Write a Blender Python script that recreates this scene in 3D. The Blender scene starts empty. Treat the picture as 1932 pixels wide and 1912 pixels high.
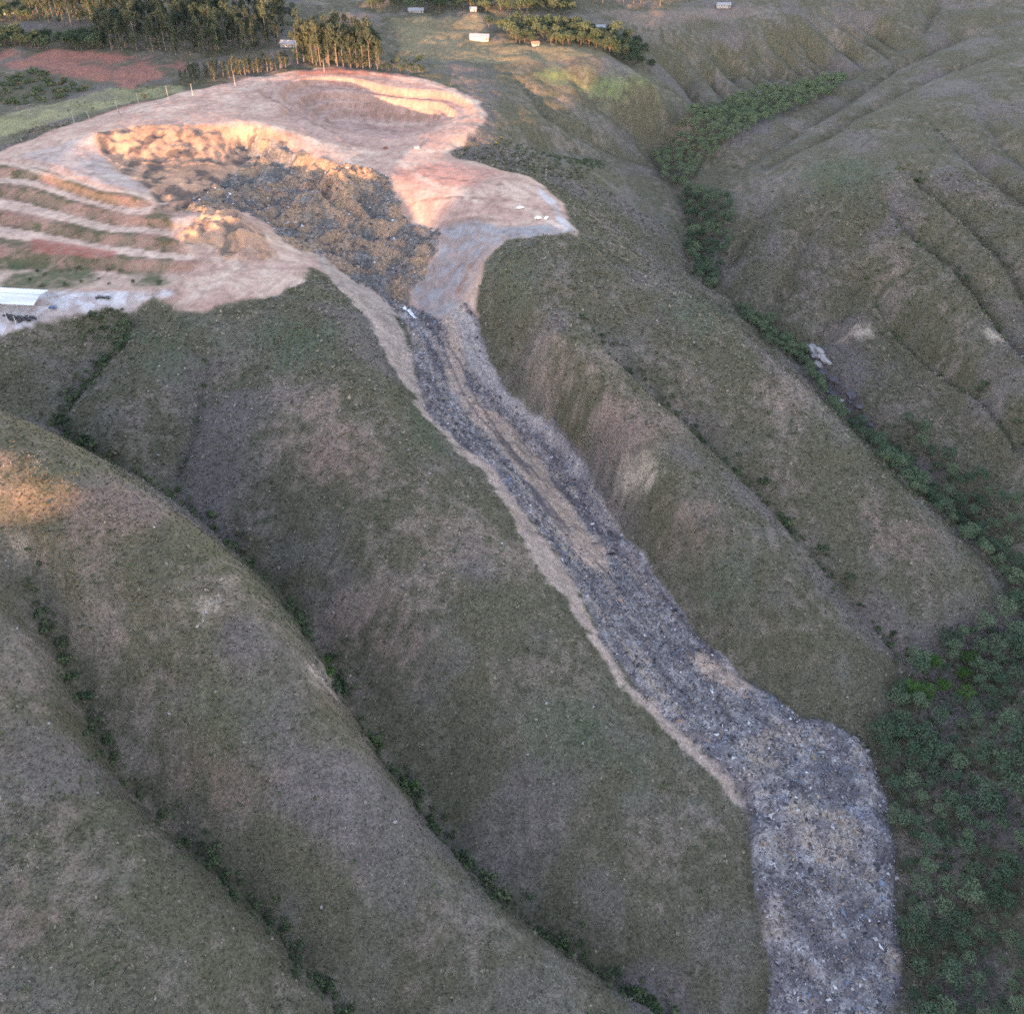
import bpy, math, random
import numpy as np
from mathutils import Vector, Matrix

scene = bpy.context.scene
COL = scene.collection
# ---------------------------------------------------------------- camera
cam_data = bpy.data.cameras.new("camera")
cam = bpy.data.objects.new("camera", cam_data); COL.objects.link(cam)
cam.location = (0, 0, 250)
cam.rotation_euler = (math.radians(50), 0, 0)
cam_data.sensor_fit = 'HORIZONTAL'
cam_data.angle = 2*math.atan(966/1836)
cam_data.clip_start = 1; cam_data.clip_end = 20000
scene.camera = cam
scene.render.resolution_x = 1024; scene.render.resolution_y = 1013
# ---------------------------------------------------------------- sky and sun
SUN_STRENGTH = 2.2
SKY_STRENGTH = 0.15

world = bpy.data.worlds.new("World"); scene.world = world
world.use_nodes = True
wn = world.node_tree.nodes; wl = world.node_tree.links
sky = wn.new('ShaderNodeTexSky'); sky.sky_type = 'NISHITA'; sky.sun_disc = False
sky.sun_elevation = math.radians(5.0)
sky.sun_rotation = math.radians(180+20)
sky.altitude = 1000; sky.air_density = 1.0; sky.dust_density = 0.6; sky.ozone_density = 0.35
wb = wn.new('ShaderNodeMix'); wb.data_type = 'RGBA'; wb.blend_type = 'MULTIPLY'; wb.inputs['Factor'].default_value = 1
wb.inputs['B'].default_value = (1.10, .95, 1.04, 1)      # white balance of the evening sky
wl.new(sky.outputs[0], wb.inputs['A']); wl.new(wb.outputs['Result'], wn['Background'].inputs[0])
wn['Background'].inputs[1].default_value = SKY_STRENGTH
sun_data = bpy.data.lights.new("sun", 'SUN'); sun_data.energy = SUN_STRENGTH
sun_data.angle = math.radians(0.6); sun_data.color = (1.0, 0.53, 0.28)
sun = bpy.data.objects.new("sun", sun_data); COL.objects.link(sun)
_sd = Vector((-math.sin(math.radians(20))*math.cos(math.radians(5)), -math.cos(math.radians(20))*math.cos(math.radians(5)), math.sin(math.radians(5))))
sun.rotation_euler = _sd.to_track_quat('Z', 'Y').to_euler()
scene.view_settings.view_transform = 'Standard'; scene.view_settings.look = 'None'
scene.view_settings.exposure = 3.1; scene.view_settings.gamma = 1
scene.cycles.use_denoising = False
scene.cycles.filter_width = 1.7
# added unseen ridge: crest heights across the sun's direction, notched to choose sunlit spots
SHADE_RIDGE = ([-2500, -1200, -730, -690, -670, -520, -500, -380, -362, -350, -246, -236, -215, -150, 0, 400, 2500],
         [140, 142, 145, 150, 176, 172, 121, 119, 112, 101, 101, 130, 190, 210, 220, 220, 180])

# ---------------------------------------------------------------- site layout unprojected from image coordinates, heights estimated (metres)
DATA = {"ctrl":[[472.1,1138.5,-10.0],[465.6,1130.7,-10.9],[459.1,1122.9,-11.8],[452.6,1115.1,-12.8],[446.1,1107.3,-13.7],[439.6,1099.5,-14.6],[433.0,1091.7,-15.5],
[426.5,1083.9,-16.5],[420.0,1076.1,-17.4],[413.5,1068.3,-18.3],[407.0,1060.5,-19.2],[400.5,1052.7,-20.2],[394.0,1044.8,-21.1],[387.5,1037.0,-22.0],[379.0,1031.3,-23.1],
[370.5,1025.6,-24.2],[362.0,1019.8,-25.4],[353.5,1014.1,-26.5],[344.9,1008.3,-27.6],[336.4,1002.6,-28.8],[327.9,996.8,-29.9],[319.4,991.1,-31.0],[309.8,986.0,-32.0],
[300.1,981.0,-33.0],[290.4,975.9,-34.0],[280.8,970.8,-35.0],[271.1,965.8,-36.0],[261.4,960.7,-37.0],[251.8,955.6,-38.0],[243.0,950.3,-39.1],[234.2,945.0,-40.2],
[225.4,939.6,-41.4],[216.6,934.3,-42.5],[207.8,928.9,-43.6],[199.0,923.6,-44.8],[190.1,918.3,-45.9],[181.3,912.9,-47.0],[174.9,905.0,-47.9],[168.4,897.0,-48.8],
[162.0,889.1,-49.7],[155.5,881.2,-50.6],[149.0,873.2,-51.4],[142.6,865.3,-52.3],[136.1,857.3,-53.2],[129.6,849.4,-54.1],[123.2,841.4,-55.0],[125.4,830.7,-56.0],
[127.7,819.9,-57.0],[129.9,809.2,-58.0],[132.2,798.4,-59.0],[134.5,787.7,-60.0],[136.7,776.9,-61.0],[139.0,766.2,-62.0],[140.0,755.5,-62.8],[141.0,744.8,-63.7],
[142.0,734.1,-64.5],[143.0,723.4,-65.3],[144.0,712.7,-66.2],[145.0,702.0,-67.0],[144.5,692.9,-67.8],[144.0,683.9,-68.6],[143.5,674.8,-69.4],[143.1,665.7,-70.2],
[142.6,656.6,-71.0],[147.5,647.8,-72.8],[152.5,639.0,-74.5],[157.4,630.2,-76.2],[162.4,621.4,-78.0],[169.0,612.7,-79.8],[175.6,604.1,-81.6],[182.2,595.5,-83.4],
[188.8,586.9,-85.2],[195.4,578.2,-87.0],[198.5,567.7,-88.4],[201.6,557.1,-89.9],[204.7,546.6,-91.3],[207.8,536.1,-92.7],[210.9,525.5,-94.1],[214.0,515.0,-95.6],
[217.1,504.4,-97.0],[221.7,495.0,-98.7],[226.2,485.5,-100.3],[230.8,476.1,-102.0],[235.3,466.7,-103.7],[239.9,457.2,-105.3],[244.5,447.8,-107.0],[248.8,439.1,-108.2],
[253.1,430.4,-109.3],[257.4,421.7,-110.5],[261.7,413.0,-111.7],[266.0,404.3,-112.8],[270.3,395.6,-114.0],[269.8,386.4,-115.0],[269.4,377.2,-116.0],[269.0,368.0,-117.0],
[268.5,358.8,-118.0],[260.9,353.8,-118.5],[253.2,348.7,-119.0],[245.6,343.6,-119.5],[237.9,338.5,-120.0],[230.2,333.4,-120.5],[222.6,328.4,-121.0],[216.4,322.0,-121.4],
[210.3,315.6,-121.8],[204.1,309.3,-122.2],[197.9,302.9,-122.6],[191.8,296.6,-123.0],[187.4,287.9,-123.5],[183.0,279.3,-124.0],[178.6,270.6,-124.5],[174.2,262.0,-125.0],
[171.7,251.3,-125.8],[169.2,240.6,-126.5],[166.8,230.0,-127.2],[164.3,219.3,-128.0],[163.7,209.6,-129.0],[163.1,200.0,-130.0],[162.5,190.3,-131.0],[161.9,180.7,-132.0],
[161.6,169.8,-133.0],[161.4,159.0,-134.0],[160.3,149.2,-135.0],[159.2,139.5,-136.0],[158.1,129.7,-137.0],[-54.6,509.1,-29.0],[-48.0,501.2,-31.5],[-41.5,493.3,-34.0],
[-38.2,485.0,-36.0],[-34.8,476.8,-38.0],[-31.5,468.5,-40.0],[-28.3,459.6,-42.3],[-25.1,450.8,-44.7],[-21.9,441.9,-47.0],[-16.9,434.7,-49.8],[-11.8,427.6,-52.5],
[-6.7,420.4,-55.2],[-1.7,413.3,-58.0],[5.1,405.5,-61.5],[11.9,397.7,-65.0],[18.8,389.9,-68.5],[25.6,382.1,-72.0],[31.7,374.1,-75.6],[37.8,366.2,-79.2],[43.9,358.3,-82.8],
[50.0,350.4,-86.4],[56.0,342.4,-90.0],[61.5,334.0,-92.8],[66.9,325.5,-95.6],[72.4,317.1,-98.4],[77.8,308.6,-101.2],[83.2,300.2,-104.0],[90.3,292.8,-106.2],
[97.3,285.4,-108.5],[104.3,278.0,-110.8],[111.4,270.6,-113.0],[116.6,263.8,-114.2],[121.8,257.1,-115.5],[127.0,250.3,-116.8],[132.3,243.5,-118.0],[131.1,234.4,-119.0],
[130.0,225.3,-120.0],[128.9,216.1,-121.0],[127.7,207.0,-122.0],[126.6,197.8,-123.0],[125.4,189.0,-124.2],[124.3,180.1,-125.4],[123.1,171.3,-126.6],[122.0,162.4,-127.8],
[120.8,153.5,-129.0],[118.2,145.0,-130.0],[115.6,136.5,-131.0],[113.0,128.0,-132.0],[-110.0,490.8,-1.0],[-105.3,482.5,-1.8],[-100.6,474.3,-2.5],[-95.9,466.0,-3.2],
[-91.2,457.7,-4.0],[-87.6,449.0,-5.0],[-83.9,440.3,-6.0],[-80.2,431.6,-7.0],[-76.6,422.8,-8.0],[-72.9,414.1,-9.0],[-69.2,405.4,-10.0],[-63.6,397.0,-12.8],
[-58.0,388.6,-15.6],[-52.3,380.3,-18.4],[-46.7,371.9,-21.2],[-41.1,363.5,-24.0],[-34.3,355.5,-28.0],[-27.6,347.4,-32.0],[-20.8,339.3,-36.0],[-15.1,331.4,-39.6],
[-9.3,323.5,-43.2],[-3.6,315.5,-46.8],[2.1,307.6,-50.4],[7.9,299.6,-54.0],[14.5,291.5,-58.5],[21.2,283.4,-63.0],[27.9,275.3,-67.5],[34.5,267.2,-72.0],[40.9,260.6,-75.8],
[47.2,253.9,-79.5],[53.5,247.3,-83.2],[59.8,240.6,-87.0],[66.3,231.9,-91.3],[72.8,223.2,-95.7],[79.3,214.6,-100.0],[82.6,206.7,-103.3],[86.0,198.8,-106.7],
[89.3,190.9,-110.0],[90.5,183.6,-113.3],[91.6,176.3,-116.7],[92.8,169.0,-120.0],[-137.1,461.3,-6.0],[-134.0,452.2,-7.6],[-131.0,443.0,-9.1],[-127.9,433.9,-10.7],
[-124.8,424.7,-12.3],[-121.8,415.6,-13.9],[-118.7,406.4,-15.4],[-115.6,397.2,-17.0],[-110.3,388.6,-19.4],[-104.9,380.0,-21.9],[-99.6,371.4,-24.3],[-94.3,362.8,-26.7],
[-88.9,354.2,-29.1],[-83.6,345.6,-31.6],[-78.2,337.0,-34.0],[-72.0,328.5,-37.6],[-65.8,320.0,-41.2],[-59.6,311.5,-44.8],[-53.3,303.0,-48.4],[-47.1,294.5,-52.0],
[-40.1,286.0,-56.8],[-33.1,277.6,-61.5],[-26.0,269.2,-66.2],[-19.0,260.7,-71.0],[-12.9,253.7,-75.0],[-6.8,246.7,-79.0],[-0.7,239.7,-83.0],[5.4,232.7,-87.0],
[11.5,225.7,-91.0],[18.6,217.5,-94.8],[25.7,209.4,-98.5],[32.7,201.3,-102.2],[39.8,193.1,-106.0],[47.6,185.4,-111.3],[55.4,177.6,-116.7],[63.2,169.9,-122.0],
[-204.8,447.8,-11.0],[-210.0,441.7,-13.7],[-215.1,435.6,-16.3],[-220.3,429.5,-19.0],[-223.8,420.8,-21.3],[-227.3,412.2,-23.7],[-230.8,403.5,-26.0],[-223.3,397.3,-26.8],
[-215.9,391.1,-27.5],[-208.4,384.9,-28.2],[-200.9,378.6,-29.0],[-193.7,374.7,-30.0],[-186.4,370.8,-31.0],[-179.1,366.9,-32.0],[-171.9,363.0,-33.0],[-164.3,358.4,-35.2],
[-156.8,353.8,-37.5],[-149.2,349.2,-39.8],[-141.7,344.5,-42.0],[-134.2,338.0,-44.3],[-126.7,331.5,-46.7],[-119.2,324.9,-49.0],[-112.9,319.4,-51.3],[-106.7,313.8,-53.7],
[-100.4,308.2,-56.0],[-95.0,301.3,-58.8],[-89.7,294.4,-61.5],[-84.3,287.5,-64.2],[-78.9,280.6,-67.0],[-74.7,272.5,-69.5],[-70.5,264.4,-72.0],[-64.0,256.4,-75.7],
[-57.6,248.3,-79.3],[-51.2,240.3,-83.0],[-45.2,233.7,-86.7],[-39.1,227.0,-90.3],[-33.1,220.3,-94.0],[-26.0,213.3,-97.7],[-18.8,206.2,-101.3],[-11.6,199.2,-105.0],
[-3.4,194.1,-109.0],[4.9,189.0,-113.0],[13.1,183.9,-117.0],[21.2,179.3,-119.7],[29.2,174.8,-122.3],[37.2,170.2,-125.0],[45.6,165.9,-127.0],[54.1,161.5,-129.0],
[62.5,157.2,-131.0],[69.7,152.3,-132.0],[76.9,147.5,-133.0],[84.2,142.6,-134.0],[-288.2,426.5,-14.0],[-278.7,422.7,-16.0],[-269.1,418.9,-18.0],[-259.5,415.0,-20.0],
[-250.0,411.2,-22.0],[-240.4,407.4,-24.0],[-177.3,455.9,-3.0],[-180.8,446.9,-5.5],[-184.3,437.9,-8.0],[-187.8,428.9,-10.5],[-191.4,419.9,-13.0],[-194.0,411.7,-16.0],
[-196.7,403.6,-19.0],[-199.3,395.4,-22.0],[-159.8,442.7,-8.0],[-159.1,431.8,-14.0],[-158.3,421.0,-20.0],[-158.1,412.3,-22.7],[-157.8,403.6,-25.3],[-157.5,394.9,-28.0],
[-159.4,387.8,-31.3],[-161.3,380.7,-34.7],[-163.3,373.6,-38.0],[-229.9,327.8,36.0],[-220.4,324.3,35.0],[-210.8,320.8,34.0],[-201.3,317.3,33.0],[-193.8,314.0,30.7],
[-186.4,310.7,28.3],[-179.0,307.5,26.0],[-171.9,304.9,22.5],[-164.8,302.3,19.0],[-154.9,299.8,14.0],[-145.0,297.3,9.0],[-138.1,294.3,4.7],[-131.2,291.3,0.3],
[-124.3,288.4,-4.0],[-115.9,282.3,-9.0],[-107.6,276.2,-14.0],[-100.3,270.2,-19.0],[-93.0,264.3,-24.0],[-87.3,258.0,-28.7],[-81.7,251.8,-33.3],[-76.0,245.5,-38.0],
[-70.0,237.3,-42.5],[-64.1,229.1,-47.0],[-58.1,220.9,-51.5],[-52.1,212.6,-56.0],[-46.7,207.3,-60.3],[-41.4,202.0,-64.7],[-36.0,196.6,-69.0],[-29.5,190.8,-73.3],
[-23.0,184.9,-77.7],[-16.4,179.1,-82.0],[-8.8,174.6,-86.0],[-1.2,170.1,-90.0],[6.4,165.6,-94.0],[14.7,162.2,-98.3],[22.9,158.8,-102.7],[31.1,155.5,-107.0],
[38.4,149.8,-110.7],[45.7,144.1,-114.3],[53.0,138.4,-118.0],[-186.1,270.5,22.0],[-177.3,266.8,15.0],[-168.4,263.0,8.0],[-162.2,258.9,2.0],[-156.1,254.9,-4.0],
[-149.9,250.8,-10.0],[-142.9,244.1,-16.0],[-135.9,237.4,-22.0],[-128.9,230.7,-28.0],[-122.0,224.3,-33.0],[-115.0,217.9,-38.0],[-108.0,211.5,-43.0],[-100.0,204.8,-48.3],
[-91.9,198.2,-53.7],[-83.9,191.5,-59.0],[-76.1,185.6,-64.0],[-68.4,179.7,-69.0],[-60.6,173.8,-74.0],[-53.1,168.5,-78.7],[-45.5,163.3,-83.3],[-38.0,158.0,-88.0],
[-30.6,153.6,-92.0],[-23.1,149.3,-96.0],[-15.7,144.9,-100.0],[-181.1,265.1,-2.0],[-176.8,256.7,-9.0],[-172.4,248.4,-16.0],[-166.4,240.0,-22.5],[-160.5,231.5,-29.0],
[-155.6,225.1,-34.0],[-150.6,218.6,-39.0],[-145.7,212.2,-44.0],[-139.9,207.5,-48.0],[-134.1,202.8,-52.0],[-128.3,198.1,-56.0],[-121.6,193.9,-59.3],[-114.9,189.6,-62.7],
[-108.3,185.3,-66.0],[-101.7,181.2,-69.3],[-95.2,177.1,-72.7],[-88.7,172.9,-76.0],[-82.8,167.9,-80.0],[-77.0,163.0,-84.0],[-71.1,158.0,-88.0],[-63.5,150.8,-94.0],
[-55.8,143.5,-100.0],[-49.5,137.7,-104.0],[-43.2,131.9,-108.0],[-36.9,126.1,-112.0],[-193.8,253.1,12.0],[-185.8,246.7,6.0],[-177.7,240.4,0.0],[-169.7,234.0,-6.0],
[-164.2,225.1,-12.5],[-158.7,216.2,-19.0],[-153.8,209.9,-23.0],[-148.8,203.7,-27.0],[-143.9,197.4,-31.0],[-135.6,190.5,-37.0],[-127.4,183.6,-43.0],[-118.3,177.6,-48.5],
[-109.3,171.5,-54.0],[-100.4,166.0,-59.5],[-91.5,160.6,-65.0],[-82.9,154.1,-72.0],[-74.4,147.6,-79.0],[-67.2,141.4,-85.5],[-60.1,135.2,-92.0],[-184.6,205.3,0.0],
[-178.4,200.3,-4.7],[-172.2,195.4,-9.3],[-166.1,190.5,-14.0],[-163.5,180.3,-18.5],[-160.9,170.0,-23.0],[-158.3,159.8,-27.5],[-155.7,149.6,-32.0],[-147.2,145.7,-35.3],
[-138.8,141.9,-38.7],[-130.4,138.1,-42.0],[-122.7,134.6,-47.3],[-115.0,131.1,-52.7],[-107.3,127.5,-58.0],[-117.3,125.9,-54.0],[-127.4,124.2,-50.0],[-137.4,122.6,-46.0],
[-147.5,120.9,-42.0],[-145.6,113.5,-45.3],[-143.7,106.0,-48.7],[-141.9,98.6,-52.0],[-131.7,100.4,-57.6],[-121.4,102.2,-63.2],[-111.2,104.0,-68.8],[-101.0,105.9,-74.4],
[-90.8,107.7,-80.0],[34.5,547.0,-1.0],[43.1,541.7,-3.3],[51.8,536.5,-5.7],[60.5,531.2,-8.0],[68.1,527.3,-10.2],[75.6,523.4,-12.5],[83.2,519.4,-14.8],[90.7,515.5,-17.0],
[99.4,509.7,-20.2],[108.2,503.9,-23.5],[116.9,498.1,-26.8],[125.6,492.3,-30.0],[132.6,486.6,-33.5],[139.6,480.8,-37.0],[146.6,475.1,-40.5],[153.6,469.4,-44.0],
[159.2,462.3,-47.2],[164.8,455.3,-50.5],[170.5,448.2,-53.8],[176.1,441.2,-57.0],[180.5,433.5,-60.2],[184.9,425.8,-63.5],[189.3,418.1,-66.8],[193.8,410.4,-70.0],
[200.3,403.2,-74.0],[206.8,396.0,-78.0],[213.3,388.7,-82.0],[219.8,381.5,-86.0],[226.3,375.4,-90.3],[232.7,369.2,-94.7],[239.2,363.1,-99.0],[244.8,357.1,-104.5],
[250.4,351.0,-110.0],[42.4,483.5,-15.0],[46.9,475.9,-18.3],[51.4,468.2,-21.7],[56.0,460.6,-25.0],[62.1,455.1,-28.2],[68.3,449.6,-31.5],[74.4,444.1,-34.8],
[80.6,438.6,-38.0],[88.7,432.7,-42.4],[96.8,426.7,-46.8],[104.9,420.8,-51.2],[113.0,414.9,-55.6],[121.2,409.0,-60.0],[127.6,401.7,-64.4],[134.0,394.5,-68.8],
[140.4,387.3,-73.2],[146.9,380.1,-77.6],[153.3,372.8,-82.0],[159.6,364.5,-87.0],[165.9,356.2,-92.0],[172.2,347.9,-97.0],[178.5,339.5,-102.0],[184.8,333.2,-106.7],
[191.1,326.8,-111.3],[197.4,320.5,-116.0],[-5.0,539.7,-1.0],[-2.3,529.2,-2.2],[0.3,518.6,-3.5],[3.0,508.0,-4.8],[5.6,497.4,-6.0],[8.1,488.5,-7.6],[10.6,479.6,-9.2],
[13.1,470.7,-10.8],[15.5,461.9,-12.4],[18.0,453.0,-14.0],[24.0,443.9,-18.0],[29.9,434.8,-22.0],[35.9,425.7,-26.0],[41.9,416.6,-30.0],[47.9,409.5,-33.4],
[53.9,402.3,-36.8],[60.0,395.2,-40.2],[66.0,388.1,-43.6],[72.0,380.9,-47.0],[78.7,373.3,-51.4],[85.4,365.7,-55.8],[92.1,358.1,-60.2],[98.8,350.5,-64.6],
[105.5,342.9,-69.0],[112.5,336.1,-73.8],[119.5,329.3,-78.5],[126.5,322.5,-83.2],[133.5,315.7,-88.0],[141.6,309.2,-94.3],[149.6,302.7,-100.7],[157.6,296.3,-107.0],
[163.9,292.5,-112.0],[170.3,288.7,-117.0],[-19.0,508.2,-32.0],[-16.9,499.1,-34.5],[-14.9,490.0,-37.0],[-12.8,480.9,-39.5],[-10.8,471.8,-42.0],[-4.1,464.6,-44.8],
[2.5,457.4,-47.5],[9.1,450.2,-50.2],[15.7,443.0,-53.0],[21.9,435.2,-55.8],[28.1,427.5,-58.5],[34.4,419.7,-61.2],[40.6,411.9,-64.0],[45.1,403.3,-67.6],[49.6,394.7,-71.2],
[54.2,386.0,-74.8],[58.7,377.4,-78.4],[63.2,368.8,-82.0],[68.4,360.4,-85.6],[73.5,352.0,-89.2],[78.7,343.6,-92.8],[83.9,335.3,-96.4],[89.1,326.9,-100.0],
[96.5,319.5,-103.0],[104.0,312.1,-106.0],[111.4,304.6,-109.0],[118.9,297.2,-112.0],[128.2,293.2,-113.8],[137.6,289.1,-115.5],[146.9,285.1,-117.2],[156.2,281.0,-119.0],
[208.6,569.7,-74.0],[211.9,559.9,-76.0],[215.2,550.1,-78.0],[218.6,540.3,-80.0],[221.9,530.5,-82.0],[225.3,520.8,-84.0],[228.1,512.0,-86.0],[231.0,503.3,-88.0],
[233.8,494.6,-90.0],[236.7,485.8,-92.0],[491.3,1003.4,-7.0],[484.4,995.8,-7.3],[477.5,988.3,-7.5],[470.6,980.7,-7.8],[463.6,973.2,-8.1],[456.7,965.6,-8.4],
[449.8,958.0,-8.6],[442.8,950.5,-8.9],[435.9,942.9,-9.2],[429.0,935.3,-9.5],[422.1,927.8,-9.7],[415.1,920.2,-10.0],[408.1,913.0,-10.4],[401.1,905.8,-10.8],
[394.0,898.6,-11.1],[387.0,891.4,-11.5],[380.0,884.2,-11.9],[372.9,877.0,-12.2],[365.9,869.8,-12.6],[358.9,862.6,-13.0],[352.2,855.3,-13.1],[345.5,848.0,-13.3],
[338.8,840.7,-13.4],[332.1,833.4,-13.6],[325.4,826.1,-13.7],[318.7,818.8,-13.9],[312.0,811.5,-14.0],[304.1,805.2,-15.0],[296.2,798.9,-16.0],[288.3,792.6,-17.0],
[280.4,786.3,-18.0],[272.5,779.9,-19.0],[264.6,773.6,-20.0],[255.7,769.9,-21.8],[246.8,766.1,-23.5],[237.9,762.3,-25.2],[229.1,758.5,-27.0],[220.7,755.4,-30.0],
[212.3,752.3,-33.0],[203.9,749.2,-36.0],[196.2,749.7,-39.0],[188.5,750.2,-42.0],[180.8,750.7,-45.0],[173.2,752.6,-48.3],[165.6,754.5,-51.7],[158.0,756.5,-55.0],
[257.4,744.8,-22.0],[258.6,734.1,-23.2],[259.8,723.5,-24.5],[261.0,712.8,-25.8],[262.2,702.1,-27.0],[263.4,691.5,-28.2],[264.6,680.8,-29.5],[265.8,670.1,-30.8],
[267.0,659.5,-32.0],[267.6,648.7,-33.6],[268.2,637.9,-35.2],[268.8,627.1,-36.9],[269.4,616.3,-38.5],[270.0,605.5,-40.1],[270.7,594.8,-41.8],[271.3,584.0,-43.4],
[271.9,573.2,-45.0],[273.7,563.2,-46.9],[275.4,553.3,-48.7],[277.2,543.4,-50.6],[278.9,533.4,-52.4],[280.7,523.5,-54.3],[282.5,513.5,-56.1],[284.2,503.6,-58.0],
[287.0,493.2,-60.0],[289.8,482.8,-62.0],[292.5,472.5,-64.0],[295.3,462.1,-66.0],[298.0,451.7,-68.0],[199.0,682.9,-42.0],[201.5,673.0,-44.3],[203.9,663.2,-46.6],
[206.4,653.3,-48.9],[208.8,643.5,-51.1],[211.3,633.6,-53.4],[213.8,623.8,-55.7],[216.2,614.0,-58.0],[218.8,604.3,-60.0],[221.4,594.6,-62.0],[224.0,584.9,-64.0],
[226.6,575.2,-66.0],[229.2,565.5,-68.0],[231.8,555.8,-70.0],[235.1,546.9,-71.7],[238.4,538.0,-73.3],[241.8,529.2,-75.0],[245.1,520.3,-76.7],[248.4,511.4,-78.3],
[251.7,502.6,-80.0],[256.7,493.3,-82.0],[261.7,484.0,-84.0],[266.6,474.8,-86.0],[271.6,465.5,-88.0],[276.6,456.2,-90.0],[281.0,448.6,-91.8],[285.4,440.9,-93.5],
[289.9,433.3,-95.2],[294.3,425.6,-97.0],[176.3,653.2,-57.0],[175.5,645.4,-61.3],[174.7,637.6,-65.7],[173.9,629.7,-70.0],[341.8,762.3,-12.0],[344.6,752.2,-12.2],
[347.3,742.2,-12.5],[350.1,732.1,-12.8],[352.9,722.0,-13.0],[355.7,711.9,-13.2],[358.4,701.8,-13.5],[361.2,691.7,-13.8],[364.0,681.6,-14.0],[360.5,671.7,-15.5],
[357.0,661.8,-16.9],[353.5,651.9,-18.4],[350.0,642.0,-19.8],[346.5,632.1,-21.3],[343.0,622.2,-22.7],[339.5,612.3,-24.2],[336.0,602.4,-25.6],[332.5,592.6,-27.1],
[329.0,582.7,-28.5],[325.5,572.8,-30.0],[256.0,313.6,-112.0],[250.8,304.3,-112.0],[245.6,294.9,-112.0],[240.4,285.6,-112.0],[235.2,276.3,-112.0],[230.0,266.9,-112.0],
[225.6,258.9,-112.8],[221.2,250.9,-113.6],[216.9,242.9,-114.4],[212.5,234.9,-115.2],[208.1,226.8,-116.0],[204.5,218.8,-117.2],[200.9,210.7,-118.4],[197.3,202.6,-119.6],
[193.7,194.5,-120.8],[190.1,186.4,-122.0],[188.0,176.2,-123.3],[185.8,165.9,-124.7],[183.6,155.7,-126.0],[259.0,283.3,-95.0],[254.8,273.7,-95.4],[250.6,264.0,-95.8],
[246.4,254.4,-96.1],[242.2,244.8,-96.5],[238.0,235.2,-96.9],[233.8,225.6,-97.2],[229.6,216.0,-97.6],[225.4,206.4,-98.0],[221.5,196.8,-99.2],[217.7,187.3,-100.3],
[213.8,177.8,-101.5],[209.9,168.2,-102.7],[206.1,158.7,-103.8],[202.2,149.2,-105.0],[55.7,964.4,3.0],[63.8,971.2,2.6],[71.8,978.0,2.2],[79.8,984.8,1.9],[87.8,991.6,1.5],
[95.9,998.5,1.1],[103.9,1005.3,0.8],[111.9,1012.1,0.4],[120.0,1018.9,0.0],[128.6,1024.6,-0.5],[137.3,1030.3,-1.0],[146.0,1036.0,-1.5],[154.6,1041.7,-2.0],
[163.3,1047.4,-2.5],[172.0,1053.0,-3.0],[180.6,1058.7,-3.5],[189.3,1064.4,-4.0],[198.0,1070.1,-4.5],[206.6,1075.8,-5.0],[217.2,1077.9,-5.1],[227.8,1080.0,-5.2],
[238.4,1082.1,-5.4],[249.0,1084.2,-5.5],[259.6,1086.3,-5.6],[270.1,1088.5,-5.8],[280.7,1090.6,-5.9],[291.3,1092.7,-6.0],[301.4,1096.1,-5.9],[311.4,1099.5,-5.8],
[321.4,1102.9,-5.7],[331.5,1106.3,-5.6],[341.5,1109.7,-5.4],[351.5,1113.1,-5.3],[361.6,1116.5,-5.2],[371.6,1119.9,-5.1],[381.7,1123.3,-5.0],[390.3,1129.6,-4.6],
[398.9,1136.0,-4.3],[407.6,1142.3,-3.9],[416.2,1148.6,-3.5],[424.8,1154.9,-3.2],[433.5,1161.2,-2.8],[442.1,1167.5,-2.5],[450.7,1173.8,-2.1],[459.4,1180.1,-1.7],
[468.0,1186.4,-1.4],[476.6,1192.8,-1.0],[71.2,1066.6,4.0],[80.8,1070.7,3.8],[90.4,1074.7,3.6],[100.0,1078.8,3.3],[109.7,1082.9,3.1],[119.3,1086.9,2.9],[128.9,1091.0,2.7],
[138.5,1095.1,2.4],[148.2,1099.1,2.2],[157.8,1103.2,2.0],[167.4,1107.3,1.8],[177.0,1111.3,1.6],[186.6,1115.4,1.3],[196.3,1119.4,1.1],[205.9,1123.5,0.9],
[215.5,1127.6,0.7],[225.1,1131.6,0.4],[234.8,1135.7,0.2],[244.4,1139.8,0.0],[254.3,1142.0,0.2],[264.2,1144.2,0.3],[274.2,1146.4,0.5],[284.1,1148.6,0.7],
[294.0,1150.8,0.8],[304.0,1153.0,1.0],[313.9,1155.2,1.2],[323.8,1157.4,1.3],[333.8,1159.6,1.5],[343.7,1161.8,1.7],[353.6,1164.0,1.8],[363.5,1166.2,2.0],
[143.2,982.5,-19.0],[153.2,985.2,-19.8],[163.3,988.0,-20.5],[173.4,990.7,-21.2],[183.4,993.4,-22.0],[193.5,996.2,-22.8],[203.5,998.9,-23.5],[213.6,1001.7,-24.2],
[223.7,1004.4,-25.0],[233.1,1007.5,-24.4],[242.5,1010.5,-23.9],[252.0,1013.6,-23.3],[261.4,1016.6,-22.7],[270.8,1019.7,-22.1],[280.2,1022.7,-21.6],[289.7,1025.8,-21.0],
[299.6,1030.1,-20.0],[309.5,1034.4,-19.0],[319.5,1038.7,-18.0],[329.4,1043.0,-17.0],[339.4,1047.3,-16.0],[349.3,1051.6,-15.0],[359.2,1055.9,-14.0],[486.7,1105.6,-5.0],
[497.5,1105.1,-4.2],[508.4,1104.6,-3.5],[519.2,1104.0,-2.8],[530.0,1103.5,-2.0],[533.4,1112.5,-1.4],[536.8,1121.4,-0.9],[540.2,1130.4,-0.3],[543.7,1139.3,0.3],
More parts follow.
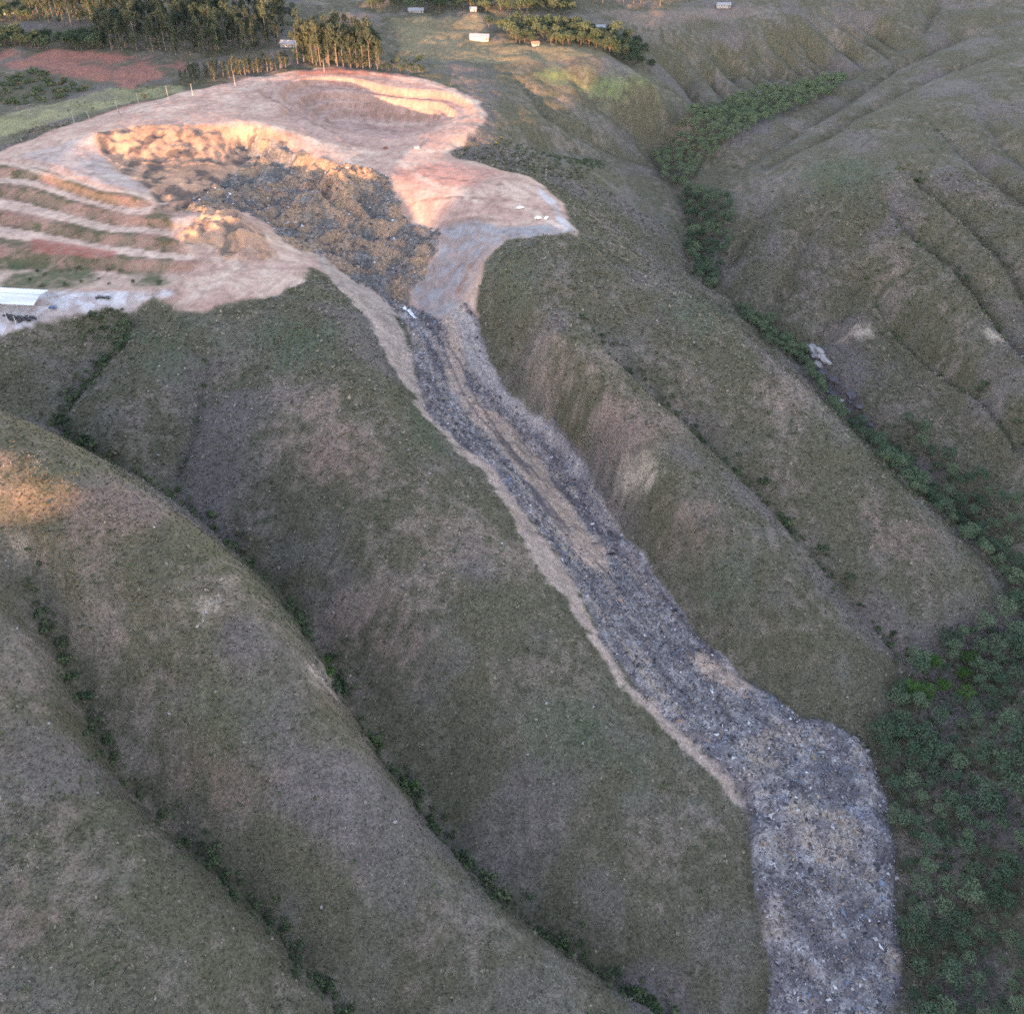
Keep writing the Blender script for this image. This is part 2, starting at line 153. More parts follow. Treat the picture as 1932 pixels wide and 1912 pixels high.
[547.1,1148.3,0.9],[550.5,1157.3,1.4],[553.9,1166.2,2.0],[-54.2,914.1,5.0],[-44.2,910.1,4.9],[-34.3,906.1,4.7],[-24.3,902.0,4.6],[-14.4,898.0,4.4],[-4.4,894.0,4.3],
[5.5,890.0,4.1],[15.5,885.9,4.0],[25.4,888.3,3.9],[35.4,890.6,3.7],[45.4,892.9,3.6],[55.3,895.2,3.4],[65.3,897.5,3.3],[75.2,899.8,3.1],[85.2,902.1,3.0],[91.1,895.4,1.6],
[97.0,888.8,0.2],[102.9,882.1,-1.2],[108.8,875.4,-2.6],[114.6,868.7,-4.0],[124.6,866.1,-9.0],[134.6,863.4,-14.0],[144.6,860.8,-19.0],[149.4,868.3,-24.7],
[154.1,875.8,-30.3],[158.9,883.3,-36.0],[-14.9,787.2,4.0],[-13.6,778.1,3.4],[-12.3,769.0,2.8],[-11.0,759.8,2.2],[-9.6,750.7,1.6],[-8.3,741.6,1.0],[-1.7,746.8,-1.8],
[4.8,752.0,-4.5],[11.4,757.2,-7.2],[18.0,762.4,-10.0],[24.7,770.3,-12.0],[31.4,778.3,-14.0],[38.0,786.3,-16.0],[44.7,794.2,-18.0],[51.4,802.2,-20.0],[58.1,810.1,-22.0],
[66.1,815.1,-25.7],[74.1,820.0,-29.3],[82.1,825.0,-33.0],[90.1,829.9,-36.7],[98.1,834.9,-40.3],[106.1,839.8,-44.0],[-36.0,689.7,0.0],[-26.2,692.5,-2.0],
[-16.4,695.2,-4.0],[-6.6,698.0,-6.0],[3.3,700.8,-8.0],[13.1,703.5,-10.0],[21.2,708.5,-12.8],[29.3,713.5,-15.6],[37.4,718.4,-18.4],[45.5,723.4,-21.2],[53.6,728.4,-24.0],
[62.0,733.3,-28.4],[70.4,738.3,-32.8],[78.9,743.3,-37.2],[87.3,748.3,-41.6],[95.7,753.3,-46.0],[101.6,745.4,-51.3],[107.5,737.5,-56.7],[113.3,729.6,-62.0],
[9.7,748.4,-16.0],[18.2,753.2,-18.8],[26.7,758.0,-21.6],[35.2,762.8,-24.4],[43.6,767.7,-27.2],[52.1,772.5,-30.0],[59.9,777.7,-33.0],[67.6,783.0,-36.0],[75.3,788.2,-39.0],
[83.0,793.5,-42.0],[90.8,798.7,-45.0],[98.5,803.9,-48.0],[29.1,618.8,-2.0],[37.1,614.0,-5.3],[45.0,609.2,-8.7],[53.0,604.3,-12.0],[62.2,605.4,-18.5],[71.5,606.5,-25.0],
[80.8,607.6,-31.5],[90.1,608.7,-38.0],[96.0,615.1,-44.0],[101.9,621.4,-50.0],[107.8,627.8,-56.0],[113.6,634.1,-62.0],[51.1,682.6,-26.0],[60.8,679.2,-31.5],
[70.4,675.7,-37.0],[80.1,672.3,-42.5],[89.7,668.9,-48.0],[-381.7,746.5,11.0],[-374.0,753.2,10.9],[-366.3,760.0,10.8],[-358.6,766.7,10.6],[-350.9,773.4,10.5],
[-343.2,780.2,10.4],[-335.5,786.9,10.2],[-327.9,793.6,10.1],[-320.2,800.4,10.0],[-313.0,807.4,10.0],[-305.8,814.4,10.0],[-298.7,821.4,10.0],[-291.5,828.4,10.0],
[-284.4,835.4,10.0],[-277.2,842.4,10.0],[-270.1,849.4,10.0],[-262.0,856.0,10.0],[-253.8,862.6,10.0],[-245.7,869.2,10.0],[-237.6,875.7,10.0],[-229.5,882.3,10.0],
[-221.4,888.9,10.0],[-213.3,895.5,10.0],[-555.1,849.4,10.0],[-545.6,853.3,10.0],[-536.2,857.1,10.0],[-526.8,860.9,10.0],[-517.4,864.8,10.0],[-508.0,868.6,10.0],
[-498.6,872.4,10.0],[-489.2,876.3,10.0],[-479.7,880.1,10.0],[-470.3,884.0,10.0],[-460.9,887.8,10.0],[-451.5,891.6,10.0],[-442.1,895.5,10.0],[-431.9,895.5,10.0],
[-421.7,895.5,10.0],[-411.6,895.5,10.0],[-401.4,895.5,10.0],[-391.2,895.5,10.0],[-381.1,895.5,10.0],[-370.9,895.5,10.0],[-360.7,895.5,10.0],[-350.6,895.5,10.0],
[-341.3,899.1,10.0],[-331.9,902.8,10.0],[-322.6,906.5,10.0],[-313.3,910.1,10.0],[-304.0,913.8,10.0],[-294.7,917.5,10.0],[-285.4,921.1,10.0],[-276.1,924.8,10.0],
[-266.8,928.5,10.0],[-257.1,930.9,10.0],[-247.5,933.4,10.0],[-237.8,935.9,10.0],[-228.1,938.3,10.0],[-218.5,940.8,10.0],[-208.8,943.3,10.0],[-199.1,945.7,10.0],
[-515.6,1078.6,11.0],[-504.9,1078.6,11.0],[-494.2,1078.6,11.0],[-483.5,1078.6,11.0],[-472.9,1078.6,11.0],[-462.2,1078.6,11.0],[-451.5,1078.6,11.0],[-440.8,1078.6,11.0],
[-430.2,1078.6,11.0],[-419.5,1078.6,11.0],[-408.8,1078.6,11.0],[-398.1,1078.6,11.0],[-387.5,1078.6,11.0],[-376.8,1078.6,11.0],[-366.1,1078.6,11.0],[-355.4,1078.6,11.0],
[-344.8,1078.6,11.0],[-334.1,1078.6,11.0],[-323.4,1078.6,11.0],[-312.7,1078.6,11.0],[-302.1,1078.6,11.0],[-291.4,1078.6,11.0],[-280.7,1078.6,11.0],[-270.1,1078.6,11.0],
[-259.4,1078.6,11.0],[-248.7,1078.6,11.0],[-238.0,1078.6,11.0],[-227.4,1078.6,11.0],[-216.7,1078.6,11.0],[-206.0,1078.6,11.0],[-195.3,1078.6,11.0],[-184.7,1078.9,10.9],
[-174.0,1079.2,10.9],[-163.3,1079.5,10.8],[-152.7,1079.8,10.7],[-142.0,1080.1,10.7],[-131.3,1080.4,10.6],[-120.7,1080.7,10.5],[-110.0,1081.0,10.5],[-99.4,1081.3,10.4],
[-88.7,1081.6,10.3],[-78.0,1081.9,10.3],[-67.4,1082.2,10.2],[-56.7,1082.5,10.1],[-46.0,1082.8,10.1],[-35.4,1083.1,10.0],[-722.3,1167.6,12.0],[-711.6,1167.6,12.0],
[-700.9,1167.6,12.0],[-690.2,1167.6,12.0],[-679.5,1167.6,12.0],[-668.8,1167.6,12.0],[-658.1,1167.6,12.0],[-647.4,1167.6,12.0],[-636.7,1167.6,12.0],[-626.0,1167.6,12.0],
[-615.3,1167.6,12.0],[-604.6,1167.6,12.0],[-593.9,1167.6,12.0],[-583.2,1167.6,12.0],[-572.5,1167.6,12.0],[-561.8,1167.6,12.0],[-551.1,1167.6,12.0],[-540.4,1167.6,12.0],
[-529.7,1167.6,12.0],[-519.0,1167.6,12.0],[-508.3,1167.6,12.0],[-497.6,1167.6,12.0],[-486.9,1167.6,12.0],[-476.2,1167.6,12.0],[-465.5,1167.6,12.0],[-454.8,1167.6,12.0],
[-444.1,1167.6,12.0],[-433.4,1167.6,12.0],[-422.7,1167.6,12.0],[-412.0,1167.6,12.0],[-401.3,1167.6,12.0],[-390.6,1167.6,12.0],[-380.0,1167.6,12.0],[-369.3,1167.6,12.0],
[-358.6,1167.6,12.0],[-347.9,1167.6,12.0],[-337.2,1167.6,12.0],[-326.5,1167.6,12.0],[-315.8,1167.6,12.0],[-305.1,1167.6,12.0],[-294.4,1167.6,12.0],[-283.7,1167.6,12.0],
[-273.0,1167.6,12.0],[-262.3,1167.6,12.0],[-251.6,1167.6,12.0],[-240.9,1167.6,12.0],[-230.2,1167.6,12.0],[-219.5,1167.6,12.0],[-208.8,1167.6,12.0],[-198.1,1167.6,12.0],
[-187.4,1167.6,12.0],[-176.7,1167.6,12.0],[-166.0,1167.6,12.0],[-155.3,1167.6,12.0],[-144.6,1167.6,12.0],[-133.9,1167.6,12.0],[-123.2,1167.6,12.0],[-112.5,1167.6,12.0],
[-101.8,1167.6,12.0],[-91.1,1167.6,12.0],[-80.4,1167.6,12.0],[-69.7,1167.6,12.0],[-59.0,1167.6,12.0],[-48.3,1167.6,12.0],[-37.7,1167.6,12.0],[-27.0,1170.1,11.8],
[-16.4,1172.5,11.6],[-5.7,1174.9,11.5],[4.9,1177.4,11.3],[15.6,1179.8,11.1],[26.2,1182.3,10.9],[36.9,1184.7,10.8],[47.5,1187.1,10.6],[58.1,1189.6,10.4],
[68.8,1192.0,10.2],[79.4,1194.4,10.1],[90.1,1196.9,9.9],[100.7,1199.3,9.7],[111.4,1201.8,9.5],[122.0,1204.2,9.4],[132.6,1206.6,9.2],[143.3,1209.1,9.0],[153.9,1211.5,8.8],
[164.6,1213.9,8.6],[175.2,1216.4,8.5],[185.9,1218.8,8.3],[196.5,1221.3,8.1],[207.2,1223.7,7.9],[217.8,1226.1,7.8],[228.4,1228.6,7.6],[239.1,1231.0,7.4],
[249.7,1233.4,7.2],[260.4,1235.9,7.1],[271.0,1238.3,6.9],[281.7,1240.8,6.7],[292.3,1243.2,6.5],[302.9,1245.6,6.4],[313.6,1248.1,6.2],[324.2,1250.5,6.0],
[335.2,1249.9,6.1],[346.2,1249.4,6.2],[357.1,1248.8,6.3],[368.1,1248.2,6.4],[379.0,1247.7,6.6],[390.0,1247.1,6.7],[400.9,1246.5,6.8],[411.9,1246.0,6.9],
[422.9,1245.4,7.0],[433.8,1244.8,7.1],[444.8,1244.2,7.2],[455.7,1243.7,7.3],[466.7,1243.1,7.4],[477.6,1242.5,7.6],[488.6,1242.0,7.7],[499.6,1241.4,7.8],
[510.5,1240.8,7.9],[521.5,1240.3,8.0],[532.4,1239.7,8.1],[543.4,1239.1,8.2],[554.4,1238.5,8.3],[565.3,1238.0,8.4],[576.3,1237.4,8.6],[587.2,1236.8,8.7],
[598.2,1236.3,8.8],[609.1,1235.7,8.9],[620.1,1235.1,9.0],[-129.8,967.5,9.0],[-120.1,968.3,8.8],[-110.4,969.2,8.6],[-100.7,970.0,8.4],[-91.0,970.8,8.2],[-81.4,971.6,8.0],
[-70.9,972.7,7.7],[-60.4,973.9,7.4],[-49.9,975.0,7.1],[-39.4,976.1,6.9],[-28.9,977.3,6.6],[-18.4,978.4,6.3],[-7.9,979.6,6.0],[2.0,980.4,5.8],[11.9,981.2,5.6],
[21.8,982.0,5.4],[31.8,982.8,5.2],[41.7,983.6,5.0],[-30.4,898.0,5.0],[-40.7,899.0,5.4],[-51.0,900.1,5.9],[-61.3,901.1,6.3],[-71.6,902.1,6.8],[-81.9,903.2,7.2],
[-92.2,904.2,7.7],[-102.5,905.2,8.1],[-112.8,906.3,8.6],[-123.1,907.3,9.0],[-131.3,901.2,9.1],[-139.5,895.0,9.3],[-147.7,888.9,9.4],[-155.9,882.7,9.6],[-164.1,876.6,9.7],
[-172.3,870.5,9.9],[-180.5,864.3,10.0],[-365.6,624.7,15.0],[-359.7,631.3,15.0],[-353.8,638.0,15.0],[-347.9,644.6,15.0],[-342.0,651.3,15.0],[-338.0,659.8,14.8],
[-334.1,668.4,14.6],[-330.2,677.0,14.4],[-326.3,685.6,14.2],[-322.4,694.2,14.0],[-316.5,702.7,13.8],[-310.7,711.2,13.6],[-304.8,719.7,13.4],[-299.0,728.2,13.2],
[-293.1,736.7,13.0],[-286.5,745.2,12.8],[-279.8,753.7,12.6],[-273.1,762.3,12.4],[-266.5,770.8,12.2],[-259.8,779.3,12.0],[-253.0,785.7,11.8],[-246.2,792.0,11.7],
[-239.5,798.4,11.5],[-232.7,804.7,11.3],[-225.9,811.0,11.2],[-219.2,817.4,11.0],[-210.8,823.2,10.8],[-202.5,829.0,10.6],[-194.2,834.8,10.4],[-185.8,840.7,10.2],
[-177.5,846.5,10.0],[-311.9,646.9,15.5],[-304.9,653.2,16.4],[-297.9,659.5,17.2],[-291.0,665.8,18.1],[-284.0,672.1,19.0],[-274.5,677.3,19.2],[-265.0,682.4,19.5],
[-255.6,687.5,19.8],[-246.1,692.6,20.0],[-236.8,692.2,19.8],[-227.5,691.9,19.5],[-218.3,691.6,19.2],[-209.0,691.2,19.0],[-201.6,699.4,18.5],[-194.2,707.5,18.0],
[-189.2,716.4,17.0],[-184.2,725.4,16.0],[-179.1,734.4,15.0],[-174.1,743.3,14.0],[-169.1,752.3,13.0],[-176.0,837.8,10.0],[-167.8,841.1,10.0],[-159.6,844.3,10.0],
[-151.4,847.6,10.0],[-143.1,850.9,10.0],[-134.1,848.3,10.0],[-125.1,845.6,10.0],[-116.0,843.0,10.0],[-107.0,840.4,10.0],[-98.0,837.8,10.0],[-90.5,832.3,9.8],
[-83.0,826.9,9.7],[-75.5,821.4,9.5],[-68.0,815.9,9.3],[-60.5,810.5,9.2],[-53.0,805.0,9.0],[-46.4,797.4,8.8],[-39.9,789.7,8.5],[-33.4,782.1,8.2],[-26.9,774.4,8.0],
[-24.5,764.5,7.7],[-22.2,754.5,7.3],[-19.8,744.6,7.0],[-23.0,735.9,6.8],[-26.3,727.3,6.5],[-29.6,718.6,6.2],[-32.8,710.0,6.0],[-36.2,702.1,5.5],[-39.7,694.3,5.0],
[-43.1,686.5,4.5],[-46.5,678.7,4.0],[-79.0,670.9,5.0],[-87.4,670.7,5.7],[-95.9,670.6,6.3],[-104.3,670.4,7.0],[-114.5,674.5,8.3],[-124.7,678.6,9.7],[-134.9,682.7,11.0],
[-143.3,683.6,13.0],[-151.8,684.5,15.0],[-160.2,685.4,17.0],[-164.0,695.0,16.5],[-167.8,704.6,16.0],[-171.6,714.2,15.5],[-175.4,723.8,15.0],[-183.0,743.1,14.0],
[-185.7,752.4,13.6],[-188.4,761.7,13.2],[-191.1,771.1,12.8],[-193.8,780.4,12.4],[-196.5,789.7,12.0],[-149.3,764.8,-4.0],[-141.3,764.2,-5.7],[-133.2,763.6,-7.3],
[-125.2,763.0,-9.0],[-116.8,760.8,-9.2],[-108.4,758.6,-9.5],[-100.1,756.4,-9.8],[-91.7,754.2,-10.0],[-83.8,757.9,-9.7],[-75.9,761.7,-9.3],[-68.1,765.4,-9.0],
[-158.5,787.2,0.0],[-148.4,788.3,-2.0],[-138.4,789.5,-4.0],[-128.4,790.7,-6.0],[-119.8,788.3,-6.2],[-111.2,786.0,-6.5],[-102.6,783.6,-6.8],[-94.0,781.2,-7.0],
[-83.4,779.0,-6.7],[-72.9,776.8,-6.3],[-62.3,774.5,-6.0],[-156.2,817.0,5.0],[-147.2,813.6,4.7],[-138.3,810.2,4.3],[-129.4,806.8,4.0],[-120.5,802.6,4.0],
[-111.7,798.3,4.0],[-102.8,794.1,4.0],[-93.9,789.8,4.0],[-84.4,786.8,3.8],[-74.9,783.8,3.5],[-65.4,780.7,3.2],[-55.9,777.7,3.0],[-50.1,770.5,3.3],[-44.3,763.3,3.7],
[-38.6,756.2,4.0],[-72.8,641.8,5.0],[-65.0,644.8,4.8],[-57.2,647.9,4.5],[-49.4,650.9,4.2],[-41.6,653.9,4.0],[-32.6,649.9,3.8],[-23.6,645.8,3.5],[-14.6,641.8,3.2],
[-5.6,637.7,3.0],[-62.7,598.7,1.0],[-54.8,599.3,1.3],[-47.0,599.9,1.7],[-39.1,600.5,2.0],[-30.7,599.5,2.0],[-22.3,598.4,2.0],[-13.8,597.4,2.0],[-5.4,596.3,2.0],
[-0.2,602.8,2.0],[4.9,609.2,2.0],[10.1,615.7,2.0],[15.2,622.1,2.0],[-41.3,573.4,-2.0],[-31.5,577.0,-1.0],[-21.8,580.6,0.0],[-13.5,581.6,0.0],[-5.2,582.6,0.0],
[3.0,583.6,0.0],[11.3,584.6,0.0],[19.3,578.1,0.0],[27.2,571.5,0.0],[35.2,565.0,0.0],[25.0,562.2,0.0],[14.7,559.4,0.0],[4.5,556.6,0.0],[-9.9,550.6,-2.0],
[-15.3,541.9,-5.5],[-20.7,533.3,-9.0],[-26.9,528.9,-14.5],[-33.2,524.6,-20.0],[-37.8,517.7,-25.0],[-42.3,510.9,-30.0],[-47.9,572.4,-5.0],[-49.6,563.0,-8.7],
[-51.4,553.5,-12.3],[-53.1,544.1,-16.0],[-55.1,533.5,-21.0],[-57.0,522.8,-26.0],[-28.0,567.9,-3.0],[-31.0,559.3,-7.0],[-34.0,550.7,-11.0],[-37.0,542.1,-15.0],
[-41.5,532.5,-20.5],[-46.0,522.8,-26.0],[-281.6,661.2,21.0],[-279.6,671.5,21.0],[-271.9,673.9,21.0],[-264.3,676.4,21.0],[-256.6,678.8,21.0],[-248.4,679.8,20.7],
[-240.3,680.8,20.3],[-232.1,681.8,20.0],[-224.0,683.2,19.7],[-215.9,684.5,19.3],[-207.7,685.8,19.0],[-196.8,685.7,18.5],[-185.8,685.6,18.0],[-178.3,684.1,17.7],
[-170.7,682.6,17.3],[-163.1,681.1,17.0],[-273.2,653.8,13.0],[-264.2,647.9,12.0],[-255.2,641.9,11.0],[-247.5,639.4,10.7],[-239.9,636.8,10.3],[-232.2,634.2,10.0],
[-223.4,640.3,9.5],[-214.6,646.3,9.0],[-208.6,650.7,8.3],[-202.6,655.1,7.7],[-196.7,659.5,7.0],[-193.6,666.9,6.0],[-190.6,674.3,5.0],[-187.5,681.7,4.0],
[-213.9,567.5,9.0],[-206.9,564.8,8.5],[-199.8,562.1,8.0],[-224.9,596.5,10.5],[-219.1,599.1,10.0],[-213.2,601.6,9.5],[-203.8,596.2,8.2],[-194.3,590.9,7.0],
[-190.4,598.7,5.8],[-186.5,606.5,4.5],[-182.6,614.3,3.2],[-178.7,622.1,2.0],[-174.6,629.9,1.3],[-170.4,637.7,0.7],[-166.3,645.4,0.0],[-155.6,645.4,0.0],
[-144.9,645.4,0.0],[-182.3,671.8,1.0],[-175.3,668.2,2.3],[-168.3,664.6,3.7],[-161.3,661.0,5.0],[-153.5,658.3,6.0],[-145.7,655.6,7.0],[-137.9,652.9,8.0],
[-130.3,649.7,8.0],[-122.7,646.5,8.0],[-115.1,643.3,8.0],[-106.6,645.0,7.0],[-98.1,646.7,6.0],[-135.8,598.5,8.0],[-128.9,599.5,10.5],[-122.1,600.5,13.0],
[-115.9,604.0,13.0],[-109.7,607.5,13.0],[-104.8,613.0,12.0],[-99.9,618.6,11.0],[-95.1,624.1,10.0],[-118.1,599.3,3.0],[-109.9,600.6,3.0],[-165.7,605.9,-2.0],
[-156.7,604.9,-3.3],[-147.6,603.9,-4.7],[-138.5,602.8,-6.0],[-128.6,605.0,-6.3],[-118.7,607.2,-6.7],[-100.5,607.2,-6.7],[-92.2,605.0,-6.3],[-83.9,602.8,-6.0],
[-75.0,598.4,-5.0],[-66.0,594.0,-4.0],[-147.8,580.2,-5.0],[-139.1,579.5,-7.0],[-130.4,578.7,-9.0],[-121.7,578.0,-11.0],[-112.8,576.9,-11.7],[-103.8,575.8,-12.3],
[-94.9,574.7,-13.0],[-86.0,575.0,-12.0],[-77.1,575.4,-11.0],[-68.2,575.8,-10.0],[-59.7,572.7,-9.5],[-51.2,569.7,-9.0],[-112.0,554.3,-14.0],[-103.4,553.0,-15.7],
[-94.8,551.6,-17.3],[-86.1,550.3,-19.0],[-77.5,550.3,-19.0],[-68.9,550.3,-19.0],[-60.2,550.3,-19.0],[-87.1,528.5,-22.0],[-79.0,523.3,-24.5],[-70.8,518.2,-27.0],
[-65.0,513.6,-28.0],[-59.2,509.1,-29.0],[-181.0,565.2,10.0],[-176.3,559.0,11.0],[-171.5,552.8,12.0],[-166.7,546.7,13.0],[-161.5,540.9,12.3],[-156.3,535.1,11.7],
[-151.0,529.3,11.0],[-193.0,535.9,8.0],[-185.1,536.2,9.5],[-177.1,536.5,11.0],[-166.3,523.4,4.0],[-158.2,521.0,3.5],[-150.2,518.6,3.0],[-144.1,525.3,1.5],
[-138.0,531.9,0.0],[-137.8,513.4,-1.0],[-129.2,515.5,-2.0],[-120.6,517.5,-3.0],[-114.4,524.7,-6.5],[-108.3,531.9,-10.0],[-105.8,516.0,-7.7],[-98.9,508.4,-9.3],
[-91.9,500.7,-11.0],[-87.3,493.6,-12.7],[-82.6,486.5,-14.3],[-78.0,479.4,-16.0],[-73.6,470.2,-19.0],[-69.3,461.1,-22.0],[-62.5,453.0,-27.0],[-55.7,444.9,-32.0],
[-51.6,437.1,-34.7],[-47.4,429.3,-37.3],[-43.3,421.6,-40.0],[-184.1,495.2,0.0],[-175.6,492.0,0.0],[-167.0,488.9,0.0],[-158.4,485.7,0.0],[-149.6,490.3,-0.2],
[-140.8,494.8,-0.3],[-132.0,499.3,-0.5],[-125.4,503.7,-0.8],[-118.8,508.1,-1.0],[-177.6,468.5,-2.0],[-169.7,471.0,-2.0],[-161.7,473.6,-2.0],[-153.8,476.2,-2.0],
[-145.8,479.6,-2.0],[-137.9,483.1,-2.0],[-129.9,486.5,-2.0],[-356.4,635.1,14.6],[-348.8,633.5,14.6],[-341.3,631.9,14.6],[-333.7,630.4,14.6],[-323.7,628.2,14.6],
[-313.7,626.1,14.6],[-303.7,623.9,14.6],[-295.2,617.2,14.6],[-286.8,610.6,14.6],[-278.3,603.9,14.6],[-269.9,597.2,14.6],[-261.4,590.5,14.6],[-253.0,583.8,14.6],
[-244.9,580.2,14.3],[-236.8,576.7,14.0],[-228.7,573.1,13.6],[-220.6,569.5,13.3],[-347.8,612.1,11.2],[-340.4,610.6,11.2],[-333.1,609.2,11.2],[-325.7,607.7,11.2],
[-315.1,606.4,11.2],[-304.5,605.1,11.2],[-296.7,600.0,11.2],[-288.9,595.0,11.2],[-281.2,589.9,11.2],[-273.4,584.9,11.2],[-265.6,579.8,11.2],[-256.0,574.9,11.2],
[-246.4,569.9,11.2],[-236.8,565.0,11.2],[-227.2,560.0,11.2],[-217.7,556.0,11.1],[-208.2,552.0,10.9],[-198.7,548.0,10.8],[-337.0,584.0,7.8],[-329.8,582.4,7.8],
[-322.5,580.7,7.8],[-315.3,579.1,7.8],[-305.7,575.0,7.8],[-296.0,570.8,7.8],[-286.3,566.7,7.8],[-276.7,562.5,7.8],[-267.2,557.8,7.8],[-257.7,553.1,7.8],
[-248.2,548.4,7.8],[-238.7,543.6,7.8],[-230.0,543.1,7.8],[-221.3,542.5,7.8],[-212.5,542.0,7.8],[-203.8,541.4,7.8],[-324.0,550.8,4.6],[-313.6,548.6,4.6],
[-303.2,546.4,4.6],[-294.4,543.7,4.6],[-285.6,540.9,4.6],[-276.7,538.2,4.6],[-267.9,535.5,4.6],[-259.1,532.1,4.6],[-250.3,528.8,4.6],[-241.5,525.5,4.6],
[-232.7,522.1,4.6],[-224.4,519.8,4.6],[-216.2,517.5,4.6],[-208.0,515.1,4.5],[-199.7,512.8,4.5],[-192.2,510.5,4.2],[-184.7,508.3,3.9],[-177.2,506.0,3.6],
[-307.7,510.6,2.0],[-298.7,510.6,2.0],[-289.7,510.6,2.0],[-280.1,508.8,1.9],[-270.5,507.0,1.8],[-260.9,505.2,1.8],[-251.3,503.4,1.7],[-241.7,501.6,1.6],
[-232.6,500.6,1.4],[-223.5,499.6,1.3],[-214.4,498.7,1.1],[-205.3,497.7,1.0],[-196.1,496.7,0.8],[-301.8,482.1,0.3],[-293.9,481.5,0.3],[-286.0,480.9,0.3],
[-278.0,480.3,0.3],[-268.4,480.3,0.3],[-258.8,480.3,0.3],[-249.2,480.3,0.3],[-239.8,480.9,0.3],[-230.4,481.5,0.3],[-221.0,482.1,0.3],[-212.6,482.9,0.3],
[-204.1,483.6,0.3],[-195.7,484.4,0.3],[-187.2,485.2,0.3],[-292.9,459.8,-2.0],[-285.5,459.8,-2.0],[-278.0,459.8,-2.0],[-270.5,459.8,-2.0],[-262.1,462.4,-1.8],
[-253.6,465.0,-1.7],[-245.2,467.5,-1.5],[-236.4,469.8,-1.3],[-227.7,472.0,-1.2],[-218.9,474.3,-1.0],[-211.6,475.5,-1.0],[-204.3,476.7,-1.0],[-197.1,477.9,-1.0],
[-278.9,436.6,-6.0],[-271.8,439.7,-5.5],[-264.7,442.9,-5.0],[-256.4,447.8,-4.7],[-248.0,452.8,-4.3],[-239.6,457.7,-4.0],[-229.5,461.2,-4.0],[-219.4,464.6,-4.0],
[-190.4,471.1,-5.0],[-198.6,466.7,-9.0],[-258.2,421.7,-11.0],[-249.8,426.7,-12.5],[-241.5,431.6,-14.0],[-236.3,438.2,-13.7],[-231.1,444.7,-13.3],[-226.0,451.3,-13.0],
[62.2,125.0,-133.0],[72.6,124.7,-132.3],[82.9,124.5,-131.5],[93.3,124.3,-130.8],[103.6,124.0,-130.1],[114.0,123.8,-129.4],[124.4,123.6,-128.6],[134.7,123.3,-127.9],
[145.1,123.1,-127.2],[155.4,122.8,-126.5],[165.8,122.6,-125.7],[176.1,122.4,-125.0],[134.4,120.1,-123.2],[124.0,119.5,-122.8],[113.6,118.9,-122.3],[103.1,118.3,-121.9],
[92.7,117.7,-121.4],[82.3,117.2,-121.0],[71.9,116.6,-120.6],[61.4,116.0,-120.1],[51.0,115.4,-119.7],[40.6,114.8,-119.2],[30.2,114.3,-118.8],[19.7,113.7,-118.3],
[9.3,113.1,-117.9],[-1.1,112.5,-117.4],[-11.6,111.9,-117.0],[-740.0,1450.0,12.0],[-740.0,900.0,12.0],[-740.0,500.0,20.0],[-740.0,200.0,20.0],[-400.0,30.0,0.0],
[-200.0,30.0,-40.0],[960.0,1450.0,12.0],[960.0,1100.0,0.0],[960.0,700.0,-15.0],[960.0,300.0,-30.0],[960.0,30.0,-60.0],[600.0,300.0,-60.0],[500.0,30.0,-90.0],
[700.0,600.0,0.0],[300.0,30.0,-125.0],[0.0,1480.0,14.0],[500.0,1480.0,40.0]],"gullies":[[[[-204.8,447.8,2.0],[-208.6,443.1,3.0],[-212.4,438.4,4.0],[-216.2,433.6,5.0],
[-220.0,428.9,6.0],[-222.6,422.4,6.5],[-225.2,415.8,7.0],[-227.7,409.2,7.5],[-230.3,402.7,8.0],[-224.2,397.5,8.2],[-218.2,392.3,8.4],[-212.1,387.2,8.6],
[-206.1,382.0,8.8],[-200.0,376.8,9.0],[-192.9,373.2,9.0],[-185.8,369.7,9.0],[-178.8,366.2,9.0],[-171.7,362.6,9.0],[-165.6,358.7,9.2],[-159.5,354.9,9.4],
[-153.4,351.0,9.6],[-147.3,347.2,9.8],[-141.2,343.3,10.0],[-135.5,338.3,10.0],[-129.9,333.3,10.0],[-124.2,328.3,10.0],[-118.6,323.3,10.0],[-113.9,319.2,10.0],
[-109.2,315.0,10.0],[-104.6,310.8,10.0],[-99.9,306.7,10.0],[-95.6,301.1,10.0],[-91.3,295.5,10.0],[-87.0,289.9,10.0],[-82.7,284.3,10.0],[-78.4,278.7,10.0],
[-75.5,272.8,10.0],[-72.5,266.9,10.0],[-69.6,261.0,10.0],[-64.9,255.3,10.0],[-60.2,249.6,10.0],[-55.4,243.8,10.0],[-50.7,238.1,10.0],[-46.2,233.2,9.8],[-41.8,228.2,9.5],
[-37.3,223.3,9.2],[-32.8,218.4,9.0],[-27.5,213.2,8.8],[-22.2,208.0,8.5],[-16.8,202.7,8.2],[-11.5,197.5,8.0],[-5.4,193.7,7.8],[0.8,190.0,7.5],[6.9,186.2,7.2],
[13.0,182.4,7.0],[19.0,179.0,6.8],[25.0,175.6,6.5],[30.9,172.3,6.2],[36.9,168.9,6.0],[43.2,165.8,5.5],[49.6,162.7,5.0],[55.9,159.6,4.5],[62.2,156.5,4.0]],7.15],
[[[-160.0,443.2,1.0],[-159.3,435.5,2.3],[-158.7,427.9,3.7],[-158.0,420.2,5.0],[-157.9,413.9,5.2],[-157.8,407.6,5.5],[-157.7,401.4,5.8],[-157.6,395.1,6.0],
[-159.3,387.5,6.0],[-161.0,380.0,6.0],[-162.7,372.4,6.0]],4.4],[[[-178.7,261.5,2.0],[-176.0,256.3,3.3],[-173.3,251.1,4.7],[-170.6,245.9,6.0],[-166.7,240.4,6.3],
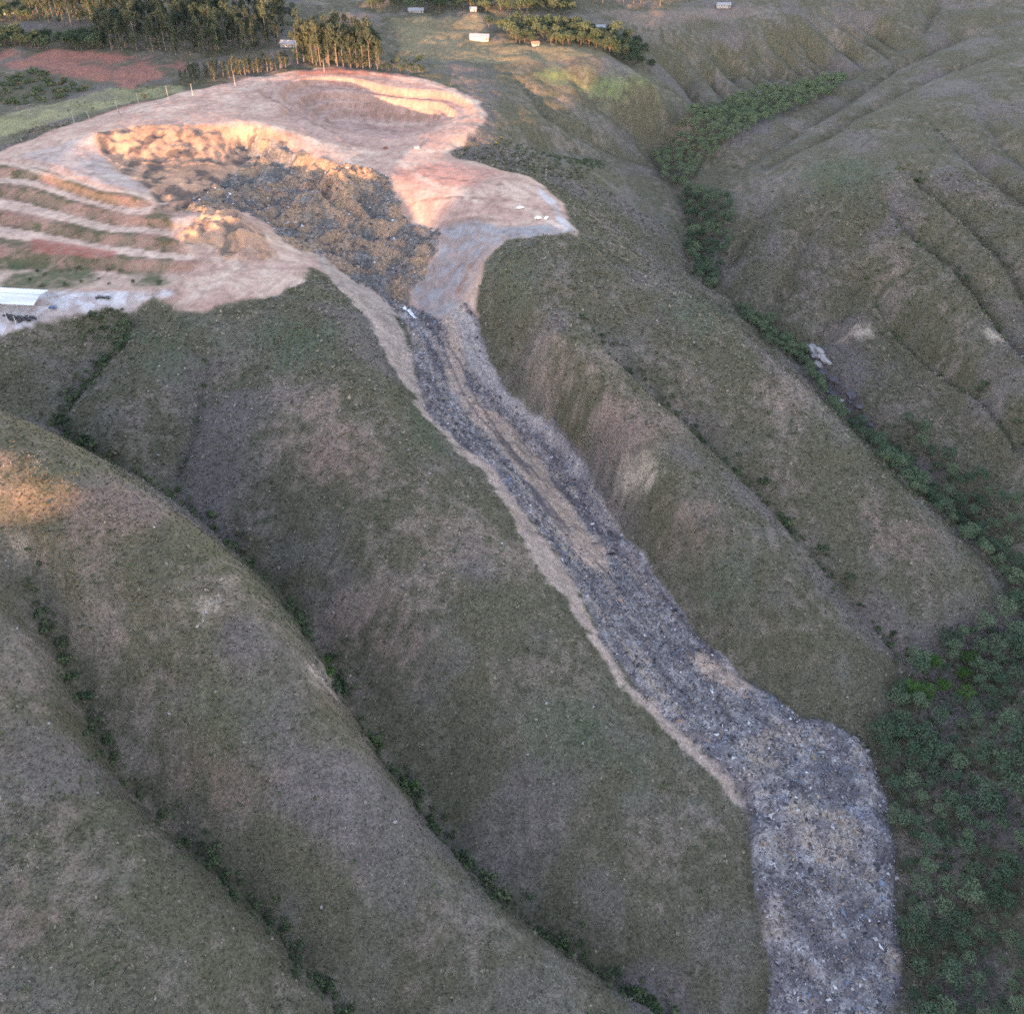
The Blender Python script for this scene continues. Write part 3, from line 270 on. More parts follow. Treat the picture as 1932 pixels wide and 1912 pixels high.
[-162.9,234.8,6.7],[-159.0,229.3,7.0],[-155.3,224.5,7.2],[-151.6,219.6,7.5],[-147.9,214.8,7.8],[-144.2,210.0,8.0],[-138.5,205.5,8.0],[-132.9,200.9,8.0],
[-127.2,196.4,8.0],[-120.7,192.3,8.0],[-114.1,188.3,8.0],[-107.6,184.2,8.0],[-101.1,180.1,8.0],[-94.7,176.1,8.0],[-88.2,172.0,8.0],[-82.4,167.0,7.7],[-76.5,162.1,7.3],
[-70.7,157.1,7.0],[-65.6,152.3,6.7],[-60.6,147.5,6.3],[-55.5,142.7,6.0]],6.050000000000001],[[[42.3,482.0,1.7],[45.6,476.1,3.0],[49.0,470.2,4.2],[52.4,464.4,5.5],
[55.7,458.5,6.8],[60.6,454.3,7.1],[65.6,450.1,7.5],[70.5,445.9,7.8],[75.5,441.7,8.2],[80.4,437.5,8.5],[86.2,433.3,8.7],[92.0,429.2,9.0],[97.8,425.0,9.2],
[103.6,420.9,9.5],[109.4,416.7,9.7],[115.2,412.6,10.0],[121.0,408.4,10.2],[125.6,403.3,10.2],[130.2,398.1,10.2],[134.8,393.0,10.2],[139.3,387.8,10.2],[143.9,382.7,10.2],
[148.5,377.5,10.2],[153.1,372.4,10.2],[157.3,366.9,9.9],[161.6,361.4,9.6],[165.8,355.9,9.4],[170.0,350.4,9.1],[174.3,344.9,8.8],[178.5,339.4,8.5],[183.2,334.7,7.2],
[188.0,330.0,6.0],[192.8,325.3,4.7],[197.5,320.6,3.4]],9],[[[124.9,836.0,3.0],[126.3,828.9,3.3],[127.7,821.8,3.6],[129.1,814.8,3.9],[130.5,807.7,4.2],[131.9,800.6,4.5],
[133.2,793.5,4.8],[134.6,786.4,5.1],[136.0,779.4,5.4],[137.4,772.3,5.7],[138.8,765.2,6.0],[139.5,758.1,6.1],[140.2,751.0,6.2],[140.8,743.9,6.3],[141.5,736.8,6.4],
[142.2,729.8,6.6],[142.9,722.7,6.7],[143.5,715.6,6.8],[144.2,708.5,6.9],[144.9,701.4,7.0],[144.5,693.9,7.2],[144.1,686.4,7.3],[143.7,678.9,7.5],[143.3,671.4,7.7],
[142.9,663.9,7.8],[142.5,656.4,8.0],[145.8,650.4,8.2],[149.0,644.4,8.3],[152.3,638.4,8.5],[155.6,632.5,8.7],[158.8,626.5,8.8],[162.1,620.5,9.0],[166.8,614.3,9.1],
[171.5,608.0,9.3],[176.2,601.8,9.4],[180.8,595.5,9.6],[185.5,589.3,9.7],[190.2,583.0,9.9],[194.9,576.8,10.0],[197.1,569.4,9.9],[199.2,562.1,9.8],[201.4,554.7,9.7],
[203.6,547.4,9.6],[205.8,540.0,9.5],[207.9,532.6,9.4],[210.1,525.3,9.3],[212.3,517.9,9.2],[214.4,510.6,9.1],[216.6,503.2,9.0],[220.0,496.2,8.8],[223.4,489.1,8.5],
[226.8,482.0,8.2],[230.2,475.0,8.0],[233.7,468.0,7.8],[237.1,460.9,7.5],[240.5,453.8,7.2],[243.9,446.8,7.0],[247.2,440.3,6.6],[250.4,433.9,6.2],[253.6,427.4,5.9],
[256.9,421.0,5.5],[260.2,414.5,5.1],[263.4,408.0,4.8],[266.6,401.6,4.4],[269.9,395.1,4.0]],7.700000000000001],[[[246.8,611.9,4.4],[248.2,604.6,6.6],[249.6,597.4,8.8],
[251.0,590.1,11.0],[252.4,582.9,13.2],[253.8,575.6,15.4],[256.5,568.4,16.3],[259.2,561.2,17.2],[262.0,554.1,18.0],[264.7,546.9,18.9],[267.4,539.7,19.8],
[270.5,532.9,19.8],[273.6,526.2,19.8],[276.7,519.4,19.8],[279.8,512.6,19.8],[282.9,505.9,19.8],[286.0,499.1,19.8],[288.5,491.8,19.8],[291.0,484.6,19.8],
[293.4,477.3,19.8],[295.9,470.1,19.8],[298.4,462.8,19.8]],30],[[[246.8,611.9,3.2],[248.2,604.6,4.8],[249.6,597.4,6.4],[251.0,590.1,8.0],[252.4,582.9,9.6],
[253.8,575.6,11.2],[256.5,568.4,11.8],[259.2,561.2,12.5],[262.0,554.1,13.1],[264.7,546.9,13.8],[267.4,539.7,14.4],[270.5,532.9,14.4],[273.6,526.2,14.4],
[276.7,519.4,14.4],[279.8,512.6,14.4],[282.9,505.9,14.4],[286.0,499.1,14.4],[288.5,491.8,14.4],[291.0,484.6,14.4],[293.4,477.3,14.4],[295.9,470.1,14.4],
[298.4,462.8,14.4]],9],[[[270.5,679.2,4.4],[272.5,672.0,6.6],[274.5,664.7,8.8],[276.5,657.5,11.0],[278.5,650.3,13.2],[280.5,643.0,15.4],[282.5,635.8,17.6],
[285.0,629.0,18.0],[287.5,622.2,18.5],[290.0,615.4,18.9],[292.5,608.6,19.4],[295.0,601.8,19.8],[296.6,595.0,19.8],[298.3,588.2,19.8],[299.9,581.5,19.8],
[301.6,574.7,19.8],[303.2,567.9,19.8],[305.2,560.2,19.8],[307.2,552.6,19.8],[309.2,544.9,19.8],[311.3,537.2,19.8],[313.3,529.6,19.8],[315.3,521.9,19.8]],30],
[[[270.5,679.2,3.2],[272.5,672.0,4.8],[274.5,664.7,6.4],[276.5,657.5,8.0],[278.5,650.3,9.6],[280.5,643.0,11.2],[282.5,635.8,12.8],[285.0,629.0,13.1],[287.5,622.2,13.4],
[290.0,615.4,13.8],[292.5,608.6,14.1],[295.0,601.8,14.4],[296.6,595.0,14.4],[298.3,588.2,14.4],[299.9,581.5,14.4],[301.6,574.7,14.4],[303.2,567.9,14.4],
[305.2,560.2,14.4],[307.2,552.6,14.4],[309.2,544.9,14.4],[311.3,537.2,14.4],[313.3,529.6,14.4],[315.3,521.9,14.4]],9],[[[291.7,726.5,2.2],[293.9,719.5,4.0],
[296.1,712.5,5.7],[298.2,705.6,7.5],[300.4,698.6,9.2],[302.6,691.6,11.0],[305.0,684.7,11.7],[307.5,677.8,12.5],[309.9,671.0,13.2],[312.3,664.1,13.9],[314.8,657.2,14.7],
[317.2,650.3,15.4],[318.9,642.7,15.7],[320.6,635.0,16.0],[322.3,627.4,16.2],[324.0,619.8,16.5],[325.6,612.1,16.8],[327.3,604.5,17.0],[329.0,596.8,17.3],
[330.7,589.2,17.6],[331.9,581.4,17.6],[333.1,573.7,17.6],[334.3,565.9,17.6],[335.5,558.2,17.6],[336.7,550.4,17.6]],30],[[[291.7,726.5,1.6],[293.9,719.5,2.9],
[296.1,712.5,4.2],[298.2,705.6,5.4],[300.4,698.6,6.7],[302.6,691.6,8.0],[305.0,684.7,8.5],[307.5,677.8,9.1],[309.9,671.0,9.6],[312.3,664.1,10.1],[314.8,657.2,10.7],
[317.2,650.3,11.2],[318.9,642.7,11.4],[320.6,635.0,11.6],[322.3,627.4,11.8],[324.0,619.8,12.0],[325.6,612.1,12.2],[327.3,604.5,12.4],[329.0,596.8,12.6],
[330.7,589.2,12.8],[331.9,581.4,12.8],[333.1,573.7,12.8],[334.3,565.9,12.8],[335.5,558.2,12.8],[336.7,550.4,12.8]],9],[[[336.9,797.5,2.2],[339.0,790.2,3.3],
[341.2,783.0,4.4],[343.3,775.8,5.5],[345.4,768.5,6.6],[347.5,761.2,7.7],[349.6,754.0,8.8],[351.8,746.8,9.9],[353.9,739.5,11.0],[355.8,732.1,11.2],[357.7,724.7,11.5],
[359.6,717.3,11.7],[361.5,709.9,12.0],[363.5,702.4,12.2],[365.4,695.0,12.5],[367.3,687.6,12.7],[369.2,680.2,13.0],[371.1,672.8,13.2]],30],[[[336.9,797.5,1.6],
[339.0,790.2,2.4],[341.2,783.0,3.2],[343.3,775.8,4.0],[345.4,768.5,4.8],[347.5,761.2,5.6],[349.6,754.0,6.4],[351.8,746.8,7.2],[353.9,739.5,8.0],[355.8,732.1,8.2],
[357.7,724.7,8.4],[359.6,717.3,8.5],[361.5,709.9,8.7],[363.5,702.4,8.9],[365.4,695.0,9.1],[367.3,687.6,9.2],[369.2,680.2,9.4],[371.1,672.8,9.6]],9],[[[224.8,662.6,3.0],
[226.8,655.0,4.1],[228.7,647.4,5.2],[230.6,639.7,6.4],[232.6,632.1,7.5],[234.6,624.5,8.6],[236.5,616.8,9.8],[238.4,609.2,10.9],[240.4,601.6,12.0],[242.3,594.0,12.3],
[244.2,586.5,12.7],[246.1,578.9,13.0],[248.0,571.3,13.3],[250.0,563.8,13.7],[251.9,556.2,14.0],[253.8,548.6,14.3],[255.7,541.1,14.7],[257.6,533.5,15.0],
[260.0,526.6,15.0],[262.5,519.7,15.0],[264.9,512.8,15.0],[267.3,505.8,15.0],[269.7,498.9,15.0],[272.2,492.0,15.0],[274.6,485.1,15.0],[277.0,478.2,15.0],
[280.2,472.1,14.5],[283.3,466.0,14.0],[286.4,459.8,13.5],[289.6,453.7,13.0],[292.8,447.6,12.5],[295.9,441.5,12.0]],16],[[[239.8,615.2,-3.8],[241.2,607.9,-6.1],
[242.7,600.6,-8.4],[244.1,593.3,-10.6],[245.6,586.0,-12.9],[247.0,578.7,-15.2],[249.7,571.3,-15.6],[252.5,563.9,-16.0],[255.2,556.6,-16.3],[258.0,549.2,-16.7],
[260.7,541.8,-17.1],[263.9,535.0,-17.1],[267.1,528.3,-17.1],[270.2,521.5,-17.1],[273.4,514.7,-17.1],[276.6,508.0,-17.1],[279.8,501.2,-17.1],[282.2,494.3,-16.7],
[284.6,487.5,-16.3],[287.1,480.6,-16.0],[289.5,473.8,-15.6],[291.9,466.9,-15.2]],24],[[[263.4,681.7,-3.8],[265.4,674.2,-5.7],[267.3,666.7,-7.6],[269.3,659.2,-9.5],
[271.3,651.7,-11.4],[273.2,644.2,-13.3],[275.2,636.7,-15.2],[277.8,629.6,-15.6],[280.4,622.4,-16.0],[283.1,615.3,-16.3],[285.7,608.1,-16.7],[288.3,601.0,-17.1],
[290.1,594.0,-17.1],[291.9,587.0,-17.1],[293.7,580.0,-17.1],[295.5,573.0,-17.1],[297.3,566.0,-17.1],[299.0,559.0,-16.8],[300.7,552.0,-16.6],[302.4,545.0,-16.3],
[304.2,537.9,-16.0],[305.9,530.9,-15.7],[307.6,523.9,-15.5],[309.3,516.9,-15.2]],24],[[[283.5,724.6,-3.8],[285.7,717.6,-5.3],[288.0,710.5,-6.8],[290.2,703.5,-8.4],
[292.5,696.4,-9.9],[294.7,689.4,-11.4],[297.0,682.5,-12.0],[299.4,675.6,-12.7],[301.8,668.7,-13.3],[304.1,661.8,-13.9],[306.4,654.9,-14.6],[308.8,648.0,-15.2],
[310.4,640.3,-15.2],[312.0,632.7,-15.2],[313.6,625.0,-15.2],[315.2,617.4,-15.2],[316.9,609.7,-15.2],[318.5,602.0,-15.2],[320.1,594.4,-15.2],[321.7,586.7,-15.2]],24],
[[[209.4,736.9,2.6],[205.2,730.8,4.3],[201.0,724.7,6.1],[196.8,718.6,7.8],[192.6,712.4,9.5],[188.4,706.3,11.3],[184.2,700.2,13.0],[179.5,693.8,13.5],[174.9,687.4,14.0],
[170.2,681.0,14.6],[165.6,674.6,15.1],[160.9,668.2,15.6]],15],[[[236.8,721.2,2.6],[234.0,714.3,3.9],[231.2,707.4,5.2],[228.5,700.6,6.5],[225.7,693.7,7.8],
[222.9,686.8,9.1],[220.2,680.0,10.4],[217.4,673.1,11.7],[214.6,666.2,13.0],[210.7,659.7,13.4],[206.8,653.2,13.9],[202.9,646.8,14.3],[199.0,640.3,14.7],[195.1,633.8,15.2],
[191.2,627.3,15.6],[186.0,622.6,13.9],[180.9,617.9,12.1],[175.7,613.2,10.4]],15],[[[251.2,652.7,2.6],[248.8,645.8,3.7],[246.4,639.0,4.8],[244.0,632.1,5.9],
[241.6,625.2,7.1],[239.2,618.3,8.2],[236.8,611.5,9.3],[234.4,604.6,10.4],[230.3,599.5,10.9],[226.2,594.3,11.4],[222.0,589.2,12.0],[217.9,584.0,12.5],[213.8,578.9,13.0]],
15],[[[386.1,841.8,2.0],[385.8,834.1,3.0],[385.4,826.4,4.0],[385.1,818.7,5.0],[384.7,811.0,6.0],[384.4,803.3,7.0],[384.1,795.7,8.0],[383.7,788.0,9.0],[383.4,780.3,10.0],
[383.0,772.6,11.0],[382.7,764.9,12.0],[384.0,757.8,12.3],[385.2,750.8,12.7],[386.4,743.8,13.0],[387.7,736.7,13.3],[389.0,729.6,13.7],[390.2,722.6,14.0]],14],
[[[198.7,632.4,2.5],[201.6,625.0,3.1],[204.6,617.6,3.8],[207.6,610.2,4.4],[210.5,602.8,5.0],[213.4,595.5,5.6],[216.4,588.1,6.2],[219.4,580.7,6.9],[222.3,573.3,7.5],
[224.7,566.8,7.9],[227.0,560.2,8.2],[229.4,553.7,8.6],[231.7,547.1,8.9],[234.1,540.6,9.3],[236.4,534.0,9.6],[238.8,527.5,10.0]],13],[[[189.0,1023.2,3.8],
[195.1,1020.3,8.5],[201.2,1017.4,13.3],[207.4,1014.5,18.0],[213.5,1011.6,22.8],[214.8,1005.2,20.5],[216.2,998.8,18.2],[217.5,992.5,16.0],[218.9,986.1,13.7],
[220.2,979.7,11.4]],11],[[[198.0,1031.5,3.8],[204.2,1027.8,7.0],[210.5,1024.1,10.1],[216.8,1020.4,13.3],[223.0,1016.8,16.5],[229.2,1013.1,19.6],[235.5,1009.4,22.8],
[238.0,1002.9,21.2],[240.6,996.4,19.5],[243.1,989.9,17.9],[245.7,983.3,16.3],[248.2,976.8,14.7],[250.8,970.3,13.0],[253.3,963.8,11.4]],11],[[[221.5,1047.1,3.8],
[227.1,1042.5,7.0],[232.8,1037.8,10.1],[238.4,1033.2,13.3],[244.0,1028.6,16.5],[249.7,1023.9,19.6],[255.3,1019.3,22.8],[257.4,1012.8,21.2],[259.5,1006.2,19.5],
[261.6,999.7,17.9],[263.8,993.2,16.3],[265.9,986.7,14.7],[268.0,980.1,13.0],[270.1,973.6,11.4]],11],[[[235.5,1051.4,3.8],[241.4,1047.0,7.0],[247.2,1042.5,10.1],
[253.0,1038.1,13.3],[258.9,1033.6,16.5],[264.8,1029.2,19.6],[270.6,1024.7,22.8],[273.3,1017.5,20.9],[276.0,1010.3,19.0],[278.7,1003.0,17.1],[281.4,995.8,15.2],
[284.1,988.6,13.3],[286.8,981.4,11.4]],11],[[[253.2,1061.6,3.8],[259.0,1057.0,7.0],[264.8,1052.4,10.1],[270.5,1047.8,13.3],[276.3,1043.1,16.5],[282.1,1038.5,19.6],
[287.9,1033.9,22.8],[290.6,1026.8,20.9],[293.3,1019.7,19.0],[296.0,1012.6,17.1],[298.7,1005.5,15.2],[301.4,998.4,13.3],[304.1,991.3,11.4]],11],[[[270.9,1070.7,3.8],
[276.6,1065.7,7.0],[282.3,1060.7,10.1],[288.0,1055.6,13.3],[293.6,1050.6,16.5],[299.3,1045.6,19.6],[305.0,1040.6,22.8],[307.6,1033.4,20.9],[310.3,1026.2,19.0],
[312.9,1019.0,17.1],[315.5,1011.7,15.2],[318.2,1004.5,13.3],[320.8,997.3,11.4]],11],[[[283.0,1077.5,3.8],[288.6,1072.5,7.0],[294.3,1067.4,10.1],[300.0,1062.4,13.3],
[305.6,1057.4,16.5],[311.2,1052.3,19.6],[316.9,1047.3,22.8],[319.6,1040.3,20.9],[322.2,1033.3,19.0],[324.9,1026.3,17.1],[327.6,1019.3,15.2],[330.2,1012.3,13.3],
[332.9,1005.3,11.4]],11],[[[307.7,1091.9,3.8],[312.8,1086.5,7.0],[317.9,1081.1,10.1],[323.0,1075.8,13.3],[328.0,1070.4,16.5],[333.1,1065.0,19.6],[338.2,1059.6,22.8],
[340.4,1052.8,20.9],[342.6,1045.9,19.0],[344.8,1039.0,17.1],[347.0,1032.2,15.2],[349.2,1025.4,13.3],[351.4,1018.5,11.4]],11],[[[326.9,1104.3,3.8],[332.8,1100.3,7.0],
[338.7,1096.3,10.1],[344.5,1092.2,13.3],[350.4,1088.2,16.5],[356.3,1084.2,19.6],[362.2,1080.2,22.8],[364.8,1073.4,20.9],[367.3,1066.7,19.0],[369.8,1059.9,17.1],
[372.4,1053.1,15.2],[375.0,1046.4,13.3],[377.5,1039.6,11.4]],11],[[[350.2,1109.3,3.8],[356.7,1106.6,7.6],[363.3,1103.9,11.4],[369.8,1101.3,15.2],[376.4,1098.6,19.0],
[382.9,1095.9,22.8],[385.0,1088.5,20.5],[387.1,1081.1,18.2],[389.2,1073.8,16.0],[391.3,1066.4,13.7],[393.4,1059.0,11.4]],11],[[[166.0,1005.7,3.8],[172.6,1002.0,8.5],
[179.3,998.3,13.3],[186.0,994.6,18.0],[192.6,990.9,22.8],[194.4,984.0,20.5],[196.3,977.1,18.2],[198.1,970.2,16.0],[200.0,963.3,13.7],[201.8,956.4,11.4]],11],
[[[138.3,988.0,3.8],[145.0,984.4,8.5],[151.6,980.8,13.3],[158.2,977.1,18.0],[164.9,973.5,22.8],[166.8,966.4,20.5],[168.7,959.4,18.2],[170.5,952.3,16.0],
[172.4,945.3,13.7],[174.3,938.2,11.4]],11],[[[466.5,1169.1,5.0],[463.2,1162.5,5.7],[459.9,1155.9,6.3],[456.6,1149.4,7.0],[453.2,1142.8,7.7],[449.9,1136.2,8.3],
[446.6,1129.6,9.0],[443.2,1122.6,8.6],[439.8,1115.7,8.2],[436.4,1108.7,7.9],[433.0,1101.8,7.5],[429.5,1094.8,7.1],[426.1,1087.8,6.8],[422.7,1080.9,6.4],
[419.3,1073.9,6.0]],6.6000000000000005],[[[495.9,1070.7,4.0],[487.9,1070.6,6.0],[480.0,1070.4,8.0],[472.0,1070.2,10.0],[464.0,1070.1,12.0],[457.6,1065.8,12.2],
[451.2,1061.4,12.3],[444.8,1057.1,12.5],[438.4,1052.7,12.6],[432.0,1048.4,12.8],[425.6,1044.1,12.9],[419.3,1039.7,13.1],[412.9,1035.4,13.2],[406.5,1031.1,13.4],
[400.1,1026.7,13.5],[393.7,1022.4,13.7],[387.3,1018.0,13.8],[380.9,1013.7,14.0],[375.8,1007.6,14.0],[370.7,1001.5,14.0],[365.5,995.4,14.0],[360.4,989.3,14.0],
[355.3,983.2,14.0],[350.2,977.1,14.0],[345.0,971.1,14.0],[339.9,965.0,14.0],[334.8,958.9,14.0],[329.7,952.8,14.0],[324.5,946.7,14.0],[319.4,940.6,14.0],
[314.3,934.5,14.0],[309.5,928.3,13.9],[304.6,922.1,13.8],[299.8,915.8,13.7],[295.0,909.6,13.6],[290.1,903.4,13.4],[285.3,897.2,13.3],[280.5,891.0,13.2],
[275.6,884.8,13.1],[270.8,878.6,13.0],[266.0,872.3,12.9],[261.1,866.1,12.8],[256.3,859.9,12.7],[251.5,853.7,12.6],[246.6,847.5,12.4],[241.8,841.2,12.3],
[237.0,835.0,12.2],[232.1,828.8,12.1],[227.3,822.6,12.0],[221.6,818.0,11.4],[216.0,813.4,10.9],[210.3,808.8,10.3],[204.6,804.2,9.7],[198.9,799.6,9.1],[193.3,795.0,8.6],
[187.6,790.4,8.0]],13],[[[448.1,969.9,4.0],[441.1,967.2,4.9],[434.0,964.5,5.7],[427.0,961.8,6.6],[420.0,959.1,7.4],[413.0,956.4,8.3],[405.9,953.7,9.1],[398.9,951.0,10.0],
[393.0,946.0,10.2],[387.2,941.0,10.3],[381.3,936.0,10.5],[375.5,930.9,10.6],[369.6,925.9,10.8],[363.7,920.9,10.9],[357.9,915.9,11.1],[352.0,910.9,11.2],
[346.1,905.9,11.4],[340.3,900.8,11.5],[334.4,895.8,11.7],[328.6,890.8,11.8],[322.7,885.8,12.0],[317.7,880.1,12.0],[312.8,874.4,12.0],[307.8,868.7,12.0],
[302.9,863.0,12.0],[297.9,857.3,12.0],[293.0,851.6,12.0],[288.0,846.0,12.0],[283.1,840.3,12.0],[278.1,834.6,12.0],[273.2,828.9,12.0],[268.2,823.2,12.0],
[263.3,817.5,12.0],[258.3,811.8,12.0],[252.3,807.4,11.6],[246.3,803.0,11.1],[240.3,798.6,10.7],[234.3,794.2,10.2],[228.4,789.8,9.8],[222.4,785.4,9.3],[216.4,781.0,8.9],
[210.4,776.6,8.4],[204.4,772.2,8.0]],13],[[[6.2,848.4,3.2],[9.2,841.6,3.9],[12.2,834.8,4.6],[15.2,828.0,5.3],[18.2,821.2,5.9],[21.2,814.4,6.6],[24.2,807.6,7.3],
[27.2,800.8,8.0],[34.1,800.4,8.5],[41.0,799.9,9.1],[47.9,799.5,9.6],[54.9,801.3,9.2],[61.9,803.1,8.8],[68.9,804.9,8.4],[76.0,806.7,8.0],[83.0,808.5,7.6],[90.0,810.3,7.2],
[97.0,812.1,6.8],[104.0,813.9,6.4]],7.2],[[[54.4,865.2,3.2],[59.4,861.3,4.4],[64.4,857.4,5.6],[69.3,853.4,6.8],[74.3,849.5,8.0],[81.6,848.9,8.4],[89.0,848.2,8.8],
[96.4,847.6,9.2],[103.7,847.0,9.6],[111.0,847.9,8.0],[118.3,848.8,6.4],[125.6,849.7,4.8]],7.2],[[[87.9,872.2,1.6],[94.7,869.2,2.8],[101.5,866.2,4.0],[108.3,863.2,5.2],
[115.1,860.2,6.4],[121.2,860.5,6.0],[127.4,860.8,5.6],[133.5,861.1,5.2],[139.6,861.4,4.8]],6.4],[[[-25.8,731.4,1.5],[-20.0,732.9,1.9],[-14.1,734.3,2.2],[-8.2,735.8,2.6],
[-2.4,737.3,3.0],[3.1,742.3,3.5],[8.6,747.3,4.0],[14.2,752.3,4.5],[19.7,757.3,5.0],[25.2,762.3,5.5],[30.7,767.3,6.0],[37.7,770.7,6.0],[44.7,774.2,6.0],[51.7,777.6,6.0],
[58.7,781.1,6.0],[65.7,784.5,6.0]],7.2],[[[31.4,589.8,1.0],[34.4,583.8,1.3],[37.4,577.8,1.7],[40.3,571.8,2.0],[43.3,565.9,2.3],[46.3,559.9,2.7],[49.3,553.9,3.0],
[53.9,547.5,3.0],[58.5,541.1,3.0],[63.2,534.6,3.0],[67.8,528.2,3.0],[72.4,521.8,3.0]],4.4],[[[-87.4,428.1,1.0],[-84.5,421.8,1.1],[-81.7,415.6,1.3],[-78.8,409.3,1.4],
[-75.9,403.1,1.6],[-73.0,396.8,1.7],[-70.2,390.6,1.9],[-67.3,384.3,2.0],[-63.9,378.6,2.0],[-60.5,372.8,2.0],[-57.1,367.1,2.0],[-53.7,361.3,2.0],[-50.3,355.6,2.0]],4.4],
[[[-107.2,414.9,1.0],[-105.1,408.0,1.2],[-103.0,401.0,1.5],[-100.9,394.1,1.8],[-98.8,387.2,2.0],[-96.7,380.3,2.2],[-94.6,373.4,2.5],[-92.5,366.4,2.8],[-90.4,359.5,3.0],
[-87.8,352.6,3.0],[-85.3,345.8,3.0],[-82.7,338.9,3.0],[-80.2,332.1,3.0],[-77.6,325.2,3.0]],4.95],[[[-160.1,270.3,1.0],[-154.8,264.7,1.7],[-149.4,259.1,2.3],
[-144.1,253.5,3.0],[-139.9,248.6,3.0],[-135.6,243.7,3.0],[-131.4,238.9,3.0],[-127.1,234.0,3.0],[-122.9,229.1,3.0]],5.5],[[[-62.1,309.6,1.0],[-58.4,303.7,1.3],
[-54.6,297.8,1.7],[-50.9,292.0,2.0],[-47.2,286.1,2.3],[-43.4,280.2,2.7],[-39.7,274.3,3.0],[-36.4,268.7,3.0],[-33.1,263.1,3.0],[-29.9,257.4,3.0],[-26.6,251.8,3.0],
[-23.3,246.2,3.0]],5.5],[[[57.4,407.7,1.0],[62.4,401.9,1.3],[67.3,396.1,1.7],[72.2,390.2,2.0],[77.2,384.4,2.3],[82.1,378.6,2.7],[87.1,372.8,3.0],[91.5,367.4,3.0],
[95.8,362.0,3.0],[100.2,356.6,3.0],[104.6,351.1,3.0],[109.0,345.7,3.0],[113.3,340.3,3.0],[117.7,334.9,3.0]],4.4]],"polys":{"bare":[[-356.2,634.6],[-340.7,648.3],
[-323.8,688.0],[-293.6,738.1],[-259.3,777.6],[-218.8,815.8],[-177.2,844.8],[-152.3,853.6],[-116.6,849.2],[-80.1,830.4],[-48.8,806.7],[-28.4,782.5],[-18.8,754.4],
[-19.9,731.1],[-32.7,706.1],[-44.9,682.9],[-41.9,673.2],[-24.2,668.9],[-2.2,656.9],[14.1,653.9],[22.3,625.6],[32.2,608.5],[39.7,568.6],[38.2,558.6],[10.7,547.9],
[-3.5,548.8],[-10.7,539.9],[-15.9,531.9],[-19.0,522.8],[-22.1,515.5],[-19.8,506.2],[-26.3,493.1],[-49.3,474.0],[-55.5,480.2],[-62.9,499.4],[-75.0,502.7],[-86.5,502.3],
[-99.4,512.3],[-114.8,517.9],[-116.5,494.2],[-129.3,483.3],[-150.2,472.0],[-165.2,463.5],[-181.3,465.3],[-185.1,472.2],[-194.3,477.4],[-206.7,468.3],[-211.2,466.4],
[-216.3,468.9],[-237.7,460.3],[-251.2,450.8],[-264.9,443.2],[-279.7,437.9]],"debris":[[-83.7,525.7],[-71.7,512.2],[-60.9,492.7],[-55.6,469.5],[-51.0,443.9],[-39.6,410.6],
[-22.7,389.1],[-9.6,388.0],[2.9,365.6],[21.9,344.3],[29.0,330.0],[35.5,311.9],[39.4,296.6],[54.7,273.4],[72.6,261.3],[85.4,249.6],[97.3,235.3],[98.9,225.0],[95.2,203.6],
[96.6,181.3],[96.9,164.6],[94.2,153.5],[94.1,127.8],[125.1,127.0],[139.9,155.1],[147.8,166.7],[154.4,180.6],[156.1,201.2],[163.3,223.8],[165.6,248.6],[163.7,269.1],
[155.9,279.6],[132.4,287.5],[118.5,295.6],[102.6,309.0],[88.7,323.9],[77.3,344.0],[62.9,365.6],[50.6,386.0],[42.9,403.6],[32.2,420.3],[15.6,439.6],[-4.7,458.9],
[-15.4,483.2],[-19.5,506.1],[-26.8,515.2],[-36.1,510.3],[-41.5,506.6],[-51.5,509.7]],"trash":[[-203.1,568.7],[-199.5,585.9],[-194.4,611.1],[-185.1,636.0],[-186.3,666.6],
[-192.7,680.6],[-178.5,682.2],[-158.9,673.9],[-130.6,652.4],[-96.5,635.4],[-78.2,622.2],[-65.4,584.0],[-46.1,568.8],[-45.4,551.1],[-57.4,530.5],[-56.1,509.0],
[-67.1,511.7],[-83.7,525.7],[-102.4,531.6],[-117.0,547.4],[-133.6,540.0],[-146.8,564.2],[-162.0,581.6],[-176.5,571.4],[-190.0,562.2]],"scarp":[[-284.1,667.4],
[-258.1,683.3],[-208.2,687.7],[-182.9,688.8],[-156.0,680.0],[-146.8,664.3],[-182.0,673.1],[-182.7,649.0],[-185.6,623.0],[-195.9,597.1],[-198.2,562.5],[-211.6,565.3],
[-230.9,595.5],[-256.6,619.8],[-274.9,648.6]],"verge":[[-399.2,732.6],[-376.0,732.8],[-318.7,795.9],[-263.2,807.1],[-255.2,785.1],[-298.1,751.8],[-331.9,709.2],
[-354.2,680.7],[-369.3,665.0]],"block":[[-142.7,618.7],[-139.0,630.2],[-128.3,632.1],[-110.1,631.9],[-93.3,636.9],[-92.0,626.4],[-110.8,611.4],[-109.8,598.7],
[-122.1,591.7]],"cliffs":[[-194.4,535.6],[-187.9,542.1],[-183.1,572.3],[-174.2,586.7],[-156.3,551.6],[-143.3,538.2],[-137.8,522.3],[-148.8,510.4],[-162.8,513.7],
[-175.2,524.7],[-188.6,523.5]],"terraces":[[-356.2,634.6],[-300.7,625.3],[-250.7,586.9],[-214.7,571.8],[-203.5,564.4],[-196.1,535.9],[-174.8,508.0],[-184.7,486.1],
[-221.1,482.3],[-295.4,480.5]],"tanstreak":[[-41.7,511.1],[-26.1,511.4],[-25.0,489.0],[-26.7,466.3],[-23.3,448.3],[-1.7,437.6],[12.6,420.2],[31.4,386.8],[49.2,360.3],
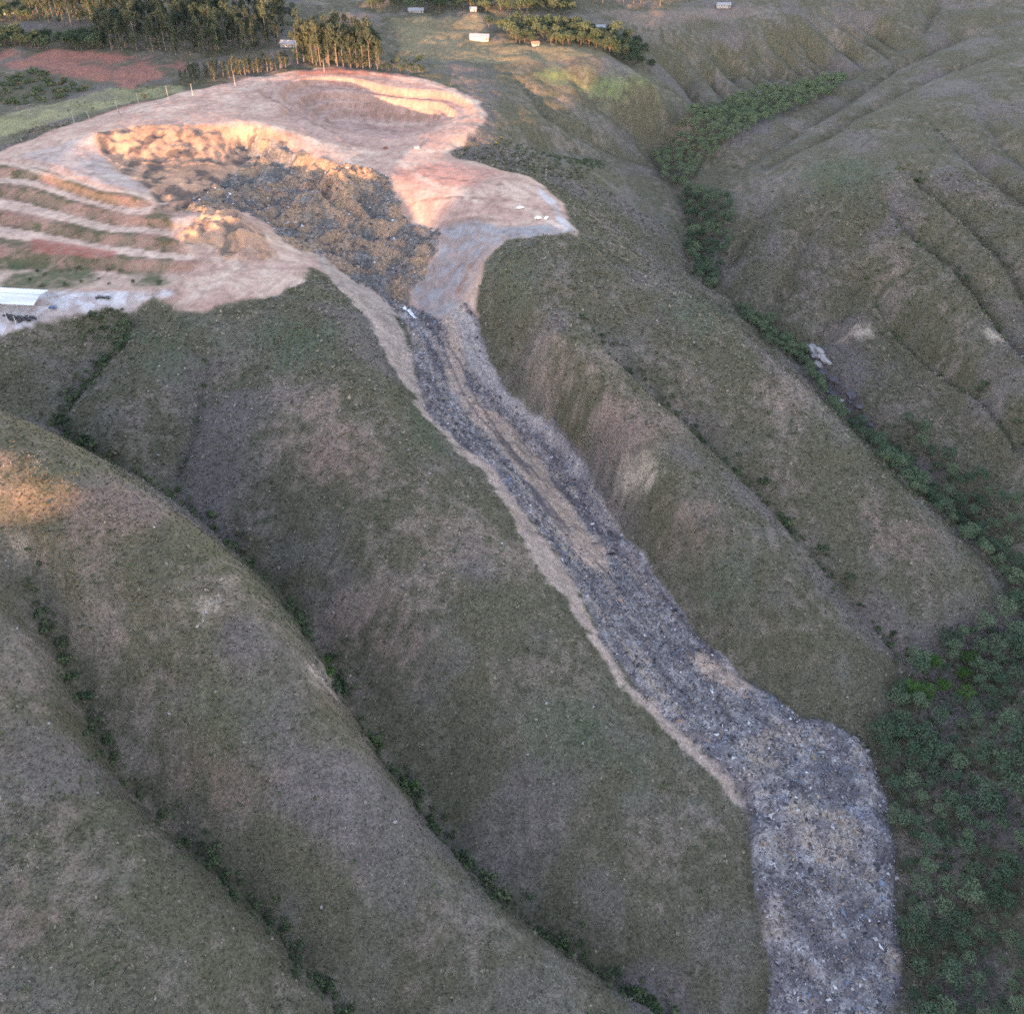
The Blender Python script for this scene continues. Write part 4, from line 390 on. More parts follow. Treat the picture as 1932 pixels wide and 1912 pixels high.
[48.0,343.3],[34.8,347.5],[19.4,363.9],[9.2,387.2],[-7.2,408.1],[-24.3,426.9],[-35.9,448.9],[-38.7,484.7]],"tanpatch":[[83.2,309.4],[92.8,312.7],[107.0,304.1],
[118.4,294.4],[105.4,292.7],[93.1,296.6]],"tanlow":[[104.4,214.1],[134.0,229.7],[155.0,218.8],[135.1,195.0],[104.2,175.2],[133.6,171.2],[102.2,161.5],[96.6,181.3]],
"bank1":[[-118.6,556.8],[-86.8,526.6],[-69.0,501.5],[-57.3,473.3],[-49.9,439.8],[-40.5,415.4],[-46.3,427.3],[-54.4,429.6],[-63.5,443.2],[-70.3,458.4],[-78.0,479.8],
[-94.3,497.5],[-113.3,526.3]],"bank2":[[-10.9,389.3],[-1.6,375.6],[11.2,351.2],[24.2,338.0],[27.9,329.0],[37.7,297.1],[31.6,298.0],[25.0,310.7],[10.7,325.4],[3.5,343.3],
[-10.7,375.4]],"bank3":[[-49.7,437.3],[-22.7,389.1],[-9.6,388.0],[-12.0,379.2],[-24.8,379.9],[-50.5,416.1]],"bank4":[[36.5,298.0],[53.9,273.0],[72.6,261.3],[85.4,249.6],
[97.3,235.3],[98.4,224.9],[94.3,229.6],[81.3,244.0],[68.6,255.2],[51.0,268.6],[33.7,292.7]],"greyfine":[[-36.1,511.8],[-18.9,505.8],[-14.5,481.0],[-4.1,458.8],
[15.6,439.6],[33.6,418.6],[42.9,403.6],[36.3,409.9],[21.3,427.6],[4.1,443.4],[-15.0,456.6],[-25.8,475.6]],"scar":[[-44.6,573.7],[-21.7,579.0],[-8.4,563.7],[39.6,565.7],
[38.2,558.6],[10.7,546.4],[-4.4,548.4],[-12.0,540.7],[-19.1,529.9],[-26.8,520.2],[-36.1,510.3],[-45.2,506.2],[-53.2,511.9],[-60.4,527.0],[-54.7,541.6],[-43.7,550.8]],
"platedge":[[15.3,624.7],[25.4,611.9],[39.6,565.7],[30.0,555.6],[24.9,595.0],[18.4,608.3]],"yard":[[-294.0,476.8],[-249.0,479.3],[-197.9,480.9],[-184.1,483.7],
[-184.1,477.0],[-197.1,477.3],[-207.8,467.1],[-216.3,468.9],[-239.9,458.2],[-264.7,442.5],[-279.7,437.9]],"redroad":[[-356.2,634.6],[-341.2,649.3],[-323.2,686.7],
[-292.5,734.9],[-258.8,775.9],[-262.0,787.4],[-297.2,748.8],[-329.9,703.9],[-348.3,666.6],[-364.4,653.9]],"redtop":[[-177.2,844.8],[-152.3,853.6],[-116.6,849.2],
[-80.1,830.4],[-88.0,821.8],[-114.9,833.6],[-150.2,838.2],[-175.4,833.7]],"redbench":[[-283.5,539.8],[-226.2,520.7],[-223.4,510.4],[-275.1,520.3]],
"redground":[[-79.7,639.9],[-41.9,659.8],[-2.2,650.7],[-22.7,617.7],[-57.1,617.2],[-66.6,605.2]],"pit":[[-201.6,794.3],[-176.1,838.2],[-142.8,848.4],[-97.8,835.2],
[-52.8,802.7],[-31.0,775.5],[-26.2,747.3],[-37.8,739.6],[-57.0,757.2],[-55.9,700.6],[-65.1,680.8],[-97.6,675.3],[-135.1,684.4],[-165.4,693.5]],
"greyslope":[[-329.9,638.6],[-283.3,670.4],[-255.5,643.3],[-217.6,582.5],[-255.3,590.8],[-304.2,625.6]],"redfield":[[-477.9,915.0],[-420.7,911.6],[-282.5,880.1],
[-272.0,857.0],[-298.8,799.1],[-335.4,821.3],[-397.2,849.4],[-452.8,856.5]],"pasture":[[-117.1,1012.9],[-33.9,1027.9],[-17.4,953.8],[80.0,959.2],[91.9,924.0],
[15.5,886.2],[-94.3,894.4]],"farbare":[[87.2,1068.2],[182.5,1100.0],[251.2,1114.7],[258.5,1093.2],[176.9,1056.5],[120.2,1021.8]]},"patches":[["straw",[[-64.8,369.1],
[-67.1,358.7],[-75.2,352.4],[-87.2,352.6],[-100.2,358.9],[-110.3,368.4],[-114.9,378.9],[-112.4,387.8],[-103.7,393.1],[-91.2,393.4],[-78.4,388.8],[-68.9,380.3]]],
["straw",[[-12.2,327.6],[-14.4,318.2],[-20.6,311.5],[-29.2,308.9],[-37.9,310.5],[-44.6,315.6],[-47.3,322.5],[-45.3,329.7],[-39.1,335.6],[-30.3,339.4],[-21.4,340.1],
[-14.8,336.2]]],["straw",[[-40.3,296.1],[-42.9,291.6],[-50.5,289.7],[-61.3,291.0],[-72.3,294.4],[-80.4,299.0],[-83.8,304.7],[-81.2,309.5],[-73.2,311.2],[-62.1,309.6],
[-51.2,306.1],[-43.2,301.4]]],["straw",[[88.0,417.6],[81.8,399.0],[71.8,391.4],[60.0,395.0],[48.3,405.2],[39.4,415.4],[36.0,421.9],[39.1,422.8],[47.9,419.9],[60.9,421.7],
[76.2,434.1],[86.4,432.2]]],["straw",[[60.2,443.9],[55.0,425.1],[46.0,421.9],[34.4,429.0],[22.4,440.1],[13.3,450.2],[9.8,456.9],[13.2,457.4],[22.2,452.0],[34.6,448.8],
[48.0,456.1],[58.1,458.1]]],["straw",[[196.5,520.1],[169.0,450.2],[158.7,439.5],[147.8,435.9],[137.6,436.7],[130.6,441.0],[128.7,447.8],[132.4,455.5],[141.3,463.3],
[156.1,478.2],[189.7,542.7],[197.2,535.3]]],["straw",[[-144.8,245.4],[-146.2,242.6],[-150.4,240.9],[-155.8,240.2],[-160.9,240.6],[-164.7,242.4],[-166.5,245.7],
[-165.4,249.2],[-161.4,251.0],[-155.8,251.5],[-150.4,250.7],[-146.3,248.4]]],["straw",[[-102.3,261.8],[-102.8,256.3],[-106.1,251.9],[-111.4,249.7],[-117.0,249.9],
[-121.4,251.9],[-123.3,255.1],[-122.3,258.9],[-118.9,262.6],[-113.9,265.8],[-108.8,267.4],[-104.7,266.3]]],["straw",[[237.6,570.3],[235.0,567.6],[229.2,567.5],
[221.6,569.7],[214.6,575.1],[210.4,582.6],[209.2,588.0],[211.6,590.2],[217.2,589.0],[224.5,585.4],[231.6,580.4],[236.4,574.9]]],["straw",[[-88.4,391.4],[-89.9,385.8],
[-95.3,382.9],[-103.3,383.4],[-111.7,387.0],[-118.4,392.9],[-121.5,399.7],[-120.2,405.4],[-114.5,408.4],[-106.2,407.7],[-97.7,403.9],[-91.2,398.0]]],
["straw",[[23.9,341.9],[21.2,326.8],[15.3,313.4],[8.0,306.0],[0.9,305.5],[-4.2,310.0],[-6.1,317.9],[-4.3,328.7],[1.0,341.7],[8.7,353.0],[16.6,357.5],[22.2,353.3]]],
["straw",[[275.4,611.7],[272.1,607.3],[265.8,606.1],[258.2,608.4],[251.1,613.4],[246.3,619.7],[245.3,625.7],[248.5,629.9],[255.1,631.3],[263.1,629.4],[270.4,624.6],
[274.9,618.1]]],["rust",[[-136.7,292.4],[-136.3,280.3],[-143.4,272.5],[-154.5,268.3],[-166.1,267.5],[-175.2,269.9],[-178.5,273.6],[-176.1,278.9],[-169.2,285.8],
[-160.0,293.6],[-152.8,304.6],[-151.7,320.6]]],["rust",[[-49.3,286.5],[-51.1,283.9],[-56.2,282.7],[-63.3,283.0],[-70.4,284.4],[-75.6,287.0],[-77.9,291.0],[-76.3,295.0],
[-71.2,296.9],[-63.9,296.2],[-56.6,293.6],[-51.3,290.0]]],["rust",[[-67.8,360.8],[-69.6,354.3],[-75.7,350.4],[-84.5,350.7],[-93.9,355.0],[-101.2,361.5],[-104.4,368.5],
[-102.5,374.1],[-96.0,377.1],[-86.9,376.9],[-77.7,373.6],[-70.7,367.9]]],["rust",[[-42.0,276.5],[-43.8,274.7],[-48.9,274.0],[-55.9,274.4],[-62.9,275.6],[-68.0,277.4],
[-70.0,280.1],[-68.4,282.9],[-63.4,284.3],[-56.3,283.6],[-49.1,281.6],[-43.9,279.0]]],["rust",[[78.6,400.9],[75.8,394.8],[69.9,392.1],[62.4,394.2],[55.1,399.8],
[49.6,405.8],[47.5,409.6],[49.4,410.3],[54.9,408.8],[62.7,407.8],[70.9,407.9],[76.9,406.3]]],["rust",[[-141.6,145.5],[-141.6,143.6],[-142.7,142.0],[-144.5,141.3],
[-146.6,141.5],[-148.4,142.6],[-149.4,144.4],[-149.4,146.3],[-148.4,147.9],[-146.6,148.7],[-144.4,148.5],[-142.6,147.3]]],["rust",[[-68.1,264.0],[-66.7,250.5],
[-66.1,234.7],[-68.5,228.4],[-72.0,227.6],[-74.9,230.2],[-76.6,235.2],[-76.8,242.5],[-77.3,256.2],[-77.0,271.1],[-73.6,273.9],[-70.2,270.8]]],["rust",[[220.3,382.3],
[216.2,375.6],[209.2,371.2],[200.4,369.3],[192.2,370.1],[186.5,373.4],[185.0,378.4],[188.1,383.6],[195.0,387.9],[204.3,390.7],[213.8,391.9],[220.1,389.6]]],
["rust",[[-92.3,205.6],[-94.2,201.6],[-99.8,199.1],[-107.7,198.6],[-115.6,200.1],[-121.6,203.4],[-124.1,207.9],[-122.2,211.9],[-116.3,214.1],[-108.3,214.4],
[-100.4,213.0],[-94.6,209.8]]],["rust",[[98.8,354.7],[97.1,351.3],[92.7,350.3],[86.9,352.0],[81.1,355.7],[76.7,360.3],[75.1,364.3],[76.6,366.4],[80.9,366.4],[86.8,365.0],
[93.0,362.6],[97.4,359.1]]],["green",[[-86.1,438.8],[-87.6,425.7],[-95.5,418.4],[-107.8,418.7],[-121.3,425.3],[-132.0,434.8],[-137.0,444.7],[-135.3,454.6],[-127.0,460.9],
[-114.1,461.4],[-100.8,457.3],[-90.9,450.3]]],["green",[[-21.4,423.5],[-23.1,402.5],[-28.6,379.6],[-36.5,367.2],[-44.9,365.4],[-51.5,370.9],[-54.6,380.7],[-53.7,396.5],
[-50.4,428.5],[-41.7,441.4],[-31.9,442.8],[-24.4,436.5]]],["green",[[16.1,502.7],[13.5,492.0],[7.1,489.5],[-1.8,497.5],[-11.1,510.0],[-18.0,518.7],[-20.6,526.1],
[-18.1,533.0],[-11.3,536.9],[-1.9,534.9],[7.4,527.6],[13.9,515.9]]],["green",[[143.8,584.5],[120.1,495.6],[110.4,484.7],[99.3,480.5],[88.8,480.8],[81.4,484.9],
[79.1,491.8],[82.7,500.5],[91.7,510.5],[111.8,558.3],[134.6,607.0],[144.3,604.8]]],["green",[[-150.2,441.0],[-152.3,433.2],[-160.4,427.6],[-171.5,423.6],[-183.0,423.4],
[-193.5,430.2],[-200.4,442.5],[-199.7,453.0],[-191.8,459.2],[-177.8,457.1],[-164.8,454.9],[-154.8,449.2]]],["green",[[-167.6,315.7],[-161.7,299.6],[-163.2,292.5],
[-167.3,288.7],[-172.3,287.5],[-176.5,288.6],[-178.8,291.6],[-178.8,296.3],[-177.2,302.4],[-176.5,312.6],[-200.4,367.6],[-192.9,362.0]]],["green",[[87.8,382.7],
[85.7,378.6],[80.9,376.6],[74.7,377.9],[68.7,381.6],[64.3,386.0],[62.6,389.2],[64.1,390.4],[68.6,389.9],[75.0,389.2],[81.6,388.5],[86.4,386.5]]],["green",[[-84.2,222.7],
[-85.7,217.6],[-90.9,213.9],[-98.5,212.7],[-106.3,214.1],[-112.2,217.4],[-114.6,221.7],[-112.7,225.8],[-107.3,229.1],[-99.9,230.7],[-92.4,230.2],[-86.6,227.4]]],
["green",[[53.6,246.2],[49.5,236.0],[40.4,228.9],[28.6,226.6],[16.9,229.2],[8.3,235.4],[5.2,243.4],[8.5,251.6],[17.4,258.2],[29.8,261.9],[42.2,261.8],[51.1,256.3]]],
["green",[[117.5,332.9],[114.8,327.8],[107.9,325.9],[98.6,327.5],[89.2,331.9],[82.3,338.4],[79.9,345.2],[82.5,349.3],[89.3,349.6],[98.6,347.3],[108.2,343.9],
[115.3,339.1]]],["green",[[278.8,706.2],[271.5,693.5],[259.2,687.0],[244.7,688.1],[231.7,696.8],[223.8,711.7],[223.0,728.2],[229.7,740.8],[242.3,747.0],[257.5,745.2],
[271.0,736.3],[278.7,722.0]]],["lime",[[117.6,873.5],[112.6,867.1],[100.2,865.2],[83.0,862.4],[65.8,859.0],[53.3,858.7],[48.9,863.5],[53.8,871.4],[66.6,878.4],
[83.8,881.5],[100.9,881.0],[117.9,913.6]]],["lime",[[52.9,873.4],[50.5,869.5],[44.0,865.1],[35.3,861.2],[26.8,859.2],[20.6,860.2],[18.3,864.1],[20.7,869.5],[27.1,874.3],
[35.8,877.3],[44.4,878.0],[50.7,876.5]]],["pale",[[-111.5,253.5],[-111.8,251.3],[-113.1,249.6],[-115.0,248.8],[-117.1,249.1],[-118.8,250.3],[-119.6,252.1],[-119.3,254.1],
[-118.0,255.8],[-116.1,256.7],[-114.0,256.6],[-112.4,255.4]]],["pale",[[-75.6,269.1],[-74.7,261.8],[-73.8,250.4],[-74.5,243.4],[-76.3,241.2],[-78.1,241.8],[-79.2,244.6],
[-79.5,249.5],[-79.9,258.2],[-80.1,268.4],[-78.7,273.0],[-76.9,272.7]]],["pale",[[246.0,565.6],[244.4,563.9],[241.0,563.8],[236.7,565.4],[232.5,568.3],[229.7,571.6],
[228.9,574.7],[230.6,576.6],[234.1,576.8],[238.5,575.1],[242.6,572.1],[245.3,568.6]]],["pale",[[304.6,529.9],[303.4,528.0],[301.4,527.0],[299.1,527.3],[297.1,528.7],
[296.0,530.8],[296.0,533.2],[297.2,535.0],[299.2,535.9],[301.5,535.7],[303.5,534.3],[304.6,532.2]]],["pale",[[76.0,380.9],[74.5,379.2],[70.5,379.7],[65.2,382.6],
[59.7,387.0],[55.7,391.4],[54.2,394.3],[55.6,394.7],[59.5,392.9],[64.9,389.9],[70.4,386.7],[74.5,383.6]]],["pale",[[-178.4,265.9],[-179.0,265.0],[-180.0,264.3],
[-181.3,263.8],[-182.5,263.8],[-183.2,264.3],[-183.5,265.2],[-183.1,266.3],[-182.1,267.2],[-180.8,267.6],[-179.5,267.4],[-178.6,266.8]]]],
"zones":{"creek_far":[[122.4,834.4],[145.6,855.8],[185.1,923.1],[226.6,954.3],[269.8,971.6],[317.8,984.5],[317.5,963.7],[282.7,921.8],[223.7,866.5],[187.7,829.7],
[161.0,807.1],[140.4,778.0],[124.4,790.6]],"creek_mid":[[139.8,773.8],[171.1,737.7],[169.9,698.5],[149.6,652.4],[141.7,624.5],[125.1,645.0],[136.0,710.3]],
"creek_narrow":[[156.9,623.4],[175.7,613.2],[201.9,571.0],[197.1,560.2],[171.6,569.5]],"creek_bend":[[205.4,489.2],[232.6,494.0],[253.3,477.5],[268.3,453.0],
[292.0,415.6],[269.4,347.4],[255.4,375.7],[232.0,410.2],[203.9,410.9]],"valley":[[203.3,320.6],[233.6,339.6],[274.9,361.7],[214.6,220.6],[189.6,195.5],[176.4,183.2],
[162.2,155.5],[150.4,155.7],[156.6,180.6],[164.9,223.9],[168.0,248.7],[167.2,268.1],[162.8,276.4],[178.7,289.4],[185.2,304.8]],"euc_a":[[-356.2,898.7],[-269.7,883.1],
[-204.7,898.8],[-196.7,959.9],[-220.2,1037.9],[-328.6,1037.7],[-397.8,1027.9]],"euc_b":[[-180.5,864.2],[-143.3,852.3],[-110.0,849.3],[-113.2,900.2],[-170.2,913.2],
[-184.2,899.4]],"euc_c":[[-421.3,971.6],[-383.9,977.0],[-400.4,1027.9],[-478.5,1037.7]],"euc_d":[[61.1,1078.3],[182.9,1103.3],[187.0,1134.3],[62.8,1115.3]],
"mixed_left":[[-465.8,908.4],[-356.7,900.2],[-370.1,941.7],[-487.1,959.2]],"scrub_left":[[-431.5,827.0],[-391.2,845.1],[-347.2,818.4],[-321.0,790.3],[-342.6,769.7],
[-397.1,745.8]],"road_row":[[-262.4,804.1],[-213.5,831.1],[-182.5,850.4],[-184.9,864.1],[-226.2,849.5],[-266.5,819.2]],"grove_edge":[[-109.7,846.4],[-71.9,836.9],
[-67.4,867.5],[-111.0,879.1]],"farm_trees":[[-25.5,994.2],[22.1,998.7],[77.3,995.5],[117.0,981.3],[132.2,951.2],[111.9,927.4],[69.4,947.0],[16.3,940.1],[-2.9,952.8],
[-3.0,976.5]],"far_trees":[[-137.8,1040.2],[-34.3,1042.3],[59.5,1045.6],[61.7,1091.2],[-142.2,1080.0]],"top_left":[[-503.7,999.0],[-453.7,999.2],[-479.6,1068.2],
[-532.4,1067.8]],"terrace_bush":[[-302.8,513.6],[-188.0,500.1],[-181.9,486.3],[-290.3,482.0]],"rim_bush":[[-43.0,680.5],[-25.2,707.2],[-6.2,723.1],[78.0,772.2],
[52.2,701.6],[16.4,675.7]],"yard_bush":[[-232.2,459.7],[-209.5,468.7],[-203.1,463.9],[-204.8,447.8],[-227.8,449.4]],"slope_b":[[-163.3,453.8],[-115.7,471.4],
[-69.5,406.9],[-16.8,368.0],[20.0,310.5],[63.1,249.0],[87.7,210.2],[91.9,177.4],[62.8,162.5],[7.0,192.2],[-45.1,242.5],[-96.3,311.6],[-148.9,366.5]],
"slope_c":[[-194.2,300.3],[-154.5,287.0],[-113.9,265.8],[-70.7,216.6],[-31.2,176.8],[6.3,154.5],[-30.4,144.8],[-87.0,175.7],[-136.8,208.1],[-169.2,246.6]],
"slope_d":[[-178.4,233.2],[-149.5,192.4],[-97.1,150.5],[-76.7,136.2],[-147.5,120.9]],"slope_e":[[-8.1,538.3],[36.0,545.7],[102.7,508.6],[169.2,438.4],[230.0,373.0],
[249.9,350.4],[198.7,326.0],[162.3,289.4],[118.9,298.8],[75.0,348.9],[32.2,421.6],[-7.7,467.4]],"slope_r":[[176.8,723.8],[243.3,751.5],[298.8,724.5],[322.7,563.4],
[291.1,434.7],[252.2,488.8],[210.3,576.6],[170.2,627.4]],"hillside_right":[[180.5,184.5],[192.0,197.1],[214.8,223.4],[188.1,150.0],[164.1,155.4],[169.5,170.1]],
"creek_link":[[192.6,572.9],[200.2,550.3],[210.4,505.4],[198.7,481.5],[193.9,537.5]]},"pts":{"car":[[5.3,588.4],[16.0,574.1],[21.3,574.3]],"dark_car":[[-222.4,474.4],
[-218.4,474.2],[-244.3,464.6]],"scrap":[[-263.0,455.5],[-258.9,454.9],[-255.5,454.4],[-253.1,455.5],[-265.7,457.2]],"posts":[[-268.9,455.3],[-264.5,453.7],
[-259.5,451.6]],"people":[[15.9,551.9],[18.7,550.4],[21.9,550.6],[30.5,551.4],[37.9,559.1]],"lamp":[[-311.7,706.5],[-296.7,700.1],[-290.1,735.8],[-278.7,750.0],
[-259.6,761.3],[-243.2,769.5],[-216.8,795.9],[-154.2,842.2],[23.5,662.0]],"guard":[[-286.3,726.9],[-283.4,724.3]],"pit_dark":[[-66.5,679.8],[-88.2,679.6]],
"tarp":[[-59.7,504.3]],"shed":[[-267.0,465.5]],"house":[[-29.6,957.8],[81.7,1001.1],[-197.1,920.4],[-487.3,1033.7],[-93.7,1038.4],[-37.8,1038.3],[220.0,1110.6],
[21.0,940.4]],"rocks":[[204.1,579.3],[206.1,573.7],[207.6,568.1],[204.6,567.9],[208.0,562.5],[209.7,557.2],[205.3,559.4],[207.4,553.0],[212.6,541.8],[215.8,533.7],
[218.7,524.1],[221.6,514.7],[210.2,535.2],[213.3,526.7],[215.6,517.3],[208.7,541.0],[223.2,506.4],[218.1,507.8],[217.5,521.3],[225.0,499.9]],
"rocks_unused":[[205.8,572.0],[207.2,565.2],[208.1,558.6],[204.9,556.6],[207.4,546.1],[216.1,535.4],[220.2,524.2],[222.1,518.0],[211.5,524.8],[214.7,516.9],[208.4,533.7],
[222.9,504.7]],"white_rocks":[[-179.4,425.0],[-182.6,410.9],[-182.7,374.9],[-172.6,379.6],[-107.2,428.0],[-136.8,280.1],[-179.5,398.4],[-114.1,252.9],[-114.7,249.6],
[-116.4,247.7],[184.8,560.8],[81.9,488.6],[89.8,475.6],[-5.0,328.2],[-77.5,257.2],[-81.1,266.9],[-75.4,252.3],[-79.1,255.6],[-140.3,189.8],[-175.6,236.8],[-157.9,206.4],
[-92.6,157.8],[-67.2,172.3],[-109.3,131.7],[-125.1,223.9],[14.1,257.4],[34.1,258.2],[6.3,239.8],[29.1,243.4],[-38.5,311.0],[-47.5,302.9],[-1.3,273.7],[102.0,477.3],
[103.7,464.0],[96.4,481.8],[197.7,422.4],[157.5,292.9],[154.0,413.8],[-42.5,197.1],[17.1,295.5],[-48.6,366.6],[-38.2,355.2],[-186.1,261.5],[-185.5,260.4],[163.4,696.8],
[196.7,667.7],[126.6,734.4],[129.4,691.6],[240.3,345.0],[-108.3,228.7]],"line_G1":[[-204.8,447.8],[-220.0,428.9],[-230.3,402.7],[-200.0,376.8],[-171.7,362.6],
[-141.2,343.3],[-118.6,323.3],[-99.9,306.7],[-78.4,278.7],[-69.6,261.0],[-50.7,238.1],[-32.8,218.4],[-11.5,197.5],[13.0,182.4],[36.9,168.9],[62.2,156.5]],
"line_G2":[[-178.7,261.5],[-170.6,245.9],[-159.0,229.3],[-144.2,210.0],[-127.2,196.4],[-107.6,184.2],[-88.2,172.0],[-70.7,157.1],[-55.5,142.7]],"line_GE":[[42.3,482.0],
[55.7,458.5],[80.4,437.5],[121.0,408.4],[153.1,372.4],[178.5,339.4],[197.5,320.6]],"line_RA":[[246.8,611.9],[253.8,575.6],[267.4,539.7],[286.0,499.1],[298.4,462.8]],
"line_RB":[[270.5,679.2],[282.5,635.8],[295.0,601.8],[303.2,567.9],[315.3,521.9]],"line_RC":[[291.7,726.5],[302.6,691.6],[317.2,650.3],[330.7,589.2]],
"line_sub":[[-160.0,443.2],[-158.0,420.2],[-157.6,395.1],[-162.7,372.4]],"line_head":[[-202.8,451.4],[-220.0,428.9],[-230.3,402.7]],"line_bankB":[[-118.3,487.8],
[-91.5,459.2],[-72.2,430.1],[-54.2,403.3]]},"axis":[[-54.6,509.1,0.0],[-50.2,503.8,6.8],[-45.9,498.5,13.7],[-41.5,493.3,20.5],[-38.2,485.0,29.4],[-34.8,476.8,38.3],
[-31.5,468.5,47.2],[-28.3,459.6,56.6],[-25.1,450.8,66.1],[-21.9,441.9,75.5],[-16.9,434.7,84.3],[-11.8,427.6,93.0],[-6.7,420.4,101.8],[-1.7,413.3,110.5],[3.8,407.0,118.8],
[9.2,400.8,127.1],[14.7,394.5,135.4],[20.1,388.3,143.7],[25.6,382.1,152.0],[31.7,374.1,162.0],[37.8,366.2,172.0],[43.9,358.3,182.0],[50.0,350.4,192.0],[56.0,342.4,202.0],
[60.6,335.4,210.3],[65.1,328.4,218.7],[69.6,321.3,227.1],[74.2,314.3,235.5],[78.7,307.2,243.8],[83.2,300.2,252.2],[88.8,294.2,260.4],[94.5,288.3,268.5],
[100.1,282.4,276.7],[105.7,276.5,284.9],[111.4,270.6,293.0],[116.6,263.8,301.6],[121.8,257.1,310.1],[127.0,250.3,318.7],[132.3,243.5,327.2],[131.1,234.4,336.4],
[130.0,225.3,345.7],[128.9,216.1,354.9],[127.7,207.0,364.1],[126.6,197.8,373.3],[125.4,189.0,382.2],[124.3,180.1,391.2],[123.1,171.3,400.1],[122.0,162.4,409.0],
[120.8,153.5,418.0],[118.2,145.0,426.9],[115.6,136.5,435.8],[113.0,128.0,444.7]],"tracks":[["pale",2.2,[[-46.5,678.8],[-32.6,702.9],[-23.7,727.9],[-21.5,748.4],
[-28.9,773.4],[-52.7,800.4],[-79.5,822.1],[-115.4,838.5]]],["pale",2.0,[[-334.7,633.0],[-254.3,587.8],[-205.5,572.0],[-180.8,564.2]]],["pale",3,[[-199.8,551.8],
[-165.8,521.8],[-154.3,508.3],[-164.4,486.2],[-180.3,467.4]]],["pale",2.6,[[-79.8,659.9],[-57.7,626.0],[-22.2,596.7],[11.3,588.1],[30.3,561.4]]],
["pale",2.0,[[-166.0,773.8],[-131.2,779.2],[-93.4,772.9],[-68.3,769.8]]],["pale",2.2,[[-164.3,687.8],[-134.0,677.0],[-96.9,669.0],[-50.1,677.6]]],
["dark",1.6,[[-136.6,791.6],[-93.9,782.3],[-60.0,772.7]]],["dark",1.4,[[-142.1,726.1],[-109.6,768.8],[-70.8,749.9]]],["dark",1.5,[[-191.0,782.2],[-139.9,713.6]]],
["dark",1.2,[[-62.8,598.4],[-35.8,602.3],[-2.0,597.1]]],["dark",1.5,[[-174.2,825.6],[-130.1,814.1],[-85.9,794.6]]],["dark",1.3,[[-58.2,634.0],[-22.8,621.7],
[-2.1,619.5]]],["dark",2.5,[[-43.0,573.1],[-28.3,577.1],[-11.8,574.1]]],["red",1.5,[[-149.0,828.8],[-103.8,807.7],[-68.7,786.0]]],["dark",1.0,[[-114.1,461.4],
[-75.8,438.6],[-62.3,420.3]]],["dark",1.2,[[-101.0,522.7],[-72.0,474.9],[-58.5,445.8]]],["pale",1.2,[[-113.3,526.3],[-84.4,486.1],[-67.5,456.7]]],
["dark",1.5,[[-16.1,543.4],[-27.0,528.7],[-33.1,518.9]]]]}

# ---------------------------------------------------------------- terrain maths
def _hash(ix, iy, seed):
    h = (ix.astype(np.int64)*374761393 + iy.astype(np.int64)*668265263 + seed*1274126177) & 0xFFFFFFFF
    h = ((h ^ (h >> 13))*1274126177) & 0xFFFFFFFF
    h = (h ^ (h >> 16))
    return h

def perlin(x, y, seed=0):
    xi = np.floor(x); yi = np.floor(y)
    fx = x-xi; fy = y-yi
    xi = xi.astype(np.int64); yi = yi.astype(np.int64)
    u = fx*fx*fx*(fx*(fx*6-15)+10); v = fy*fy*fy*(fy*(fy*6-15)+10)
    def g(ix, iy, dx, dy):
        a = (_hash(ix, iy, seed) & 1023)*(2*math.pi/1024)
        return np.cos(a)*dx + np.sin(a)*dy
    n00 = g(xi, yi, fx, fy); n10 = g(xi+1, yi, fx-1, fy)
    n01 = g(xi, yi+1, fx, fy-1); n11 = g(xi+1, yi+1, fx-1, fy-1)
    a = n00+u*(n10-n00); b = n01+u*(n11-n01)
    return (a+v*(b-a))*1.5

def fbm(x, y, scale, octaves=4, seed=0, gain=0.5):
    s = np.zeros_like(x); a = 1.0; t = 0; f = 1.0/scale
    for i in range(octaves):
        s += a*perlin(x*f+17.3*i, y*f-9.1*i, seed+i*7); t += a; a *= gain; f *= 2.03
    return s/t

def ridged(x, y, scale, octaves=4, seed=0):
    s = np.zeros_like(x); a = 1.0; t = 0; f = 1.0/scale
    for i in range(octaves):
        s += a*(1-np.abs(perlin(x*f+5.3*i, y*f+3.7*i, seed+i*5))*2); t += a; a *= .5; f *= 2.1
    return s/t

def sstep(a, b, x):
    t = np.clip((x-a)/(b-a), 0, 1)
    return t*t*(3-2*t)

def resample(P, step):
    P = np.asarray(P, float); out = [P[0]]
    for a, b in zip(P[:-1], P[1:]):
        n = max(1, int(math.ceil(np.linalg.norm((b-a)[:2])/step)))
        for k in range(1, n+1): out.append(a+(b-a)*k/n)
    return np.array(out)

MX0, MX1, MY0, MY1, MD = -740.0, 960.0, 30.0, 1480.0, 2.5
MNX = int((MX1-MX0)/MD)+1; MNY = int((MY1-MY0)/MD)+1
gxs = MX0+MD*np.arange(MNX); gys = MY0+MD*np.arange(MNY)
GX, GY = np.meshgrid(gxs, gys)

def upsample2(a, ny, nx):
    yi = np.linspace(0, a.shape[0]-1, ny); xi = np.linspace(0, a.shape[1]-1, nx)
    y0 = np.clip(np.floor(yi).astype(int), 0, a.shape[0]-2); x0 = np.clip(np.floor(xi).astype(int), 0, a.shape[1]-2)
    fy = (yi-y0)[:, None]; fx = (xi-x0)[None]
    r0 = a[y0]; r1 = a[y0+1]
    r = r0*(1-fy)+r1*fy
    return r[:, x0]*(1-fx)+r[:, x0+1]*fx

